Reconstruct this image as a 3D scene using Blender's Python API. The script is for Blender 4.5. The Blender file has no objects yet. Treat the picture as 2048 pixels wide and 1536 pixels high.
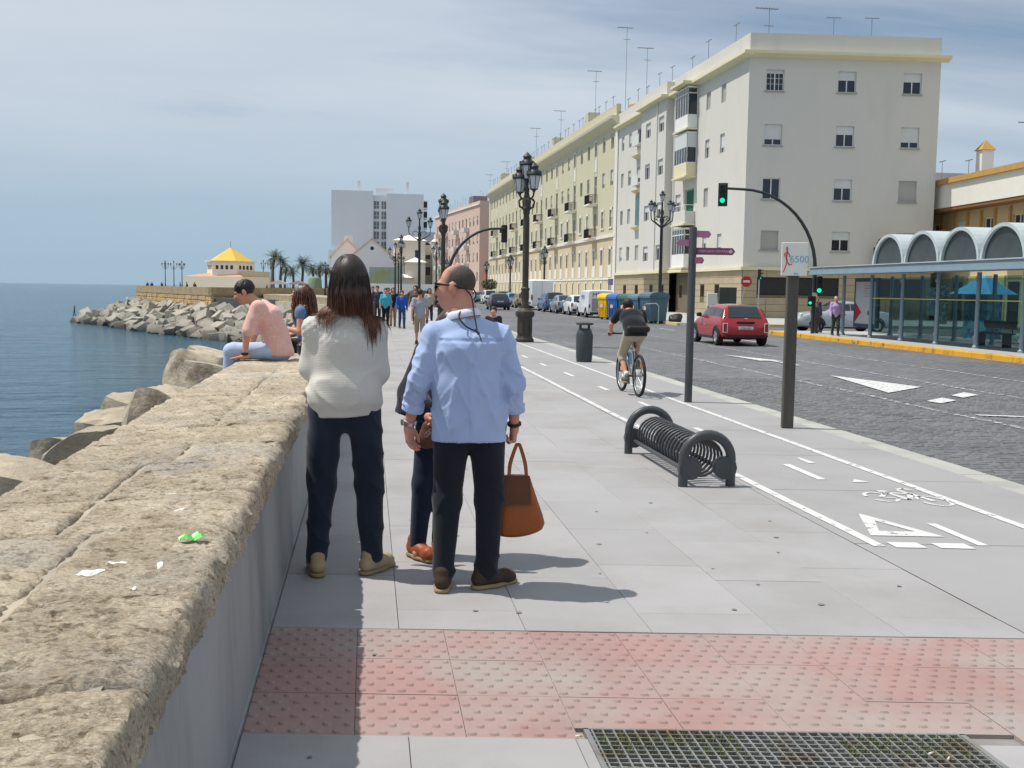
import bpy, bmesh, math, random
import numpy as np
from mathutils import Matrix, Vector, Euler
R = math.radians
random.seed(7)
rng = np.random.default_rng(7)
scene = bpy.context.scene
C = scene.collection

# ------------------------------------------------------------------ camera
cam_d = bpy.data.cameras.new('camera')
cam = bpy.data.objects.new('camera', cam_d)
C.objects.link(cam)
cam_d.sensor_width = 36.0
cam_d.lens = 36.0 * 2100.0 / 2048.0
cam_d.clip_start = 0.05
cam_d.clip_end = 20000
FW = Vector((0.13578815, 0.98669589, -0.08940246))
RT = Vector((0.99073429, -0.13499028, 0.01493937))
UP = Vector((-0.00267215, 0.09060267, 0.99588353))
cam.matrix_world = Matrix(((RT.x, UP.x, -FW.x, 0), (RT.y, UP.y, -FW.y, 0), (RT.z, UP.z, -FW.z, 1.65), (0, 0, 0, 1)))
scene.camera = cam

# ------------------------------------------------------------------ sky and sun
SUN = Vector((-0.485, 0.13, 1.0)).normalized()      # towards the sun
world = bpy.data.worlds.new('World')
scene.world = world
world.use_nodes = True
wt = world.node_tree
wt.nodes.clear()
def N(t, kind, **kw):
    n = t.nodes.new(kind)
    for k, v in kw.items():
        if k.startswith('i_'):
            key = k[2:]
            n.inputs[int(key) if key.isdigit() else key].default_value = v
        else:
            setattr(n, k, v)
    return n
sky = N(wt, 'ShaderNodeTexSky', sky_type='NISHITA', sun_disc=False, sun_elevation=math.asin(SUN.z),
        sun_rotation=math.atan2(SUN.x, SUN.y), altitude=10, air_density=1.0, dust_density=0.25, ozone_density=2.5)
tc = N(wt, 'ShaderNodeTexCoord')
sep = N(wt, 'ShaderNodeSeparateXYZ')
wt.links.new(tc.outputs['Generated'], sep.inputs[0])
zz = N(wt, 'ShaderNodeMath', operation='ADD', i_1=0.16)
zm = N(wt, 'ShaderNodeMath', operation='MAXIMUM', i_1=0.0)
wt.links.new(sep.outputs['Z'], zm.inputs[0]); wt.links.new(zm.outputs[0], zz.inputs[0])
dx = N(wt, 'ShaderNodeMath', operation='DIVIDE'); dy = N(wt, 'ShaderNodeMath', operation='DIVIDE')
wt.links.new(sep.outputs['X'], dx.inputs[0]); wt.links.new(zz.outputs[0], dx.inputs[1])
wt.links.new(sep.outputs['Y'], dy.inputs[0]); wt.links.new(zz.outputs[0], dy.inputs[1])
cmb = N(wt, 'ShaderNodeCombineXYZ')
wt.links.new(dx.outputs[0], cmb.inputs[0]); wt.links.new(dy.outputs[0], cmb.inputs[1])
mp = N(wt, 'ShaderNodeMapping')
mp.inputs['Location'].default_value = (2.3, 4.4, 0)
mp.inputs['Rotation'].default_value = (0, 0, R(-24))
mp.inputs['Scale'].default_value = (0.42, 0.80, 1)
wt.links.new(cmb.outputs[0], mp.inputs[0])
n1 = N(wt, 'ShaderNodeTexNoise', i_Scale=0.62, i_Detail=9.0, i_Roughness=0.56, i_Distortion=0.35)
wt.links.new(mp.outputs[0], n1.inputs['Vector'])
rp = N(wt, 'ShaderNodeValToRGB')
rp.color_ramp.elements[0].position = 0.25; rp.color_ramp.elements[0].color = (0, 0, 0, 1)
rp.color_ramp.elements[1].position = 0.42; rp.color_ramp.elements[1].color = (1, 1, 1, 1)
wt.links.new(n1.outputs['Fac'], rp.inputs[0])
# thin veil of cloud overhead, sea haze towards the horizon
fade = N(wt, 'ShaderNodeMapRange', i_1=0.0, i_2=0.16, i_3=0.95, i_4=0.0, interpolation_type='SMOOTHSTEP')
wt.links.new(sep.outputs['Z'], fade.inputs[0])
mulf = N(wt, 'ShaderNodeMath', operation='MAXIMUM')
cut = N(wt, 'ShaderNodeMath', operation='MULTIPLY', i_1=0.93)
wt.links.new(rp.outputs[0], cut.inputs[0])
wt.links.new(cut.outputs[0], mulf.inputs[0]); wt.links.new(fade.outputs[0], mulf.inputs[1])
n2 = N(wt, 'ShaderNodeTexNoise', i_Scale=1.5, i_Detail=7.0, i_Roughness=0.55)
wt.links.new(mp.outputs[0], n2.inputs['Vector'])
cl0 = N(wt, 'ShaderNodeValToRGB')
cl0.color_ramp.elements[0].position = 0.30; cl0.color_ramp.elements[0].color = (6.3, 7.25, 8.5, 1)
cl0.color_ramp.elements[1].position = 0.72; cl0.color_ramp.elements[1].color = (7.9, 8.6, 9.5, 1)
wt.links.new(n2.outputs['Fac'], cl0.inputs[0])
el = N(wt, 'ShaderNodeMapRange', i_1=0.0, i_2=0.20, i_3=0.0, i_4=1.0, interpolation_type='SMOOTHSTEP')
wt.links.new(sep.outputs['Z'], el.inputs[0])
cl = N(wt, 'ShaderNodeMix', data_type='RGBA')
cl.inputs[6].default_value = (4.2, 5.95, 7.5, 1)
wt.links.new(el.outputs[0], cl.inputs['Factor']); wt.links.new(cl0.outputs[0], cl.inputs[7])
mx = N(wt, 'ShaderNodeMix', data_type='RGBA')
wt.links.new(mulf.outputs[0], mx.inputs['Factor'])
wt.links.new(sky.outputs[0], mx.inputs[6]); wt.links.new(cl.outputs[2], mx.inputs[7])
bg = N(wt, 'ShaderNodeBackground', i_Strength=0.085)
wt.links.new(mx.outputs[2], bg.inputs[0])
wo = N(wt, 'ShaderNodeOutputWorld')
wt.links.new(bg.outputs[0], wo.inputs[0])
sd = bpy.data.lights.new('sun', 'SUN')
sd.energy = 4.3; sd.angle = R(0.6); sd.color = (1.0, 0.955, 0.88)
sun = bpy.data.objects.new('sun', sd)
C.objects.link(sun)
sun.location = (-40, 20, 80)
sun.rotation_euler = SUN.to_track_quat('Z', 'Y').to_euler()
scene.view_settings.view_transform = 'Standard'
scene.view_settings.look = 'None'
scene.view_settings.exposure = 0.0
scene.view_settings.gamma = 1.0
scene.render.engine = 'CYCLES'
scene.cycles.use_denoising = True
scene.cycles.max_bounces = 8
scene.cycles.transparent_max_bounces = 12

# ------------------------------------------------------------------ materials
def lin(c):
    return tuple((x / 12.92 if x <= 0.04045 else ((x + 0.055) / 1.055) ** 2.4) for x in c)
def hexc(r, g, b): return lin((r / 255, g / 255, b / 255))
MATS = {}
def mat(name, col, rough=0.7, var=0.12, vscale=3.0, bump=0.0, bscale=40.0, metal=0.0, spec=0.4, coat=0.0, rnd=0.0,
        stain=None, stscale=1.2, stlo=0.5, sthi=0.7, aniso=None, emit=None, trans=0.0, coord='Object', sheen=0.0, ior=None, wet=None):
    """a node material: base colour broken up by noise, optional stain colour, optional bump"""
    if name in MATS: return MATS[name]
    m = bpy.data.materials.new(name); m.use_nodes = True
    t = m.node_tree; b = t.nodes['Principled BSDF']
    b.inputs['Roughness'].default_value = rough
    b.inputs['Metallic'].default_value = metal
    b.inputs['Specular IOR Level'].default_value = spec
    if coat: b.inputs['Coat Weight'].default_value = coat; b.inputs['Coat Roughness'].default_value = 0.06
    if trans: b.inputs['Transmission Weight'].default_value = trans
    if sheen: b.inputs['Sheen Weight'].default_value = sheen
    if ior: b.inputs['IOR'].default_value = ior
    if coord == 'World': out = N(t, 'ShaderNodeNewGeometry').outputs['Position']
    else: out = N(t, 'ShaderNodeTexCoord').outputs[coord]
    if aniso:
        mpn = N(t, 'ShaderNodeMapping'); mpn.inputs['Scale'].default_value = aniso
        t.links.new(out, mpn.inputs[0]); out = mpn.outputs[0]
    if var or rnd or stain:
        nz = N(t, 'ShaderNodeTexNoise', i_Scale=vscale, i_Detail=6.0, i_Roughness=0.62)
        t.links.new(out, nz.inputs['Vector'])
        r = N(t, 'ShaderNodeMapRange', i_1=0.25, i_2=0.75, i_3=1 - var, i_4=1 + var)
        t.links.new(nz.outputs['Fac'], r.inputs[0])
        fac = r.outputs[0]
        if rnd:
            oi = N(t, 'ShaderNodeObjectInfo')
            r2 = N(t, 'ShaderNodeMapRange', i_1=0, i_2=1, i_3=1 - rnd, i_4=1 + rnd)
            t.links.new(oi.outputs['Random'], r2.inputs[0])
            mm = N(t, 'ShaderNodeMath', operation='MULTIPLY')
            t.links.new(fac, mm.inputs[0]); t.links.new(r2.outputs[0], mm.inputs[1]); fac = mm.outputs[0]
        vm = N(t, 'ShaderNodeVectorMath', operation='SCALE'); vm.inputs[0].default_value = col[:3]
        t.links.new(fac, vm.inputs['Scale']); c = vm.outputs[0]
        if stain:
            ns = N(t, 'ShaderNodeTexNoise', i_Scale=stscale, i_Detail=7.0, i_Roughness=0.6)
            t.links.new(out, ns.inputs['Vector'])
            rs = N(t, 'ShaderNodeMapRange', i_1=stlo, i_2=sthi, i_3=0, i_4=1)
            t.links.new(ns.outputs['Fac'], rs.inputs[0])
            mxx = N(t, 'ShaderNodeMix', data_type='RGBA'); mxx.inputs[7].default_value = (*stain[:3], 1)
            t.links.new(rs.outputs[0], mxx.inputs['Factor']); t.links.new(c, mxx.inputs[6]); c = mxx.outputs[2]
        if wet:
            gz = N(t, 'ShaderNodeNewGeometry'); sz = N(t, 'ShaderNodeSeparateXYZ'); t.links.new(gz.outputs['Position'], sz.inputs[0])
            wn = N(t, 'ShaderNodeMath', operation='MULTIPLY_ADD', i_1=1.2); t.links.new(nz.outputs['Fac'], wn.inputs[0]); t.links.new(sz.outputs['Z'], wn.inputs[2])
            wr2 = N(t, 'ShaderNodeMapRange', i_1=wet[0] + .6, i_2=wet[1] + .6, i_3=wet[2], i_4=1.0); t.links.new(wn.outputs[0], wr2.inputs[0])
            wv = N(t, 'ShaderNodeVectorMath', operation='SCALE'); t.links.new(c, wv.inputs[0]); t.links.new(wr2.outputs[0], wv.inputs['Scale']); c = wv.outputs[0]
        t.links.new(c, b.inputs['Base Color'])
    else:
        b.inputs['Base Color'].default_value = (*col[:3], 1)
    if bump:
        nb = N(t, 'ShaderNodeTexNoise', i_Scale=bscale, i_Detail=5.0, i_Roughness=0.6)
        t.links.new(out, nb.inputs['Vector'])
        bp = N(t, 'ShaderNodeBump', i_Strength=1.0, i_Distance=bump)
        t.links.new(nb.outputs['Fac'], bp.inputs['Height']); t.links.new(bp.outputs[0], b.inputs['Normal'])
    if emit:
        b.inputs['Emission Color'].default_value = (*emit[:3], 1); b.inputs['Emission Strength'].default_value = emit[3]
    MATS[name] = m
    return m
def glassmat(name, tint=(0.75, 0.86, 0.87), op=0.35, rough=0.03, dark=(0.02, 0.03, 0.035)):
    """thin pane: part mirror, part clear, part tint"""
    if name in MATS: return MATS[name]
    m = bpy.data.materials.new(name); m.use_nodes = True; t = m.node_tree; t.nodes.clear()
    o = N(t, 'ShaderNodeOutputMaterial'); tr = N(t, 'ShaderNodeBsdfTransparent'); tr.inputs[0].default_value = (*tint, 1)
    pb = N(t, 'ShaderNodeBsdfPrincipled'); pb.inputs['Base Color'].default_value = (*dark, 1); pb.inputs['Roughness'].default_value = rough
    pb.inputs['Specular IOR Level'].default_value = 0.6
    ms = N(t, 'ShaderNodeMixShader'); ms.inputs[0].default_value = op
    t.links.new(tr.outputs[0], ms.inputs[1]); t.links.new(pb.outputs[0], ms.inputs[2]); t.links.new(ms.outputs[0], o.inputs[0])
    MATS[name] = m
    return m

# ------------------------------------------------------------------ mesh helpers
class MB:
    """collects vertices, faces and material slots for one mesh"""
    def __init__(s): s.v = []; s.f = []; s.m = []
    def add(s, vs, fs, mi=0):
        o = len(s.v); s.v.extend([tuple(map(float, q)) for q in vs]); s.f.extend([tuple(i + o for i in f) for f in fs]); s.m.extend([mi] * len(fs)); return s
    def box(s, x0, x1, y0, y1, z0, z1, mi=0):
        return s.add([(x0, y0, z0), (x1, y0, z0), (x1, y1, z0), (x0, y1, z0), (x0, y0, z1), (x1, y0, z1), (x1, y1, z1), (x0, y1, z1)],
                     [(3, 2, 1, 0), (4, 5, 6, 7), (0, 1, 5, 4), (1, 2, 6, 5), (2, 3, 7, 6), (3, 0, 4, 7)], mi)
    def bbox(s, x0, x1, y0, y1, z0, z1, b=0.02, mi=0):
        """box with chamfered edges"""
        vs = []; b = min(b, (x1 - x0) * .49, (y1 - y0) * .49, (z1 - z0) * .49)
        for z, k in ((z0, b), (z0 + b, 0), (z1 - b, 0), (z1, b)):
            X0, X1, Y0, Y1 = x0 + k, x1 - k, y0 + k, y1 - k
            vs += [(X0 + b - k * .5, Y0, z), (X1 - b + k * .5, Y0, z), (X1, Y0 + b - k * .5, z), (X1, Y1 - b + k * .5, z), (X1 - b + k * .5, Y1, z), (X0 + b - k * .5, Y1, z), (X0, Y1 - b + k * .5, z), (X0, Y0 + b - k * .5, z)]
        fs = [tuple(range(7, -1, -1)), tuple(range(24, 32))]
        for k in range(3):
            for i in range(8):
                j = (i + 1) % 8
                fs.append((k * 8 + i, k * 8 + j, k * 8 + 8 + j, k * 8 + 8 + i))
        return s.add(vs, fs, mi)
    def rings(s, rings, closed=True, cap0=True, cap1=True, mi=0):
        n = len(rings[0]); vs = [p for r in rings for p in r]; fs = []
        for k in range(len(rings) - 1):
            for i in range(n if closed else n - 1):
                j = (i + 1) % n
                fs.append((k * n + i, k * n + j, k * n + n + j, k * n + n + i))
        if closed and cap0: fs.append(tuple(range(n - 1, -1, -1)))
        if closed and cap1: fs.append(tuple(range((len(rings) - 1) * n, len(rings) * n)))
        return s.add(vs, fs, mi)
    def lathe(s, prof, n=16, c=(0, 0), mi=0, cap0=True, cap1=True, sx=1, sy=1, rot=0):
        rr = [[(c[0] + r * sx * math.cos(2 * math.pi * i / n + rot), c[1] + r * sy * math.sin(2 * math.pi * i / n + rot), z) for i in range(n)] for r, z in prof]
        return s.rings(rr, True, cap0, cap1, mi)
    def tube(s, pts, rad, n=8, mi=0, caps=True):
        pts = [Vector(p) for p in pts]; rads = rad if hasattr(rad, '__len__') else [rad] * len(pts)
        rr = []; up = None
        for i, p in enumerate(pts):
            d = (pts[min(i + 1, len(pts) - 1)] - pts[max(i - 1, 0)])
            if d.length < 1e-9: d = Vector((0, 0, 1))
            d.normalize()
            if up is None:
                up = Vector((0, 0, 1)) if abs(d.z) < 0.9 else Vector((1, 0, 0))
            a = d.cross(up)
            if a.length < 1e-6: a = d.orthogonal()
            a.normalize(); b = a.cross(d).normalized(); up = b
            rr.append([p + (a * math.cos(2 * math.pi * k / n) + b * math.sin(2 * math.pi * k / n)) * rads[i] for k in range(n)])
        return s.rings(rr, True, caps, caps, mi)
    def prism(s, poly, z0, z1, mi=0):
        n = len(poly); vs = [(x, y, z0) for x, y in poly] + [(x, y, z1) for x, y in poly]
        return s.add(vs, [tuple(range(n - 1, -1, -1)), tuple(range(n, 2 * n))] + [(i, (i + 1) % n, n + (i + 1) % n, n + i) for i in range(n)], mi)
    def extr(s, poly, axis, a, b, mi=0):
        """prism of a 2-D polygon: axis 'x' -> poly in (y,z), 'y' -> (x,z)"""
        n = len(poly)
        P = (lambda q, t: (t, q[0], q[1])) if axis == 'x' else (lambda q, t: (q[0], t, q[1]))
        vs = [P(q, a) for q in poly] + [P(q, b) for q in poly]
        return s.add(vs, [tuple(range(n - 1, -1, -1)), tuple(range(n, 2 * n))] + [(i, (i + 1) % n, n + (i + 1) % n, n + i) for i in range(n)], mi)
    def quad(s, a, b, c, d, mi=0): return s.add([a, b, c, d], [(0, 1, 2, 3)], mi)
    def xf(s, M):
        s.v = [tuple(M @ Vector(p)) for p in s.v]; return s
    def mesh(s, name, mats, smooth=None):
        me = bpy.data.meshes.new(name); me.from_pydata(s.v, [], s.f)
        for q in (mats if isinstance(mats, (list, tuple)) else [mats]): me.materials.append(q)
        if any(s.m): me.polygons.foreach_set('material_index', s.m)
        bm = bmesh.new(); bm.from_mesh(me); bmesh.ops.recalc_face_normals(bm, faces=bm.faces); bm.to_mesh(me); bm.free()
        if smooth is not None:
            me.polygons.foreach_set('use_smooth', [True] * len(me.polygons)); me.set_sharp_from_angle(angle=R(smooth))
        me.update(); return me
    def obj(s, name, mats, parent=None, smooth=None, loc=(0, 0, 0), rz=0.0):
        return link(name, s.mesh(name, mats, smooth), parent, loc, rz)
def link(name, me, parent=None, loc=(0, 0, 0), rz=0.0, scale=None):
    o = bpy.data.objects.new(name, me); C.objects.link(o); o.parent = parent; o.location = loc
    if hasattr(rz, '__len__'): o.rotation_euler = rz
    elif rz: o.rotation_euler = (0, 0, rz)
    if scale: o.scale = scale
    return o
def thing(name, label, cat, loc=(0, 0, 0), rz=0.0, group=None):
    o = link(name, None, None, loc, rz); return tag(o, label, cat, group)
def tag(o, label, cat, group=None):
    o['label'] = label; o['category'] = cat
    if group: o['group'] = group
    return o
def structure(o): o['kind'] = 'structure'; return o
def stuff(o, label=None, cat=None):
    o['kind'] = 'stuff'
    if label: o['label'] = label
    if cat: o['category'] = cat
    return o
def dup(src, loc=None, rz=None, label=None, parent=None):
    """copy a thing with its parts and their sub-parts"""
    c = src.copy(); C.objects.link(c); c.parent = parent
    if loc is not None: c.location = loc
    if rz is not None: c.rotation_euler = (0, 0, rz)
    if label: c['label'] = label
    for ch in src.children: dup(ch, parent=c)
    return c
# value noise on numpy arrays
_P = rng.permutation(4096).astype(np.int64)
_V = rng.random(4096).astype(np.float32)
def vnoise(x, y, z=0.0):
    x, y, z = np.broadcast_arrays(np.asarray(x, np.float32), np.asarray(y, np.float32), np.asarray(z, np.float32))
    xi = np.floor(x).astype(np.int64); yi = np.floor(y).astype(np.int64); zi = np.floor(z).astype(np.int64)
    fx = x - xi; fy = y - yi; fz = z - zi
    fx = fx * fx * (3 - 2 * fx); fy = fy * fy * (3 - 2 * fy); fz = fz * fz * (3 - 2 * fz)
    def h(a, b, c): return _V[_P[(_P[(_P[a & 4095] + b) & 4095] + c) & 4095]]
    r = 0
    for i in (0, 1):
        for j in (0, 1):
            for k in (0, 1):
                w = (fx if i else 1 - fx) * (fy if j else 1 - fy) * (fz if k else 1 - fz)
                r = r + w * h(xi + i, yi + j, zi + k)
    return r
def fbm(x, y, z=0.0, oct=4):
    r = 0; a = 0.5
    for i in range(oct):
        r = r + a * (vnoise(x, y, z) - 0.5); a *= 0.5; x = np.asarray(x) * 2.03 + 17.1; y = np.asarray(y) * 2.03 + 9.2; z = np.asarray(z) * 2.03 + 3.7
    return r
def np_mesh(name, V, F, mats, smooth=None):
    me = bpy.data.meshes.new(name); me.from_pydata(np.asarray(V).tolist(), [], np.asarray(F).tolist())
    for q in (mats if isinstance(mats, (list, tuple)) else [mats]): me.materials.append(q)
    if smooth is not None:
        me.polygons.foreach_set('use_smooth', [True] * len(me.polygons))
        if smooth < 180: me.set_sharp_from_angle(angle=R(smooth))
    me.update(); return me
# ------------------------------------------------------------------ ground, sea
SK = -0.14                                   # cross joints of the paving run slightly askew
M_pave = mat('paving', hexc(155, 153, 153), 0.85, 0.07, 1.3, 0.0012, 160, rnd=0.045, stain=hexc(138, 136, 133), stscale=0.9, stlo=0.47, sthi=0.78, coord='World')
M_joint = mat('paving joint', hexc(136, 134, 132), 0.95, 0.2, 3.0)
M_bike = mat('bike lane concrete', hexc(150, 148, 148), 0.88, 0.06, 0.8, 0.001, 200, stain=hexc(140, 138, 137), stscale=0.6, stlo=0.5, sthi=0.75)
M_kerb = mat('kerb stone', hexc(166, 166, 160), 0.85, 0.10, 2.0, 0.002, 90, rnd=0.05, stain=hexc(140, 140, 130), stscale=1.6, stlo=0.5, sthi=0.75, coord='World')
M_paint = mat('white road paint', hexc(202, 202, 200), 0.7, 0.05, 8.0)
M_setts = mat('granite setts', (0.130, 0.132, 0.136), 0.75, 0.32, 1.6, 0.004, 30, rnd=0.0, stain=(0.155, 0.156, 0.158), stscale=0.12, stlo=0.45, sthi=0.7)
M_asph = mat('asphalt', (0.12, 0.12, 0.122), 0.9, 0.15, 0.6, 0.003, 120)
M_side = mat('pavement grey', hexc(168, 168, 165), 0.9, 0.1, 0.7, 0.002, 60)

# land as one solid block that reaches the horizon inland, its sea side dropping to the water
land = MB(); Y9 = 2600
land.prism([(-1.2, -25), (-1.2, 98), (-6, 125), (-12, 142), (-21, 150), (-43, 205), (-44, 300), (-60, 420), (-40, Y9), (2600, Y9), (2600, -25)], -7, -0.145)
structure(land.obj('ground', M_asph))

def sett_mat():
    m = bpy.data.materials.new('cobbled road'); m.use_nodes = True; t = m.node_tree; b = t.nodes['Principled BSDF']
    co = N(t, 'ShaderNodeTexCoord')
    mpn = N(t, 'ShaderNodeMapping'); t.links.new(co.outputs['Object'], mpn.inputs[0])
    br = N(t, 'ShaderNodeTexBrick', i_Scale=1.0)
    br.inputs['Color1'].default_value = (0.15, 0.152, 0.158, 1); br.inputs['Color2'].default_value = (0.095, 0.098, 0.105, 1); br.inputs['Mortar'].default_value = (0.05, 0.05, 0.05, 1)
    br.inputs['Mortar Size'].default_value = 0.012; br.inputs['Brick Width'].default_value = 0.21; br.inputs['Row Height'].default_value = 0.13
    t.links.new(mpn.outputs[0], br.inputs['Vector'])
    nz = N(t, 'ShaderNodeTexNoise', i_Scale=0.16, i_Detail=6.0, i_Roughness=0.6); t.links.new(co.outputs['Object'], nz.inputs['Vector'])
    r = N(t, 'ShaderNodeMapRange', i_1=0.3, i_2=0.7, i_3=0.95, i_4=1.55); t.links.new(nz.outputs['Fac'], r.inputs[0])
    vm = N(t, 'ShaderNodeVectorMath', operation='SCALE'); t.links.new(br.outputs['Color'], vm.inputs[0]); t.links.new(r.outputs[0], vm.inputs['Scale'])
    t.links.new(vm.outputs[0], b.inputs['Base Color']); b.inputs['Roughness'].default_value = 0.7
    nb = N(t, 'ShaderNodeTexNoise', i_Scale=9.0, i_Detail=5.0); t.links.new(co.outputs['Object'], nb.inputs['Vector'])
    ad = N(t, 'ShaderNodeMath', operation='ADD'); inv = N(t, 'ShaderNodeMath', operation='SUBTRACT', i_0=1.0)
    t.links.new(br.outputs['Fac'], inv.inputs[1]); t.links.new(inv.outputs[0], ad.inputs[0]); t.links.new(nb.outputs['Fac'], ad.inputs[1])
    bp = N(t, 'ShaderNodeBump', i_Strength=0.8, i_Distance=0.012); t.links.new(ad.outputs[0], bp.inputs['Height']); t.links.new(bp.outputs[0], b.inputs['Normal'])
    return m
road = structure(MB().quad((5.7, -25, -0.125), (17.55, -25, -0.125), (17.55, 900, -0.125), (5.7, 900, -0.125)).obj('road', sett_mat()))
# nearest stones of the road as real setts
sv = []; sf = []
yy = 7.0; row = 0
while yy < 21.0:
    h = 0.115; xx = 5.79 + (0.1 if row % 2 else 0.0)
    while xx < 13.4:
        w = random.uniform(0.17, 0.22)
        if not (xx > 5.79 + (21 - yy) * 2.2 + 2.2):
            g = 0.009; z = -0.118 + random.uniform(-0.006, 0.005); tl = random.uniform(-0.004, 0.004); b = len(sv)
            x0, x1, y0, y1 = xx + g, xx + w - g, yy + g, yy + h - g
            sv += [(x0, y0, -0.135), (x1, y0, -0.135), (x1, y1, -0.135), (x0, y1, -0.135)]
            k = 0.016
            sv += [(x0 + k, y0 + k, z + tl), (x1 - k, y0 + k, z - tl), (x1 - k, y1 - k, z - tl), (x0 + k, y1 - k, z + tl)]
            sf += [(b + 4, b + 5, b + 6, b + 7), (b, b + 1, b + 5, b + 4), (b + 1, b + 2, b + 6, b + 5), (b + 2, b + 3, b + 7, b + 6), (b + 3, b, b + 4, b + 7)]
        xx += w
    yy += h; row += 1
stuff(link('granite_setts', np_mesh('granite_setts', sv, sf, M_setts), road))

# promenade bed (with the hole for the tree-pit grate) and slabs
GX0, GX1 = 0.83, 2.22                        # grate
def yb(x, c): return c + SK * x
def bed(x0, x1, c0, c1, z, nm):
    return MB().quad((x0, yb(x0, c0), z), (x1, yb(x1, c0), z), (x1, yb(x1, c1), z), (x0, yb(x0, c1), z))
prom = MB()
for (x0, x1, c0, c1) in ((-0.6, GX0, -6, 3.885), (GX1, 5.5, -6, 3.885), (GX0, GX1, -6, 3.18), (-0.6, 5.5, 3.885, 100)):
    prom.quad((x0, yb(x0, c0), -0.022), (x1, yb(x1, c0), -0.022), (x1, yb(x1, c1), -0.022), (x0, yb(x0, c1), -0.022))
prom.box(-0.6, 5.5, 98, 900, -0.14, -0.004)
prom.box(5.45, 5.72, -20, 900, -0.14, -0.03)
prom = structure(prom.obj('promenade', M_joint))
def slab_mesh(w, d, name, m):
    g = 0.0013; e = 0.002; b = MB()
    x0, x1, y0, y1 = g, w - g, g, d - g
    def P(x, y, z): return (x, y + SK * x, z)
    b.add([P(x0, y0, -0.03), P(x1, y0, -0.03), P(x1, y1, -0.03), P(x0, y1, -0.03), P(x0, y0, -e), P(x1, y0, -e), P(x1, y1, -e), P(x0, y1, -e), P(x0 + e, y0 + e, 0), P(x1 - e, y0 + e, 0), P(x1 - e, y1 - e, 0), P(x0 + e, y1 - e, 0)],
          [(0, 1, 5, 4), (1, 2, 6, 5), (2, 3, 7, 6), (3, 0, 4, 7), (4, 5, 9, 8), (5, 6, 10, 9), (6, 7, 11, 10), (7, 4, 8, 11), (8, 9, 10, 11)])
    return b.mesh(name, m)
SW, SD = 0.612, 0.96
me_slab = slab_mesh(SW, SD, 'paving_slab', M_pave)
far = MB(); nsl = 0
T1, T0 = 5.03, 3.79                          # tactile strip between these offsets
for j in range(100):
    c = T1 + j * SD
    for i in range(6):
        x = -0.46 + i * SW; off = (0.31 if i % 2 else 0.0)
        cc = c + off
        if j == 0 and off: cc = c + off
        if nsl < 225 and j < 38:
            o = link('paving_slab', me_slab, prom, (x, cc + SK * x, random.uniform(-0.0015, 0.0015)))
            nsl += 1
        elif c < 98:
            g = 0.004
            P = lambda a, b: (x + a, cc + b + SK * (x + a), 0)
            far.quad(P(g, g), P(SW - g, g), P(SW - g, SD - g), P(g, SD - g))
for i in range(6):                           # short closers against the tactile strip
    if i % 2:
        x = -0.46 + i * SW
        link('paving_slab', slab_mesh(SW, 0.31, 'paving_slab_short', M_pave), prom, (x, T1 + SK * x, 0))
for i in range(14):                          # nearest row below the strip
    x = -0.46 + i * SW
    for k in range(1, 4):
        c = T0 - k * 0.64
        if GX0 - 0.02 < x + SW and x < GX1 and c + 0.64 > 3.1:
            if x < GX0 - 0.05: link('paving_slab', slab_mesh(GX0 - 0.02 - x, 0.64, 'paving_slab_cut', M_pave), prom, (x, c + SK * x, 0))
            elif x + SW > GX1 + 0.1: link('paving_slab', slab_mesh(x + SW - GX1 - 0.02, 0.64, 'paving_slab_cut', M_pave), prom, (GX1 + 0.02, c + SK * (GX1 + 0.02), 0))
            continue
        link('paving_slab', slab_mesh(SW, 0.64, 'paving_slab_low', M_pave), prom, (x, c + SK * x, 0))
stuff(far.obj('distant_slabs', M_pave, prom))
# bike lane strip and the outer strip beside it
bl = MB()
for k in range(48):
    a, b = T1 + k * 1.92, T1 + (k + 1) * 1.92
    for (x0, x1) in ((3.215, 4.70), (4.705, 5.46)):
        if x0 > 4: a2, b2 = a + 0.5, b + 0.5
        else: a2, b2 = a, b
        a2 = max(a2, T1)
        bl.quad((x0, yb(x0, a2) + 0.004, 0.0), (x1, yb(x1, a2) + 0.004, 0.0), (x1, yb(x1, b2) - 0.004, 0.0), (x0, yb(x0, b2) - 0.004, 0.0))
structure(bl.obj('bike_lane', M_bike))
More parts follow.
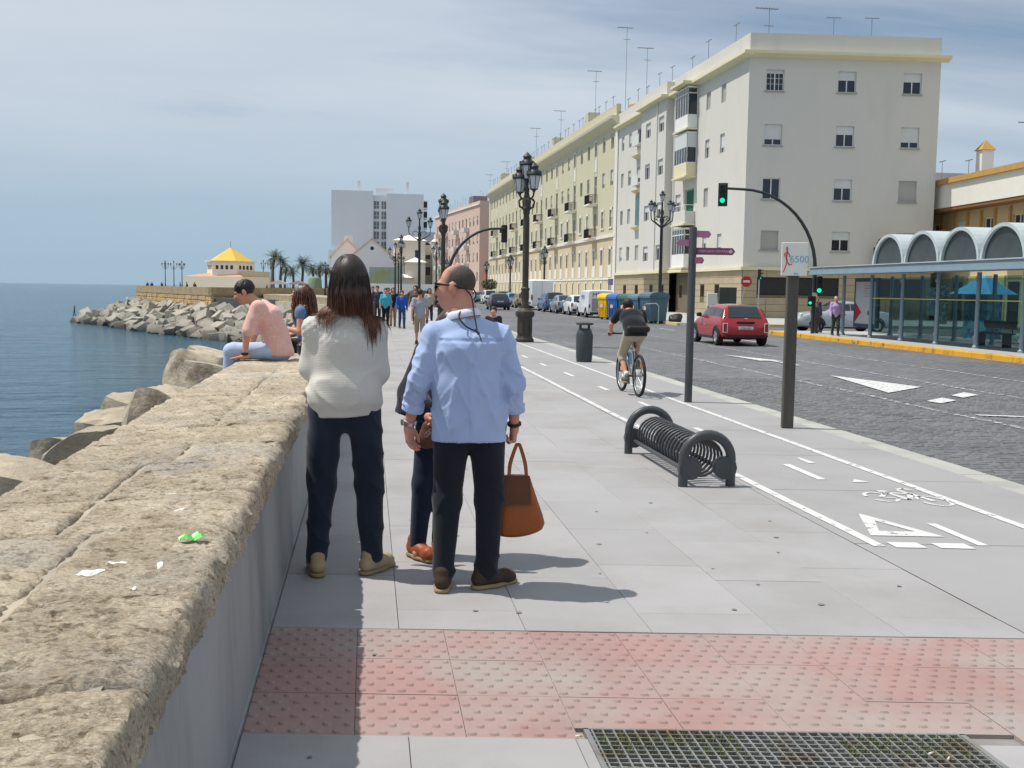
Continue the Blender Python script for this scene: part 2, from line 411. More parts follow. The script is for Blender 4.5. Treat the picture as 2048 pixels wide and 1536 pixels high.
# tactile tiles, each with staggered raised lozenges
M_tact = mat('red tactile tile', hexc(156, 126, 121), 0.85, 0.12, 1.7, 0.001, 140, rnd=0.02, stain=hexc(154, 146, 140), stscale=1.3, stlo=0.42, sthi=0.68, coord='Object')
def tactile_mat():
    m = MATS['red tactile tile']; t = m.node_tree
    ge = N(t, 'ShaderNodeNewGeometry')
    for n in list(t.nodes):
        if n.type == 'TEX_NOISE': t.links.new(ge.outputs['Position'], n.inputs['Vector'])
    return m
M_tact = tactile_mat()
def tile_mesh(cut=0.0):
    w = 0.413; b = MB(); g = 0.0012; y0_ = g + cut
    P = lambda x, y, z: (x, y + SK * x, z)
    b.add([P(g, y0_, -0.03), P(w - g, y0_, -0.03), P(w - g, w - g, -0.03), P(g, w - g, -0.03), P(g, y0_, -0.004), P(w - g, y0_, -0.004), P(w - g, w - g, -0.004), P(g, w - g, -0.004)],
          [(0, 1, 5, 4), (1, 2, 6, 5), (2, 3, 7, 6), (3, 0, 4, 7), (4, 5, 6, 7)])
    for r in range(6):
        for c in range(5):
            cx = (c + (0.72 if r % 2 else 0.25)) * w / 5; cy = (r + 0.5) * w / 6
            if cx > w - 0.02 or cy < cut + .02: continue
            a, h = 0.021, 0.0165
            if r % 2: a, h = 0.016, 0.018
            ring = lambda k, z: [P(cx + a * k, cy - h * .55 * k, z), P(cx + a * k, cy + h * .55 * k, z), P(cx + a * .4 * k, cy + h * k, z), P(cx - a * .4 * k, cy + h * k, z), P(cx - a * k, cy + h * .55 * k, z), P(cx - a * k, cy - h * .55 * k, z), P(cx - a * .4 * k, cy - h * k, z), P(cx + a * .4 * k, cy - h * k, z)]
            b.rings([ring(1, -0.0041), ring(0.62, 0.0035)], True, False, True)
    return b.mesh('tactile_tile', M_tact)
me_t = tile_mesh(); me_tc = tile_mesh(.105)
strip = structure(link('tactile_strip', None))
for i in range(20):
    for k in range(3):
        x = -0.46 + i * 0.413
        link('tactile_tile', me_tc if (k == 0 and x + .413 > GX0 - .02 and x < GX1 + .02) else me_t, strip, (x, T0 + 0.0 + k * 0.413 + SK * x, random.uniform(-0.002, 0.001)))
# kerb stones
kerb = structure(link('kerb', None)); kf = MB()
kb = MB().bbox(5.46, 5.75, 0.004, 0.996, -0.2, 0.0, 0.012); me_k = kb.mesh('kerb_stone', M_kerb)
for k in range(130):
    if k < 60: link('kerb_stone', me_k, kerb, (0, 3.0 + k, random.uniform(-0.003, 0.002)))
    else: kf.box(5.46, 5.75, 3 + k + .004, 3 + k + .996, -0.2, 0)
stuff(kf.obj('distant_kerb_stones', M_kerb, kerb))
# markings
mk = structure(link('bike_lane_marking', None))
def paint(pts, name='marking', z=0.0045, par=None, m=None):
    return MB().add([(x, y, z) for x, y in pts], [tuple(range(len(pts)))]).obj(name, m or M_paint, par or mk)
def worn(name, keep):
    m = bpy.data.materials.new(name); m.use_nodes = True; t = m.node_tree; b = t.nodes['Principled BSDF']
    b.inputs['Base Color'].default_value = (*hexc(198, 198, 196), 1); b.inputs['Roughness'].default_value = 0.75
    co = N(t, 'ShaderNodeTexCoord'); nz = N(t, 'ShaderNodeTexNoise', i_Scale=9.0, i_Detail=6.0, i_Roughness=0.7)
    t.links.new(co.outputs['Object'], nz.inputs['Vector'])
    r = N(t, 'ShaderNodeMapRange', i_1=keep, i_2=keep + 0.08, i_3=1, i_4=0); t.links.new(nz.outputs['Fac'], r.inputs[0])
    t.links.new(r.outputs[0], b.inputs['Alpha']); return m
M_worn = worn('worn paint', 0.50); M_worn2 = worn('well worn paint', 0.42); M_worn0 = worn('slightly worn paint', 0.56)
def strip_line(xa, xb, y0, y1, w, nm, m=None, z=0.0045, par=None, wob=0.004):
    n = max(2, int((y1 - y0) / 0.6)); L = []; Rr = []
    for i in range(n + 1):
        t = i / n; y = y0 + (y1 - y0) * t; x = xa + (xb - xa) * t + random.uniform(-wob, wob)
        L.append((x - w / 2, y, z)); Rr.append((x + w / 2, y, z))
    b = MB()
    for i in range(n): b.quad(L[i], Rr[i], Rr[i + 1], L[i + 1])
    return b.obj(nm, m or M_paint, par or mk)
strip_line(3.345, 3.27, 6.40, 14.3, 0.082, 'left_line', M_worn0); strip_line(3.27, 3.2, 14.3, 95, 0.082, 'left_line', M_worn0)
strip_line(4.69, 4.66, 6.6, 14.3, 0.082, 'right_line', M_worn0); strip_line(4.66, 4.6, 14.3, 95, 0.082, 'right_line', M_worn0)
for (y0, y1, x) in ((8.8, 9.63, 4.02), (11.37, 12.32, 3.96), (14.54, 15.27, 4.03), (17.06, 17.77, 3.97), (19.85, 20.82, 3.93), (22.6, 23.4, 3.86), (25.3, 26.2, 3.85), (28.0, 28.9, 3.84), (30.8, 31.7, 3.83), (33.6, 34.5, 3.82), (36.4, 37.3, 3.82)):
    paint([(x - .04, y0), (x + .04, y0), (x + .04, y1), (x - .04, y1)], 'dash')
paint([(4.02, 6.37), (4.09, 6.36), (4.09, 7.02), (4.02, 7.03)], 'dash')
paint([(3.44, 6.36), (3.64, 6.33), (3.64, 6.48), (3.44, 6.51)], 'stop_block'); paint([(3.73, 6.32), (3.95, 6.28), (3.95, 6.43), (3.73, 6.46)], 'stop_block')
# give-way triangle (ring of three bars)
tri_o = [(3.43, 6.70), (3.93, 6.62), (3.68, 7.41)]; tri_i = [(3.555, 6.83), (3.80, 6.785), (3.685, 7.15)]
tb = MB()
for i in range(3):
    j = (i + 1) % 3
    tb.quad((*tri_o[i], .0045), (*tri_o[j], .0045), (*tri_i[j], .0045), (*tri_i[i], .0045))
tb.obj('give_way_triangle', M_worn0, mk)
# bicycle pictogram, drawn long for riders coming the other way
bs = MB()
def bp2(u, v): return (4.08 + u * 0.56, 8.62 - v * 1.12, 0.0045)          # u across, v along
def stroke(pts, w=0.03):
    for a, b in zip(pts[:-1], pts[1:]):
        A = Vector(bp2(*a)); B = Vector(bp2(*b)); d = (B - A); n = Vector((-d.y, d.x, 0)).normalized() * w / 2
        bs.quad(A - n, B - n, B + n, A + n)
def circ(cu, cv, r, w=0.035, a0=0, a1=360):
    stroke([(cu + r * math.cos(R(a0 + (a1 - a0) * k / 14)), cv + r * 0.85 * math.sin(R(a0 + (a1 - a0) * k / 14))) for k in range(15)], w)
circ(0.16, 0.55, 0.20, a0=20, a1=150); circ(0.16, 0.55, 0.20, a0=190, a1=330); circ(0.80, 0.72, 0.20, a0=0, a1=170); circ(0.80, 0.72, 0.2, a0=200, a1=350)
stroke([(0.16, 0.55), (0.40, 0.40), (0.72, 0.45), (0.80, 0.72)], 0.045); stroke([(0.40, 0.40), (0.50, 0.66), (0.72, 0.45)], 0.045); stroke([(0.50, 0.66), (0.16, 0.55)], 0.03)
stroke([(0.32, 0.34), (0.46, 0.34)], 0.06); stroke([(0.68, 0.28), (0.82, 0.24), (0.88, 0.32)], 0.04); stroke([(0.66, 0.3), (0.72, 0.45)], 0.04)
bs.obj('bicycle_symbol', M_worn0, mk)
paint([(4.27, 9.68), (4.35, 9.68), (4.33, 10.0), (4.28, 10.0)], 'dash'); paint([(4.24, 8.66), (4.40, 8.66), (4.32, 8.80)], 'arrow_tip')
# road markings on the cobbles
rm = structure(link('road_marking', None))
zr = -0.106
strip_line(11.35, 11.26, 14, 60, 0.10, 'lane_line', M_worn2, zr, rm, 0.03)
strip_line(13.62, 13.55, 15, 33, 0.10, 'lane_line', M_worn2, zr, rm, 0.03)
strip_line(8.75, 8.55, 12.0, 34, 0.11, 'lane_line', M_worn2, zr, rm, 0.05)
paint([(10.0, 21.7), (9.35, 17.85), (10.62, 19.0)], 'yield_triangle', zr, rm, M_worn0)
paint([(9.3, 16.45), (9.35, 16.1), (9.9, 16.55), (9.9, 17.0)], 'yield_block', zr, rm, M_worn0)
paint([(10.3, 17.4), (10.3, 17.0), (10.88, 17.5), (10.88, 17.95)], 'yield_block', zr, rm, M_worn0)
paint([(10.5, 24.7), (10.62, 24.7), (10.60, 26.4), (10.82, 26.4), (10.06, 28.9), (10.2, 26.4), (10.46, 26.4)], 'lane_arrow', zr, rm, M_worn0)
paint([(9.0, 14.55), (9.0, 14.42), (12.5, 13.2), (12.5, 13.35)], 'give_way_line', zr, rm, M_worn0)
for k in range(14):
    y = 36 + k * 5.5
    strip_line(14.0, 14.0, y, y + 2.6, 0.12, 'lane_line', M_worn, zr, rm)
# far pavements with kerbs (the bus-stop one painted yellow)
M_yel = mat('yellow kerb paint', hexc(204, 156, 46), 0.8, 0.12, 3.0, stain=(0.10, 0.09, 0.07), stscale=2.2, stlo=0.54, sthi=0.66, coord='World')
fp = MB().box(17.85, 22.3, 5, 44.6, -0.16, 0.02); structure(fp.obj('bus_stop_pavement', M_side))
yk = structure(link('yellow_kerb', None)); ykm = MB().bbox(17.5, 17.85, 0.001, 0.999, -0.2, 0.024, 0.015).mesh('kerb_stone_yellow', M_yel)
for k in range(39): link('kerb_stone', ykm, yk, (0, 5.6 + k, random.uniform(-.004, .004)))
paint([(17.36, 6), (17.47, 6), (17.47, 44), (17.36, 44)], 'yellow_line', -0.119, rm, M_yel)
fp2 = MB().prism([(16.55, 54.4), (17.4, 53.6), (25.2, 53.6), (45, 52.0), (45, 70), (25, 130), (25, 330), (16.2, 330), (16.2, 66.6), (16.5, 66)], -0.16, 0.02)
structure(fp2.obj('building_pavement', M_side))
k2 = structure(link('far_kerb', None)); k2m = MB().bbox(-0.15, 0.15, 0.004, 0.996, -0.2, 0.028, 0.012).mesh('kerb_stone_far', mat('far kerb', hexc(196, 182, 140), 0.85, 0.15, 2.0))
for k in range(11): link('kerb_stone', k2m, k2, (16.5, 54.5 + k, 0))
for k in range(8): link('kerb_stone', k2m, k2, (18.4 + k, 53.58, 0), R(-90))
kf2 = MB().box(16.05, 16.2, 66.7, 330, -0.2, 0.028); stuff(kf2.obj('distant_kerb_stones', M_kerb, k2))
# side street and the square behind the shelter
structure(MB().quad((17.52, 44.7, -0.128), (60, 44.7, -0.128), (60, 53.5, -0.128), (17.52, 53.5, -0.128)).obj('side_street', M_asph))
structure(MB().box(27.5, 37.3, 5, 44.5, -0.16, 0.015).obj('square_pavement', M_side))
structure(MB().box(-1.2, -0.6, 98, 900, -0.14, -0.004).box(-40, -0.6, 230, 900, -0.14, -0.004).obj('far_plaza', M_side))

# sea
def sea_mat():
    m = bpy.data.materials.new('sea water'); m.use_nodes = True; t = m.node_tree; b = t.nodes['Principled BSDF']
    b.inputs['Roughness'].default_value = 0.12; b.inputs['IOR'].default_value = 1.33
    co = N(t, 'ShaderNodeTexCoord')
    nz = N(t, 'ShaderNodeTexNoise', i_Scale=0.012, i_Detail=5.0); t.links.new(co.outputs['Object'], nz.inputs['Vector'])
    rpn = N(t, 'ShaderNodeValToRGB'); rpn.color_ramp.elements[0].position = .35; rpn.color_ramp.elements[1].position = .68
    rpn.color_ramp.elements[0].color = (0.012, 0.068, 0.112, 1); rpn.color_ramp.elements[1].color = (0.018, 0.098, 0.150, 1)
    t.links.new(nz.outputs['Fac'], rpn.inputs[0]); t.links.new(rpn.outputs[0], b.inputs['Base Color'])
    prev = None
    for sc, st, dist, rot in (((0.45, 1.1, 1), 1.0, 0.85, 14), ((1.8, 4.0, 1), 1.0, 0.22, -8), ((0.09, 0.24, 1), 1.0, 1.6, 24)):
        mpn = N(t, 'ShaderNodeMapping'); mpn.inputs['Scale'].default_value = sc; mpn.inputs['Rotation'].default_value = (0, 0, R(rot)); t.links.new(co.outputs['Object'], mpn.inputs[0])
        w = N(t, 'ShaderNodeTexNoise', i_Scale=1.0, i_Detail=4.0, i_Roughness=0.55); t.links.new(mpn.outputs[0], w.inputs['Vector'])
        bp = N(t, 'ShaderNodeBump', i_Strength=st, i_Distance=dist); t.links.new(w.outputs['Fac'], bp.inputs['Height'])
        if prev: t.links.new(prev.outputs[0], bp.inputs['Normal'])
        prev = bp
    t.links.new(prev.outputs[0], b.inputs['Normal'])
    return m
SEA = -5.0
structure(MB().quad((-9000, -60, SEA), (1, -60, SEA), (1, 12000, SEA), (-9000, 12000, SEA)).obj('sea', sea_mat()))

# ------------------------------------------------------------------ sea wall with stone capping
M_plaster = mat('wall render', hexc(150, 150, 150), 0.9, 0.10, 2.0, 0.003, 25, stain=hexc(112, 113, 114), stscale=1.4, stlo=0.5, sthi=0.75, aniso=(1, 1.0, 0.28))
def stone_mat():
    m = bpy.data.materials.new('shelly sandstone'); m.use_nodes = True; t = m.node_tree; b = t.nodes['Principled BSDF']; b.inputs['Roughness'].default_value = 0.95; b.inputs['Specular IOR Level'].default_value = 0.15
    ge = N(t, 'ShaderNodeNewGeometry'); oi = N(t, 'ShaderNodeObjectInfo')
    a = N(t, 'ShaderNodeTexNoise', i_Scale=5.0, i_Detail=8.0, i_Roughness=0.65); t.links.new(ge.outputs['Position'], a.inputs['Vector'])
    rpn = N(t, 'ShaderNodeValToRGB'); e = rpn.color_ramp.elements; e[0].position = .28; e[0].color = (*hexc(166, 150, 128), 1); e[1].position = .66; e[1].color = (*hexc(212, 198, 176), 1)
    t.links.new(a.outputs['Fac'], rpn.inputs[0])
    g = N(t, 'ShaderNodeTexNoise', i_Scale=1.7, i_Detail=6.0, i_Roughness=0.6); t.links.new(ge.outputs['Position'], g.inputs['Vector'])
    gr = N(t, 'ShaderNodeMapRange', i_1=0.52, i_2=0.68, i_3=0, i_4=0.75); t.links.new(g.outputs['Fac'], gr.inputs[0])
    mx1 = N(t, 'ShaderNodeMix', data_type='RGBA'); mx1.inputs[7].default_value = (*hexc(176, 171, 162), 1)
    t.links.new(gr.outputs[0], mx1.inputs['Factor']); t.links.new(rpn.outputs[0], mx1.inputs[6])
    r2 = N(t, 'ShaderNodeMapRange', i_1=0, i_2=1, i_3=0.9, i_4=1.08); t.links.new(oi.outputs['Random'], r2.inputs[0])
    vm = N(t, 'ShaderNodeVectorMath', operation='SCALE'); t.links.new(mx1.outputs[2], vm.inputs[0]); t.links.new(r2.outputs[0], vm.inputs['Scale'])
    mpn = N(t, 'ShaderNodeMapping'); mpn.inputs['Scale'].default_value = (0.55, 1, 1)
    pt = N(t, 'ShaderNodeTexNoise', i_Scale=48.0, i_Detail=5.0, i_Roughness=0.6); t.links.new(mpn.outputs[0], pt.inputs['Vector'])
    pr = N(t, 'ShaderNodeMapRange', i_1=0.34, i_2=0.47, i_3=0.62, i_4=0.0); t.links.new(pt.outputs['Fac'], pr.inputs[0])
    mx2 = N(t, 'ShaderNodeMix', data_type='RGBA'); mx2.inputs[7].default_value = (*hexc(112, 92, 66), 1); t.links.new(pr.outputs[0], mx2.inputs['Factor']); t.links.new(vm.outputs[0], mx2.inputs[6])
    sk = N(t, 'ShaderNodeTexNoise', i_Scale=130.0, i_Detail=3.0, i_Roughness=0.7); t.links.new(mpn.outputs[0], sk.inputs['Vector'])
    sr = N(t, 'ShaderNodeMapRange', i_1=0.3, i_2=0.7, i_3=0.66, i_4=1.28); t.links.new(sk.outputs['Fac'], sr.inputs[0])
    v3 = N(t, 'ShaderNodeVectorMath', operation='SCALE'); t.links.new(mx2.outputs[2], v3.inputs[0]); t.links.new(sr.outputs[0], v3.inputs['Scale']); t.links.new(v3.outputs[0], b.inputs['Base Color']); t.links.new(ge.outputs['Position'], mpn.inputs[0])
    f1 = N(t, 'ShaderNodeTexNoise', i_Scale=75.0, i_Detail=6.0, i_Roughness=0.7); t.links.new(mpn.outputs[0], f1.inputs['Vector'])
    bp = N(t, 'ShaderNodeBump', i_Strength=1.0, i_Distance=0.02); t.links.new(f1.outputs['Fac'], bp.inputs['Height']); t.links.new(bp.outputs[0], b.inputs['Normal'])
    return m
M_stone = stone_mat()
wall = thing('sea_wall', 'low sea wall with rough sandstone capping and grey rendered side along the promenade', 'wall')
wb = MB(); 
prof = [(-1.30, -7.0), (-1.30, 0.74), (-0.50, 0.74), (-0.475, 0.0), (-0.45, -0.03), (-0.45, -7.0)]
ys = list(np.linspace(-3, 12, 26)) + [16, 24, 40, 60, 98]
wb.rings([[(x + (0.006 * math.sin(y * 2.1) if -0.6 < x < -0.46 and z > 0 else 0), y, z) for x, z in prof] for y in ys])
wb.obj('wall_face', M_plaster, wall)
M_mort = mat('cap mortar', hexc(158, 150, 136), 0.95, 0.18, 12.0, 0.01, 40, stain=hexc(180, 168, 148), stscale=2.0, stlo=0.5, sthi=0.62)
mb = MB(); n = 120
xs = np.linspace(-1.33, -0.52, 12); ys = np.concatenate([np.linspace(-2, 12, 150), np.linspace(12.5, 98, 60)])
GX, GY = np.meshgrid(xs, ys); GZ = 0.852 + 0.022 * fbm(GX * 6, GY * 6, 1.0, 4)
V = np.stack([GX, GY, GZ], -1).reshape(-1, 3); nx = len(xs)
Fq = [(j * nx + i, j * nx + i + 1, (j + 1) * nx + i + 1, (j + 1) * nx + i) for j in range(len(ys) - 1) for i in range(nx - 1)]
link('mortar_bed', np_mesh('mortar_bed', V, Fq, M_mort, 180), wall)
def cap_stone(c00, c10, c11, c01, res, seed, right, left, nm='cap_stone'):
    """stone from four plan corners (x0y0, x1y0, x1y1, x0y1): pitted top, rounded arrises, ragged faces"""
    c00, c10, c11, c01 = map(np.array, (c00, c10, c11, c01))
    W = np.linalg.norm(c10 - c00); D = np.linalg.norm(c01 - c00)
    nu = max(4, int(W / res)); nv = max(4, int(D / res))
    u = np.linspace(0, 1, nu + 1)[None, :, None]; v = np.linspace(0, 1, nv + 1)[:, None, None]
    P = (c00 * (1 - u) * (1 - v) + c10 * u * (1 - v) + c11 * u * v + c01 * (1 - u) * v)
    x = P[..., 0]; y = P[..., 1]
    uu = np.broadcast_to(u[..., 0], x.shape); vv = np.broadcast_to(v[..., 0], x.shape)
    e = np.minimum(np.minimum(uu * W, (1 - uu) * W * (1.0 if right else 1.0)), np.minimum(vv * D, (1 - vv) * D))
    z = 0.868 + 0.014 * fbm(x * 2.2, y * 2.2, seed, 3) + 0.030 * fbm(x * 9, y * 15, seed + 2, 4)
    if res < 0.03:
        pit = np.clip(fbm(x * 22, y * 46, seed + 5, 3) - 0.06, 0, 1); z = z - 0.13 * pit
        z = z + 0.016 * fbm(x * 55, y * 80, seed + 9, 2)
    rr = 0.020
    drop = np.clip(1 - e / rr, 0, 1) ** 2 * 0.014
    z = z - drop * (0.3 + 1.4 * vnoise(x * 12, y * 12, seed))
    if right:
        er = np.clip(1 - (1 - uu) * W / 0.11, 0, 1); z = z - er ** 2 * 0.030 * (2.2 * np.clip(vnoise(x * 5, y * 5, seed + 4) - .25, 0, 1))
    jit = 0.022 * fbm(x * 10, y * 10, seed + 7, 3)
    edge = np.clip(1 - e / 0.06, 0, 1)
    P = np.stack([x + jit * edge, y + jit * edge, z], -1)
    V = [P.reshape(-1, 3)]; F = []
    n1 = nu + 1
    F += [(j * n1 + i, j * n1 + i + 1, (j + 1) * n1 + i + 1, (j + 1) * n1 + i) for j in range(nv) for i in range(nu)]
    per = [i for i in range(nu + 1)] + [j * n1 + nu for j in range(1, nv + 1)] + [nv * n1 + i for i in range(nu - 1, -1, -1)] + [j * n1 for j in range(nv - 1, 0, -1)]
    top = V[0][per]; L = len(per); base = len(V[0]); rows = 7 if (right and res < .03) else 2; prev = per
    for k in range(1, rows + 1):
        t = k / rows; q = top.copy(); q[:, 2] = top[:, 2] * (1 - t) + (0.735 + 0.03 * fbm(q[:, 0] * 9, q[:, 1] * 9, seed, 2)) * t
        if right:
            s = np.clip((q[:, 0] + 0.62) / 0.14, 0, 1)
            q[:, 0] += s * (0.050 * fbm(q[:, 1] * 16, q[:, 2] * 22, seed, 4) + 0.008)
        V.append(q); ids = list(range(base, base + L)); base += L
        F += [(prev[i], prev[(i + 1) % L], ids[(i + 1) % L], ids[i])[::-1] for i in range(L)]
        prev = ids
    return link(nm, np_mesh(nm, np.concatenate(V), F, M_stone, 50 if res < .03 else 40), wall)
y = 0.4; sd_ = 1
bound = lambda x, y0, s: y0 + s * (x + 0.9)
s_prev = 0.35
while y < 60:
    ln = random.uniform(0.55, 0.95) if y < 14 else random.uniform(1.2, 2.2)
    s_new = random.uniform(0.15, 0.55) if y < 14 else 0.2
    res = 0.008 if y < 2.6 else 0.0115 if y < 4.6 else 0.024 if y < 9 else 0.07
    xm = random.choice((-0.97, -0.92, -0.86, -1.0)); g = 0.010
    def cor(xa, xb, gap=g):
        return ((xa, bound(xa, y, s_prev) + gap), (xb, bound(xb, y, s_prev) + gap), (xb, bound(xb, y + ln, s_new) - gap), (xa, bound(xa, y + ln, s_new) - gap))
    if random.random() < 0.8:
        cap_stone(*cor(-1.36, xm - g), res, sd_ * 3.1, False, True); cap_stone(*cor(xm + g, -0.438), res, sd_ * 3.1 + 40, True, False)
    else:
        cap_stone(*cor(-1.36, -0.438), res, sd_ * 3.1, True, True)
    sd_ += 1; y += ln; s_prev = s_new
cap_stone((-1.36, y), (-0.44, y), (-0.44, 98), (-1.36, 98), 0.5, 3, True, True)
# marks on the stones and the wall face: droppings, sprayed line, joints, a crumpled green wrapper
M_drop = mat('bird dropping', hexc(224, 222, 214), 0.8, 0.08, 30)
def on_stone(x, y):
    hit, p, n_, i_, o_, m_ = scene.ray_cast(bpy.context.evaluated_depsgraph_get(), (x, y, 1.2), (0, 0, -1)); return (p.z if hit else 0.86) + 0.0018
bpy.context.view_layer.update()
def blot(x, y, a, b, rot, nm='dropping_stain', m=None, par=wall):
    n = 20; mb_ = MB(); P = []
    for rr in (1.0, .66, .33):
        for i in range(n):
            t = 2 * math.pi * i / n; r = rr * (1 + 1.1 * float(fbm(math.cos(t) * 2 + x * 9, math.sin(t) * 2 + y * 7, 0.0, 3)))
            px, py = a * r * math.cos(t), b * r * math.sin(t); X, Y = x + px * math.cos(rot) - py * math.sin(rot), y + px * math.sin(rot) + py * math.cos(rot); P.append((X, Y, on_stone(X, Y)))
    P.append((x, y, on_stone(x, y))); F = [(k * n + i, k * n + (i + 1) % n, k * n + n + (i + 1) % n, k * n + n + i) for k in (0, 1) for i in range(n)] + [(2 * n + i, 2 * n + (i + 1) % n, 3 * n) for i in range(n)]
    return mb_.add(P, F).obj(nm, m or M_drop, par)
for (x, yy_, a, b, r) in ((-0.74, 2.92, .045, .020, .7), (-0.70, 3.02, .03, .012, .2), (-0.575, 2.98, .010, .018, .1), (-0.60, 2.76, .010, .009, 0), (-0.72, 4.02, .026, .007, .5), (-0.66, 3.75, .03, .008, .4)):
    blot(x, yy_, a * .8, b, r)
wr = MB(); pts = []
for i in range(5):
    for j in range(4):
        pts.append((i * 0.02 - .04, j * 0.014 - .02, 0.012 * random.random() + 0.012 * (i % 2)))
wr.add(pts, [(i * 4 + j, i * 4 + j + 1, i * 4 + j + 5, i * 4 + j + 4) for i in range(4) for j in range(3)])
w_ = wr.obj('crumpled_wrapper', mat('green foil', hexc(70, 190, 70), 0.35, 0.2, 20), None, None, (-0.532, 3.28, 0.868), 0.4)
tag(w_, 'small crumpled green wrapper lying on the sandstone wall top', 'litter')
blot_m = mat('orange spray', hexc(205, 88, 50), 0.8, 0.15, 20)
MB().box(-0.4695, -0.4660, 2.02, 2.032, 0.12, 0.52).obj('sprayed_line', blot_m, wall)
# ------------------------------------------------------------------ rocks and breakwater
M_rock = mat('rip-rap rock', hexc(176, 164, 144), 0.95, 0.30, 1.3, 0.02, 9, rnd=0.16, stain=hexc(120, 108, 92), stscale=1.1, stlo=0.48, sthi=0.65)
M_conc = mat('armour concrete', hexc(164, 158, 146), 0.95, 0.20, 0.7, 0.02, 6, rnd=0.20, stain=hexc(118, 112, 100), stscale=0.5, stlo=0.5, sthi=0.68, wet=(-4.9, -3.4, .34))
def boulder(seed, n=7, ang=0.35):
    rs = np.random.default_rng(seed)
    bm = bmesh.new(); bmesh.ops.create_cube(bm, size=2.0); bmesh.ops.subdivide_edges(bm, edges=bm.edges[:], cuts=n, use_grid_fill=True)
    co = np.array([v.co[:] for v in bm.verts]); r = np.linalg.norm(co, axis=1, keepdims=True)
    co = co * (1 - ang) + (co / r) * 1.25 * ang
    for k in range(5):                        # flat broken faces
        d = rs.normal(size=3); d /= np.linalg.norm(d); lim = rs.uniform(0.72, 1.0); t = co @ d; co -= np.outer(np.clip(t - lim, 0, 9) * 0.92, d)
    co += (fbm(co[:, 0] * 2.2 + seed, co[:, 1] * 2.2, co[:, 2] * 2.2, 4)[:, None]) * co / np.linalg.norm(co, axis=1, keepdims=True) * 0.28
    for v, c in zip(bm.verts, co): v.co = c
    me = bpy.data.meshes.new('rock'); bm.to_mesh(me); bm.free(); me.materials.append(M_rock)
    me.polygons.foreach_set('use_smooth', [True] * len(me.polygons)); me.set_sharp_from_angle(angle=R(38)); return me
bould = [boulder(s) for s in range(6)]
near = [(-1.95, 5.2, .55, .22, 'beige rock at the left edge of the photo'), (-1.92, 6.1, .62, .26, 'brown rock low beside the near end of the sea wall'), (-1.86, 7.1, .68, .30, 'pale speckled rock, nearest of the high rocks beside the wall'),
        (-2.2, 8.6, .46, .36, 'dark grey sloping slab rock behind the pale speckled rock'), (-1.85, 9.6, .66, .26, 'smooth pale grey rock leaning on the wall'), (-2.65, 11.6, .28, .36, 'brown squarish rock standing furthest out towards the water'),
        (-2.0, 11.3, .62, .30, 'light grey angular rock beside the wall, before the big beige rock'), (-2.95, 14.4, .12, .38, 'dark pitted rock beyond the brown squarish rock'), (-2.05, 13.6, .64, .32, 'small pale rock tucked behind the wall edge'),
        (-2.35, 16.2, .60, .46, 'big beige rock beside the seated man in pink'), (-2.7, 20.2, .48, .5, 'brown rock behind the knees of the seated man')]
for i, (x, y, zt, r, lb) in enumerate(near):
    o = link('shore_rock', bould[i % 6], None, (x, y, zt - r * .92), (random.uniform(-.3, .3), random.uniform(-.3, .3), random.uniform(0, 6)), (r * random.uniform(.9, 1.25), r * random.uniform(1.0, 1.3), r * .95))
    tag(o, lb, 'rock', 'rocks below the sea wall')
for i in range(70):                           # lower rocks down to the water
    y = 3 + i * 1.45; d = random.uniform(0, 1)
    x = -2.7 - d * 4.8; z = -2.3 - d * 2.8 + random.uniform(-.3, .2); r = random.uniform(.6, .95)
    o = link('shore_rock', bould[i % 6], None, (x, y, z), (random.uniform(-.6, .6), random.uniform(-.6, .6), random.uniform(0, 6)), (r * random.uniform(.9, 1.3), r, r * random.uniform(.7, 1.0)))
    tag(o, 'rip-rap rock on the lower slope between sea wall and water', 'rock', 'rocks on the lower shore slope')
cubes = []
for k in range(4):
    b = MB().bbox(-1, 1, -.9, .9, -.85, .85, 0.07)
    if k == 1: b.box(-.25, .25, -.92, -.9, -.3, .3)
    v = np.array(b.v); v += 0.08 * np.stack([fbm(v[:, 0] * 1.5 + k * 9, v[:, 1] * 1.5, v[:, 2] * 1.5, 2)] * 3, -1); b.v = v.tolist()
    cubes.append(b.mesh('armour_block', M_conc))
outer = [(-51, 192), (-43, 176), (-27, 146), (-14.5, 126), (-8, 106)]; inner = [(-44, 203), (-36, 188), (-22.5, 150), (-12.5, 139), (-6.5, 118)]
def polyl(P, t):
    t = min(max(t, 0), .9999) * (len(P) - 1); i = int(t); f = t - i
    return P[i][0] * (1 - f) + P[i + 1][0] * f, P[i][1] * (1 - f) + P[i + 1][1] * f
for i in range(280):
    t = (i % 70) / 70 + random.uniform(-.01, .01); d = (i // 70) / 3.0
    a = polyl(outer, t); b = polyl(inner, t); d2 = min(1, max(0, d + random.uniform(-.14, .14)))
    x = a[0] * (1 - d2) + b[0] * d2; y = a[1] * (1 - d2) + b[1] * d2
    z = -5.0 + d2 * 2.9 + random.uniform(-.25, .45); r = random.uniform(.55, .98)
    o = link('armour_block', cubes[i % 4], None, (x, y, z), (random.uniform(-.7, .7), random.uniform(-.7, .7), random.uniform(0, 6)), (r, r, r * random.uniform(.8, 1.1)))
    lb = ('armour block at the waterline of the breakwater', 'concrete armour block part way up the breakwater slope', 'concrete armour block heaped near the foot of the stone bastion', 'topmost concrete armour block against the stone bastion wall')[min(3, i // 70)]
    tag(o, lb, 'concrete block', 'breakwater blocks, course %s' % ('one', 'two', 'three', 'four')[min(3, i // 70)])
